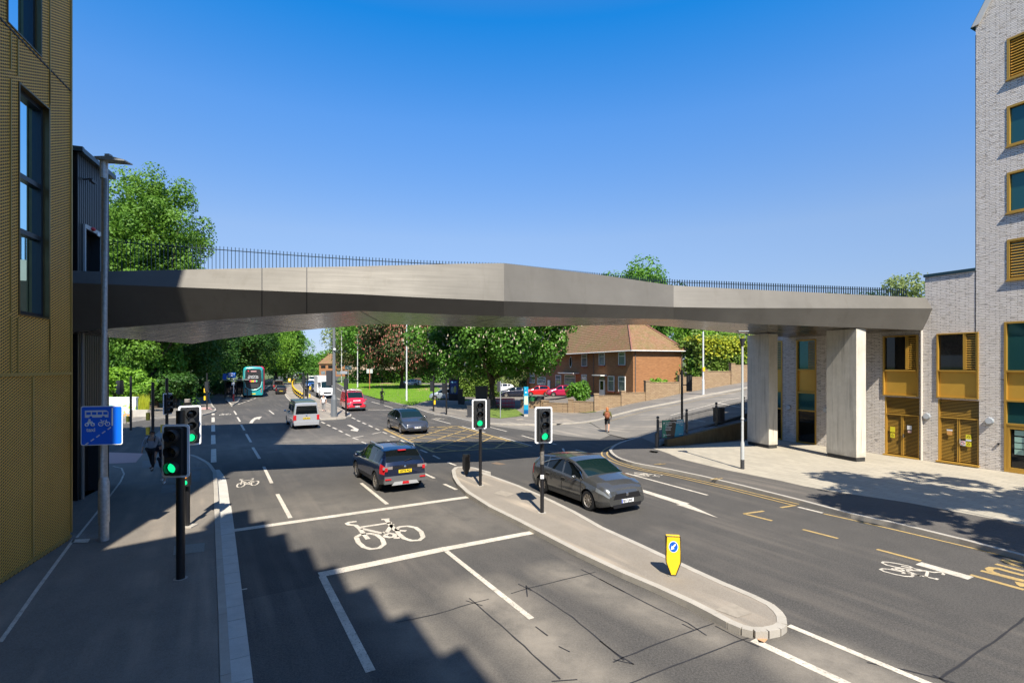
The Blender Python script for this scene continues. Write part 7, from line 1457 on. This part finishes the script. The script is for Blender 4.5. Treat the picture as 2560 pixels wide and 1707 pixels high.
def person(label, loc, face, top, legs, shoes, hair, bulk=1., stride=.28, arms=((.0, .12), (.0, -.12)), h=1.72, shorts=False, sleeves=.6, hairlen=0, bare=None, skirt=None, sunglasses=False, elbows=None, jacket=None):
    """figure faces local -y; arms given as forward swing of each hand"""
    t = thing('person', label, 'person', loc, face); k = h/1.72; B = bulk
    s = stride; hz = .92*k
    # joints
    pelvis = (0, 0, hz); chest = (0, -.01, 1.28*k); neck = (0, -.01, 1.47*k); hd = (0, -.025, 1.60*k); crown = (0, -.015, 1.68*k)
    hip = lambda sd: (sd*.095*k*B, 0, .88*k); kn = lambda sd, f: (sd*.10*k, -f*.55-.05*abs(f), .49*k+(.02 if f < 0 else 0)); an = lambda sd, f: (sd*.095*k, -f*(1.0 if f > 0 else 1.05), .09*k+(.06 if f < 0 else 0)); to = lambda sd, f: (sd*.11*k, -f*(1. if f > 0 else 1.05)-.17*k, .035*k if f >= 0 else .05*k)
    sh = lambda sd: (sd*.185*k*B, 0, 1.40*k); 
    A = []
    for sd, (f, _) in zip((1, -1), arms):
        el = (sd*(.25*k*B+.02), -f*.4+.03, 1.13*k+.1*abs(f)); ha = (sd*(.24*k*B+.02), -f-.03, .88*k+.55*max(0, abs(f)-.1))
        if elbows: el, ha = elbows[0 if sd == 1 else 1]
        A.append((el, ha))
    V = [pelvis+((.13*B, .10*B),), (0, 0, 1.08*k, (.125*B, .095*B)), chest+((.155*B, .105*B),), neck+(.055,), hd+((.078, .095),), crown+((.06, .075),)]
    E_ = [(0, 1), (1, 2), (2, 3), (3, 4), (4, 5)]
    for sd, f, (el, ha) in ((1, s, A[0]), (-1, -s, A[1])):
        i = len(V); V += [hip(sd)+(.088*B,), kn(sd, f)+(.058,), an(sd, f)+(.038,), to(sd, f)+((.036, .03),)]; E_ += [(0, i), (i, i+1), (i+1, i+2), (i+2, i+3)]
        i = len(V); V += [sh(sd)+(.055,), tuple(el)+(.04,), tuple(ha)+(.028,)]; E_ += [(2, i), (i, i+1), (i+1, i+2)]
        d = Vector(ha)-Vector(el); d.normalize(); u = Vector((0, 1, 0)).cross(d); u = u.normalized() if u.length > .1 else Vector((1, 0, 0))
        j = len(V); pm_ = Vector(ha)+d*.05; V.append(tuple(pm_)+((.034, .02),)); E_.append((i+2, j))
        for q in range(4):
            o_ = pm_+Vector((0, -1, 0))*(.03-.02*q)+d*.035; e_ = o_+d*(.055-.006*abs(q-1.3))+Vector((-sd*.012, 0, 0)); a_ = len(V); V += [tuple(o_)+(.0095,), tuple(e_)+(.008,)]; E_ += [(j, a_), (a_, a_+1)]
        a_ = len(V); th = Vector(ha)+d*.03+Vector((0, -.04, 0)); V += [tuple(th)+(.011,), tuple(th+d*.03+Vector((-sd*.01, -.015, 0)))+(.009,)]; E_ += [(i+2, a_), (a_, a_+1)]
    body = skin_mesh(V, E_, 'body', SKIN, t, 0, 2)
    # face
    f_ = MB(); f_.ball((0, hd[1]-.098, hd[2]-.015), .016, 6, 4, sc=(.8, 1.1, 1.3)); f_.build('nose', SKIN, body, smooth=True)
    for sd in (-1, 1):
        e_ = MB(); e_.ball((sd*.031, hd[1]-.085, hd[2]+.012), .012, 6, 4); e_.build('eye', mat('eye_dark', (.03, .02, .02), .2), body); e_ = MB(); e_.ball((sd*.08, hd[1]+.005, hd[2]-.005), .022, 6, 4, sc=(.4, .8, 1.2)); e_.build('ear', SKIN, body, smooth=True)
    MB().box((0, hd[1]-.09, hd[2]-.052), (.04, .012, .009)).build('mouth', mat('lips', (.35, .12, .1), .5), body)
    if sunglasses: MB().box((0, hd[1]-.098, hd[2]+.012), (.13, .02, .034)).build('sunglasses', M_BLK, t)
    hr = MB(); hr.ball((0, hd[1]+.02, hd[2]+.035), .108, 14, 9, sc=(.93, 1.04, .98)); hr.v = [(x, max(y, hd[1]-.062 if z > hd[2]+.05 else hd[1]-.012), max(z, hd[2]-.03-hairlen)) for x, y, z in hr.v]; 
    if hairlen: hr.ball((0, hd[1]+.06, hd[2]-.06), .1, 10, 8, sc=(1, .7, 1.2+hairlen))
    hr.build('hair', hair, t, smooth=True)
    # shirt: torso and sleeves over the body
    o = .022
    Vt = [(0, 0, hz-.02, (.15*B+o, .115*B+o)), (0, 0, 1.08*k, (.14*B+o, .105*B+o)), (0, -.01, 1.28*k, (.16*B+o, .11*B+o)), (0, -.008, 1.42*k, (.085, .07))]; Et = [(0, 1), (1, 2), (2, 3)]
    for sd, (el, ha) in zip((1, -1), A):
        e2 = Vector(sh(sd)).lerp(Vector(el), min(1, sleeves*1.6)) if sleeves < .62 else Vector(el); i = len(Vt); Vt += [sh(sd)+(.068+.01*B,), tuple(e2)+(.062,)]; Et += [(2, i), (i, i+1)]
        if sleeves > .62: Vt.append(tuple(Vector(el).lerp(Vector(ha), min(.97, (sleeves-.5)*2)))+(.045,)); Et.append((i+1, i+2))
    skin_mesh(Vt, Et, 'shirt', top, t, 0, 2)
    Vl = [(0, 0, hz+.03, (.135*B+.02, .105*B+.02))]; El = []
    for sd, f in ((1, s), (-1, -s)):
        i = len(Vl); K_ = Vector(kn(sd, f)); Hp = Vector(hip(sd))
        Vl += [tuple(Hp)+(.105*B,), tuple(K_ if not shorts else Hp.lerp(K_, .88))+(.075 if not shorts else .09,)]; El += [(0, i), (i, i+1)]
        if not shorts: Vl.append(tuple(K_.lerp(Vector(an(sd, f)), .93))+(.055,)); El.append((i+1, i+2))
    skin_mesh(Vl, El, 'shorts' if shorts else 'trousers', legs, t, 0, 2)
    for sd, f in ((1, s), (-1, -s)):
        a_ = Vector(an(sd, f)); b_ = Vector(to(sd, f)); skin_mesh([tuple(a_+Vector((0, .03, -.035)))+(.046,), tuple((a_+b_)/2+Vector((0, 0, -.015)))+(.046,), tuple(b_)+(.038,)], [(0, 1), (1, 2)], 'shoe', shoes, t, 0, 1)
    if skirt: q = MB(); q.tube([(0, 0, .95*k), (0, 0, .7*k), (0, 0, .5*k)], [.15, .24, .33], 12); q.build('skirt', skirt, t, smooth=True)
    return t
def fb(label, p, facing, col, back=.12, w=.32, h=.45, z=1.2):   # rucksack worn by a person
    t = thing('rucksack', label, 'bag', (p[0], p[1], p[2]), facing); q = MB(); q.ball((0, back+.05, z), .5, 12, 8, sc=(w, .26, h)); q.build('bag', col, t, smooth=True)
    q = MB(); q.ball((0, back+.17, z-.08), .3, 10, 6, sc=(.42, .2, .4)); q.build('front_pocket', col, t, smooth=True)
    q = MB(); [q.tube([(s_*.13, back, z+.2), (s_*.13, -.02, z+.27), (s_*.14, -.15, z+.1), (s_*.15, -.05, z-.15)], .018, 6) for s_ in (-1, 1)]; q.build('straps', col, t); return t
BLKC = mat('black_cloth', (.012, .012, .014), .85); GREYC = mat('grey_cloth', (.33, .35, .40), .85, noise_s=20, noise_a=.06); NAVYC = mat('navy_cloth', (.010, .013, .024), .85); WHC = mat('white_cloth', (.75, .75, .76), .8); OLC = mat('olive_cloth', (.10, .10, .03), .85); WSH = mat('white_shoe', (.7, .7, .7), .6); BLS = mat('black_shoe', (.012, .012, .012), .6)
p = G('A4', (790, 1135), .12); wm = person('woman in a grey sweatshirt, black leggings and sunglasses walking with her hair tied back', p, rad(12), GREYC, BLKC, BLS, HAIR_B, bulk=1.28, h=1.70, sleeves=.75, sunglasses=True, stride=.2, arms=((-.1, 0), (.12, 0)))
fb('black rucksack on the back of the woman in the grey sweatshirt', p, rad(12), BLKC, .14)
p = G('A4', (980, 1340), .12); person('man in a dark navy shirt and shorts half hidden behind the near signal', p, rad(15), NAVYC, NAVYC, WSH, HAIR_B, h=1.74, shorts=True, sleeves=.5, stride=.22, bulk=1.08)
p = G('A3', (1950, 1160), .12); person('man in a white T-shirt and grey trousers standing on the far island', p, rad(8), WHC, mat('grey_trousers', (.20, .20, .20), .85), WSH, HAIR_B, h=1.66, sleeves=.45, stride=.1); fb('dark rucksack worn by the man in the white shirt', p, rad(8), BLKC, .12, .24, .36)
p = G('G1', (625, 1362), .0); pf = rad(168); person('ginger haired person in black shorts walking across the side road mouth', p, pf, OLC, BLKC, BLS, HAIR_G, h=1.76, shorts=True, sleeves=.7, stride=.26, hairlen=.1, elbows=(((.27, -.1, 1.2), (.2, -.25, 1.42)), ((-.27, .02, 1.15), (-.25, -.15, .95)))); fb('brown patterned rucksack worn by the ginger haired walker', p, pf, mat('rust_canvas', (.22, .07, .03), .85, noise_s=14, noise_a=.5), .13, .4, .55, 1.22)
p = G('A3b', (1880, 1012), .12); person('person in a white dress walking away under the trees', p, rad(175), WHC, WHC, BLS, WHC, h=1.6, shorts=True, sleeves=.7, stride=.15, skirt=WHC)
for px, Yd, c, lb_ in ((577, 71, BLKC, 'person in dark clothes waiting beside the bus shelter'), (583, 73, mat('maroon_cloth', (.10, .02, .03), .9), 'person in a maroon top waiting at the bus stop')): person(lb_, (*xy(px, Yd), .12), rad(20), c, BLKC, BLS, HAIR_B, stride=.05)
# cyclist
p = G('Z4', (1610, 1062)); cy = thing('bicycle', 'bicycle ridden along the kerb beside the lawn', 'bicycle', p, math.atan2(-.89, .46))
q = MB()
def tor(mb, cx, r, w): mb.tube([(cx+r*math.cos(a_*.3927), 0, r+.02+r*math.sin(a_*.3927)) for a_ in range(17)], w, 6, cap=False)
for cx in (.52, -.52): q = MB(); tor(q, cx, .33, .025); [q.cyl((cx, 0, .35), (cx+.33*math.cos(a_*.785), 0, .35+.33*math.sin(a_*.785)), .004, n=3) for a_ in range(8)]; q.build('wheel', M_RUB, cy)
q = MB(); [q.cyl(a_, b_, .022, n=6) for a_, b_ in (((-.52, 0, .35), (-.12, 0, .35)), ((-.12, 0, .35), (-.22, 0, .9)), ((-.2, 0, .82), (.33, 0, .88)), ((-.12, 0, .35), (.33, 0, .82)), ((.33, 0, .95), (.52, 0, .35)), ((-.52, 0, .35), (-.2, 0, .8)))]; q.cyl((.3, -.3, 1.05), (.3, .3, 1.05), .018); q.cyl((.33, 0, .9), (.3, 0, 1.05), .02); q.build('frame', M_BLK, cy); MB().box((-.22, 0, .94), (.26, .14, .05)).build('saddle', M_BLK, cy)
rd = thing('person', 'cyclist in black clothes and helmet riding towards the junction', 'person', p, math.atan2(-.89, .46))
V = [(-.2, 0, 1.0, (.14, .12)), (-.05, 0, 1.25, (.14, .12)), (.1, 0, 1.47, (.17, .11)), (.17, 0, 1.6, .055), (.2, 0, 1.74, (.085, .1)), (.2, 0, 1.82, .06), (.05, .13, .75, .085), (-.02, .13, .35, .045), (.09, .14, .28, .035), (.1, -.13, .92, .085), (.02, -.13, .55, .045), (.13, -.14, .48, .035), (.1, .2, 1.45, .06), (.2, .27, 1.22, .042), (.3, .24, 1.06, .03), (.1, -.2, 1.45, .06), (.2, -.27, 1.22, .042), (.3, -.24, 1.06, .03)]
skin_mesh(V, [(0, 1), (1, 2), (2, 3), (3, 4), (4, 5), (0, 6), (6, 7), (7, 8), (0, 9), (9, 10), (10, 11), (2, 12), (12, 13), (13, 14), (2, 15), (15, 16), (16, 17)], 'body', BLKC, rd); q = MB(); q.ball((.2, 0, 1.80), .13, 10, 7, sc=(1.1, .9, .8)); q.build('helmet', M_BLK, rd, smooth=True); q = MB(); q.ball((.275, 0, 1.72), .05, 8, 6, sc=(.6, 1.1, 1.3)); q.build('face', SKIN, rd, smooth=True)
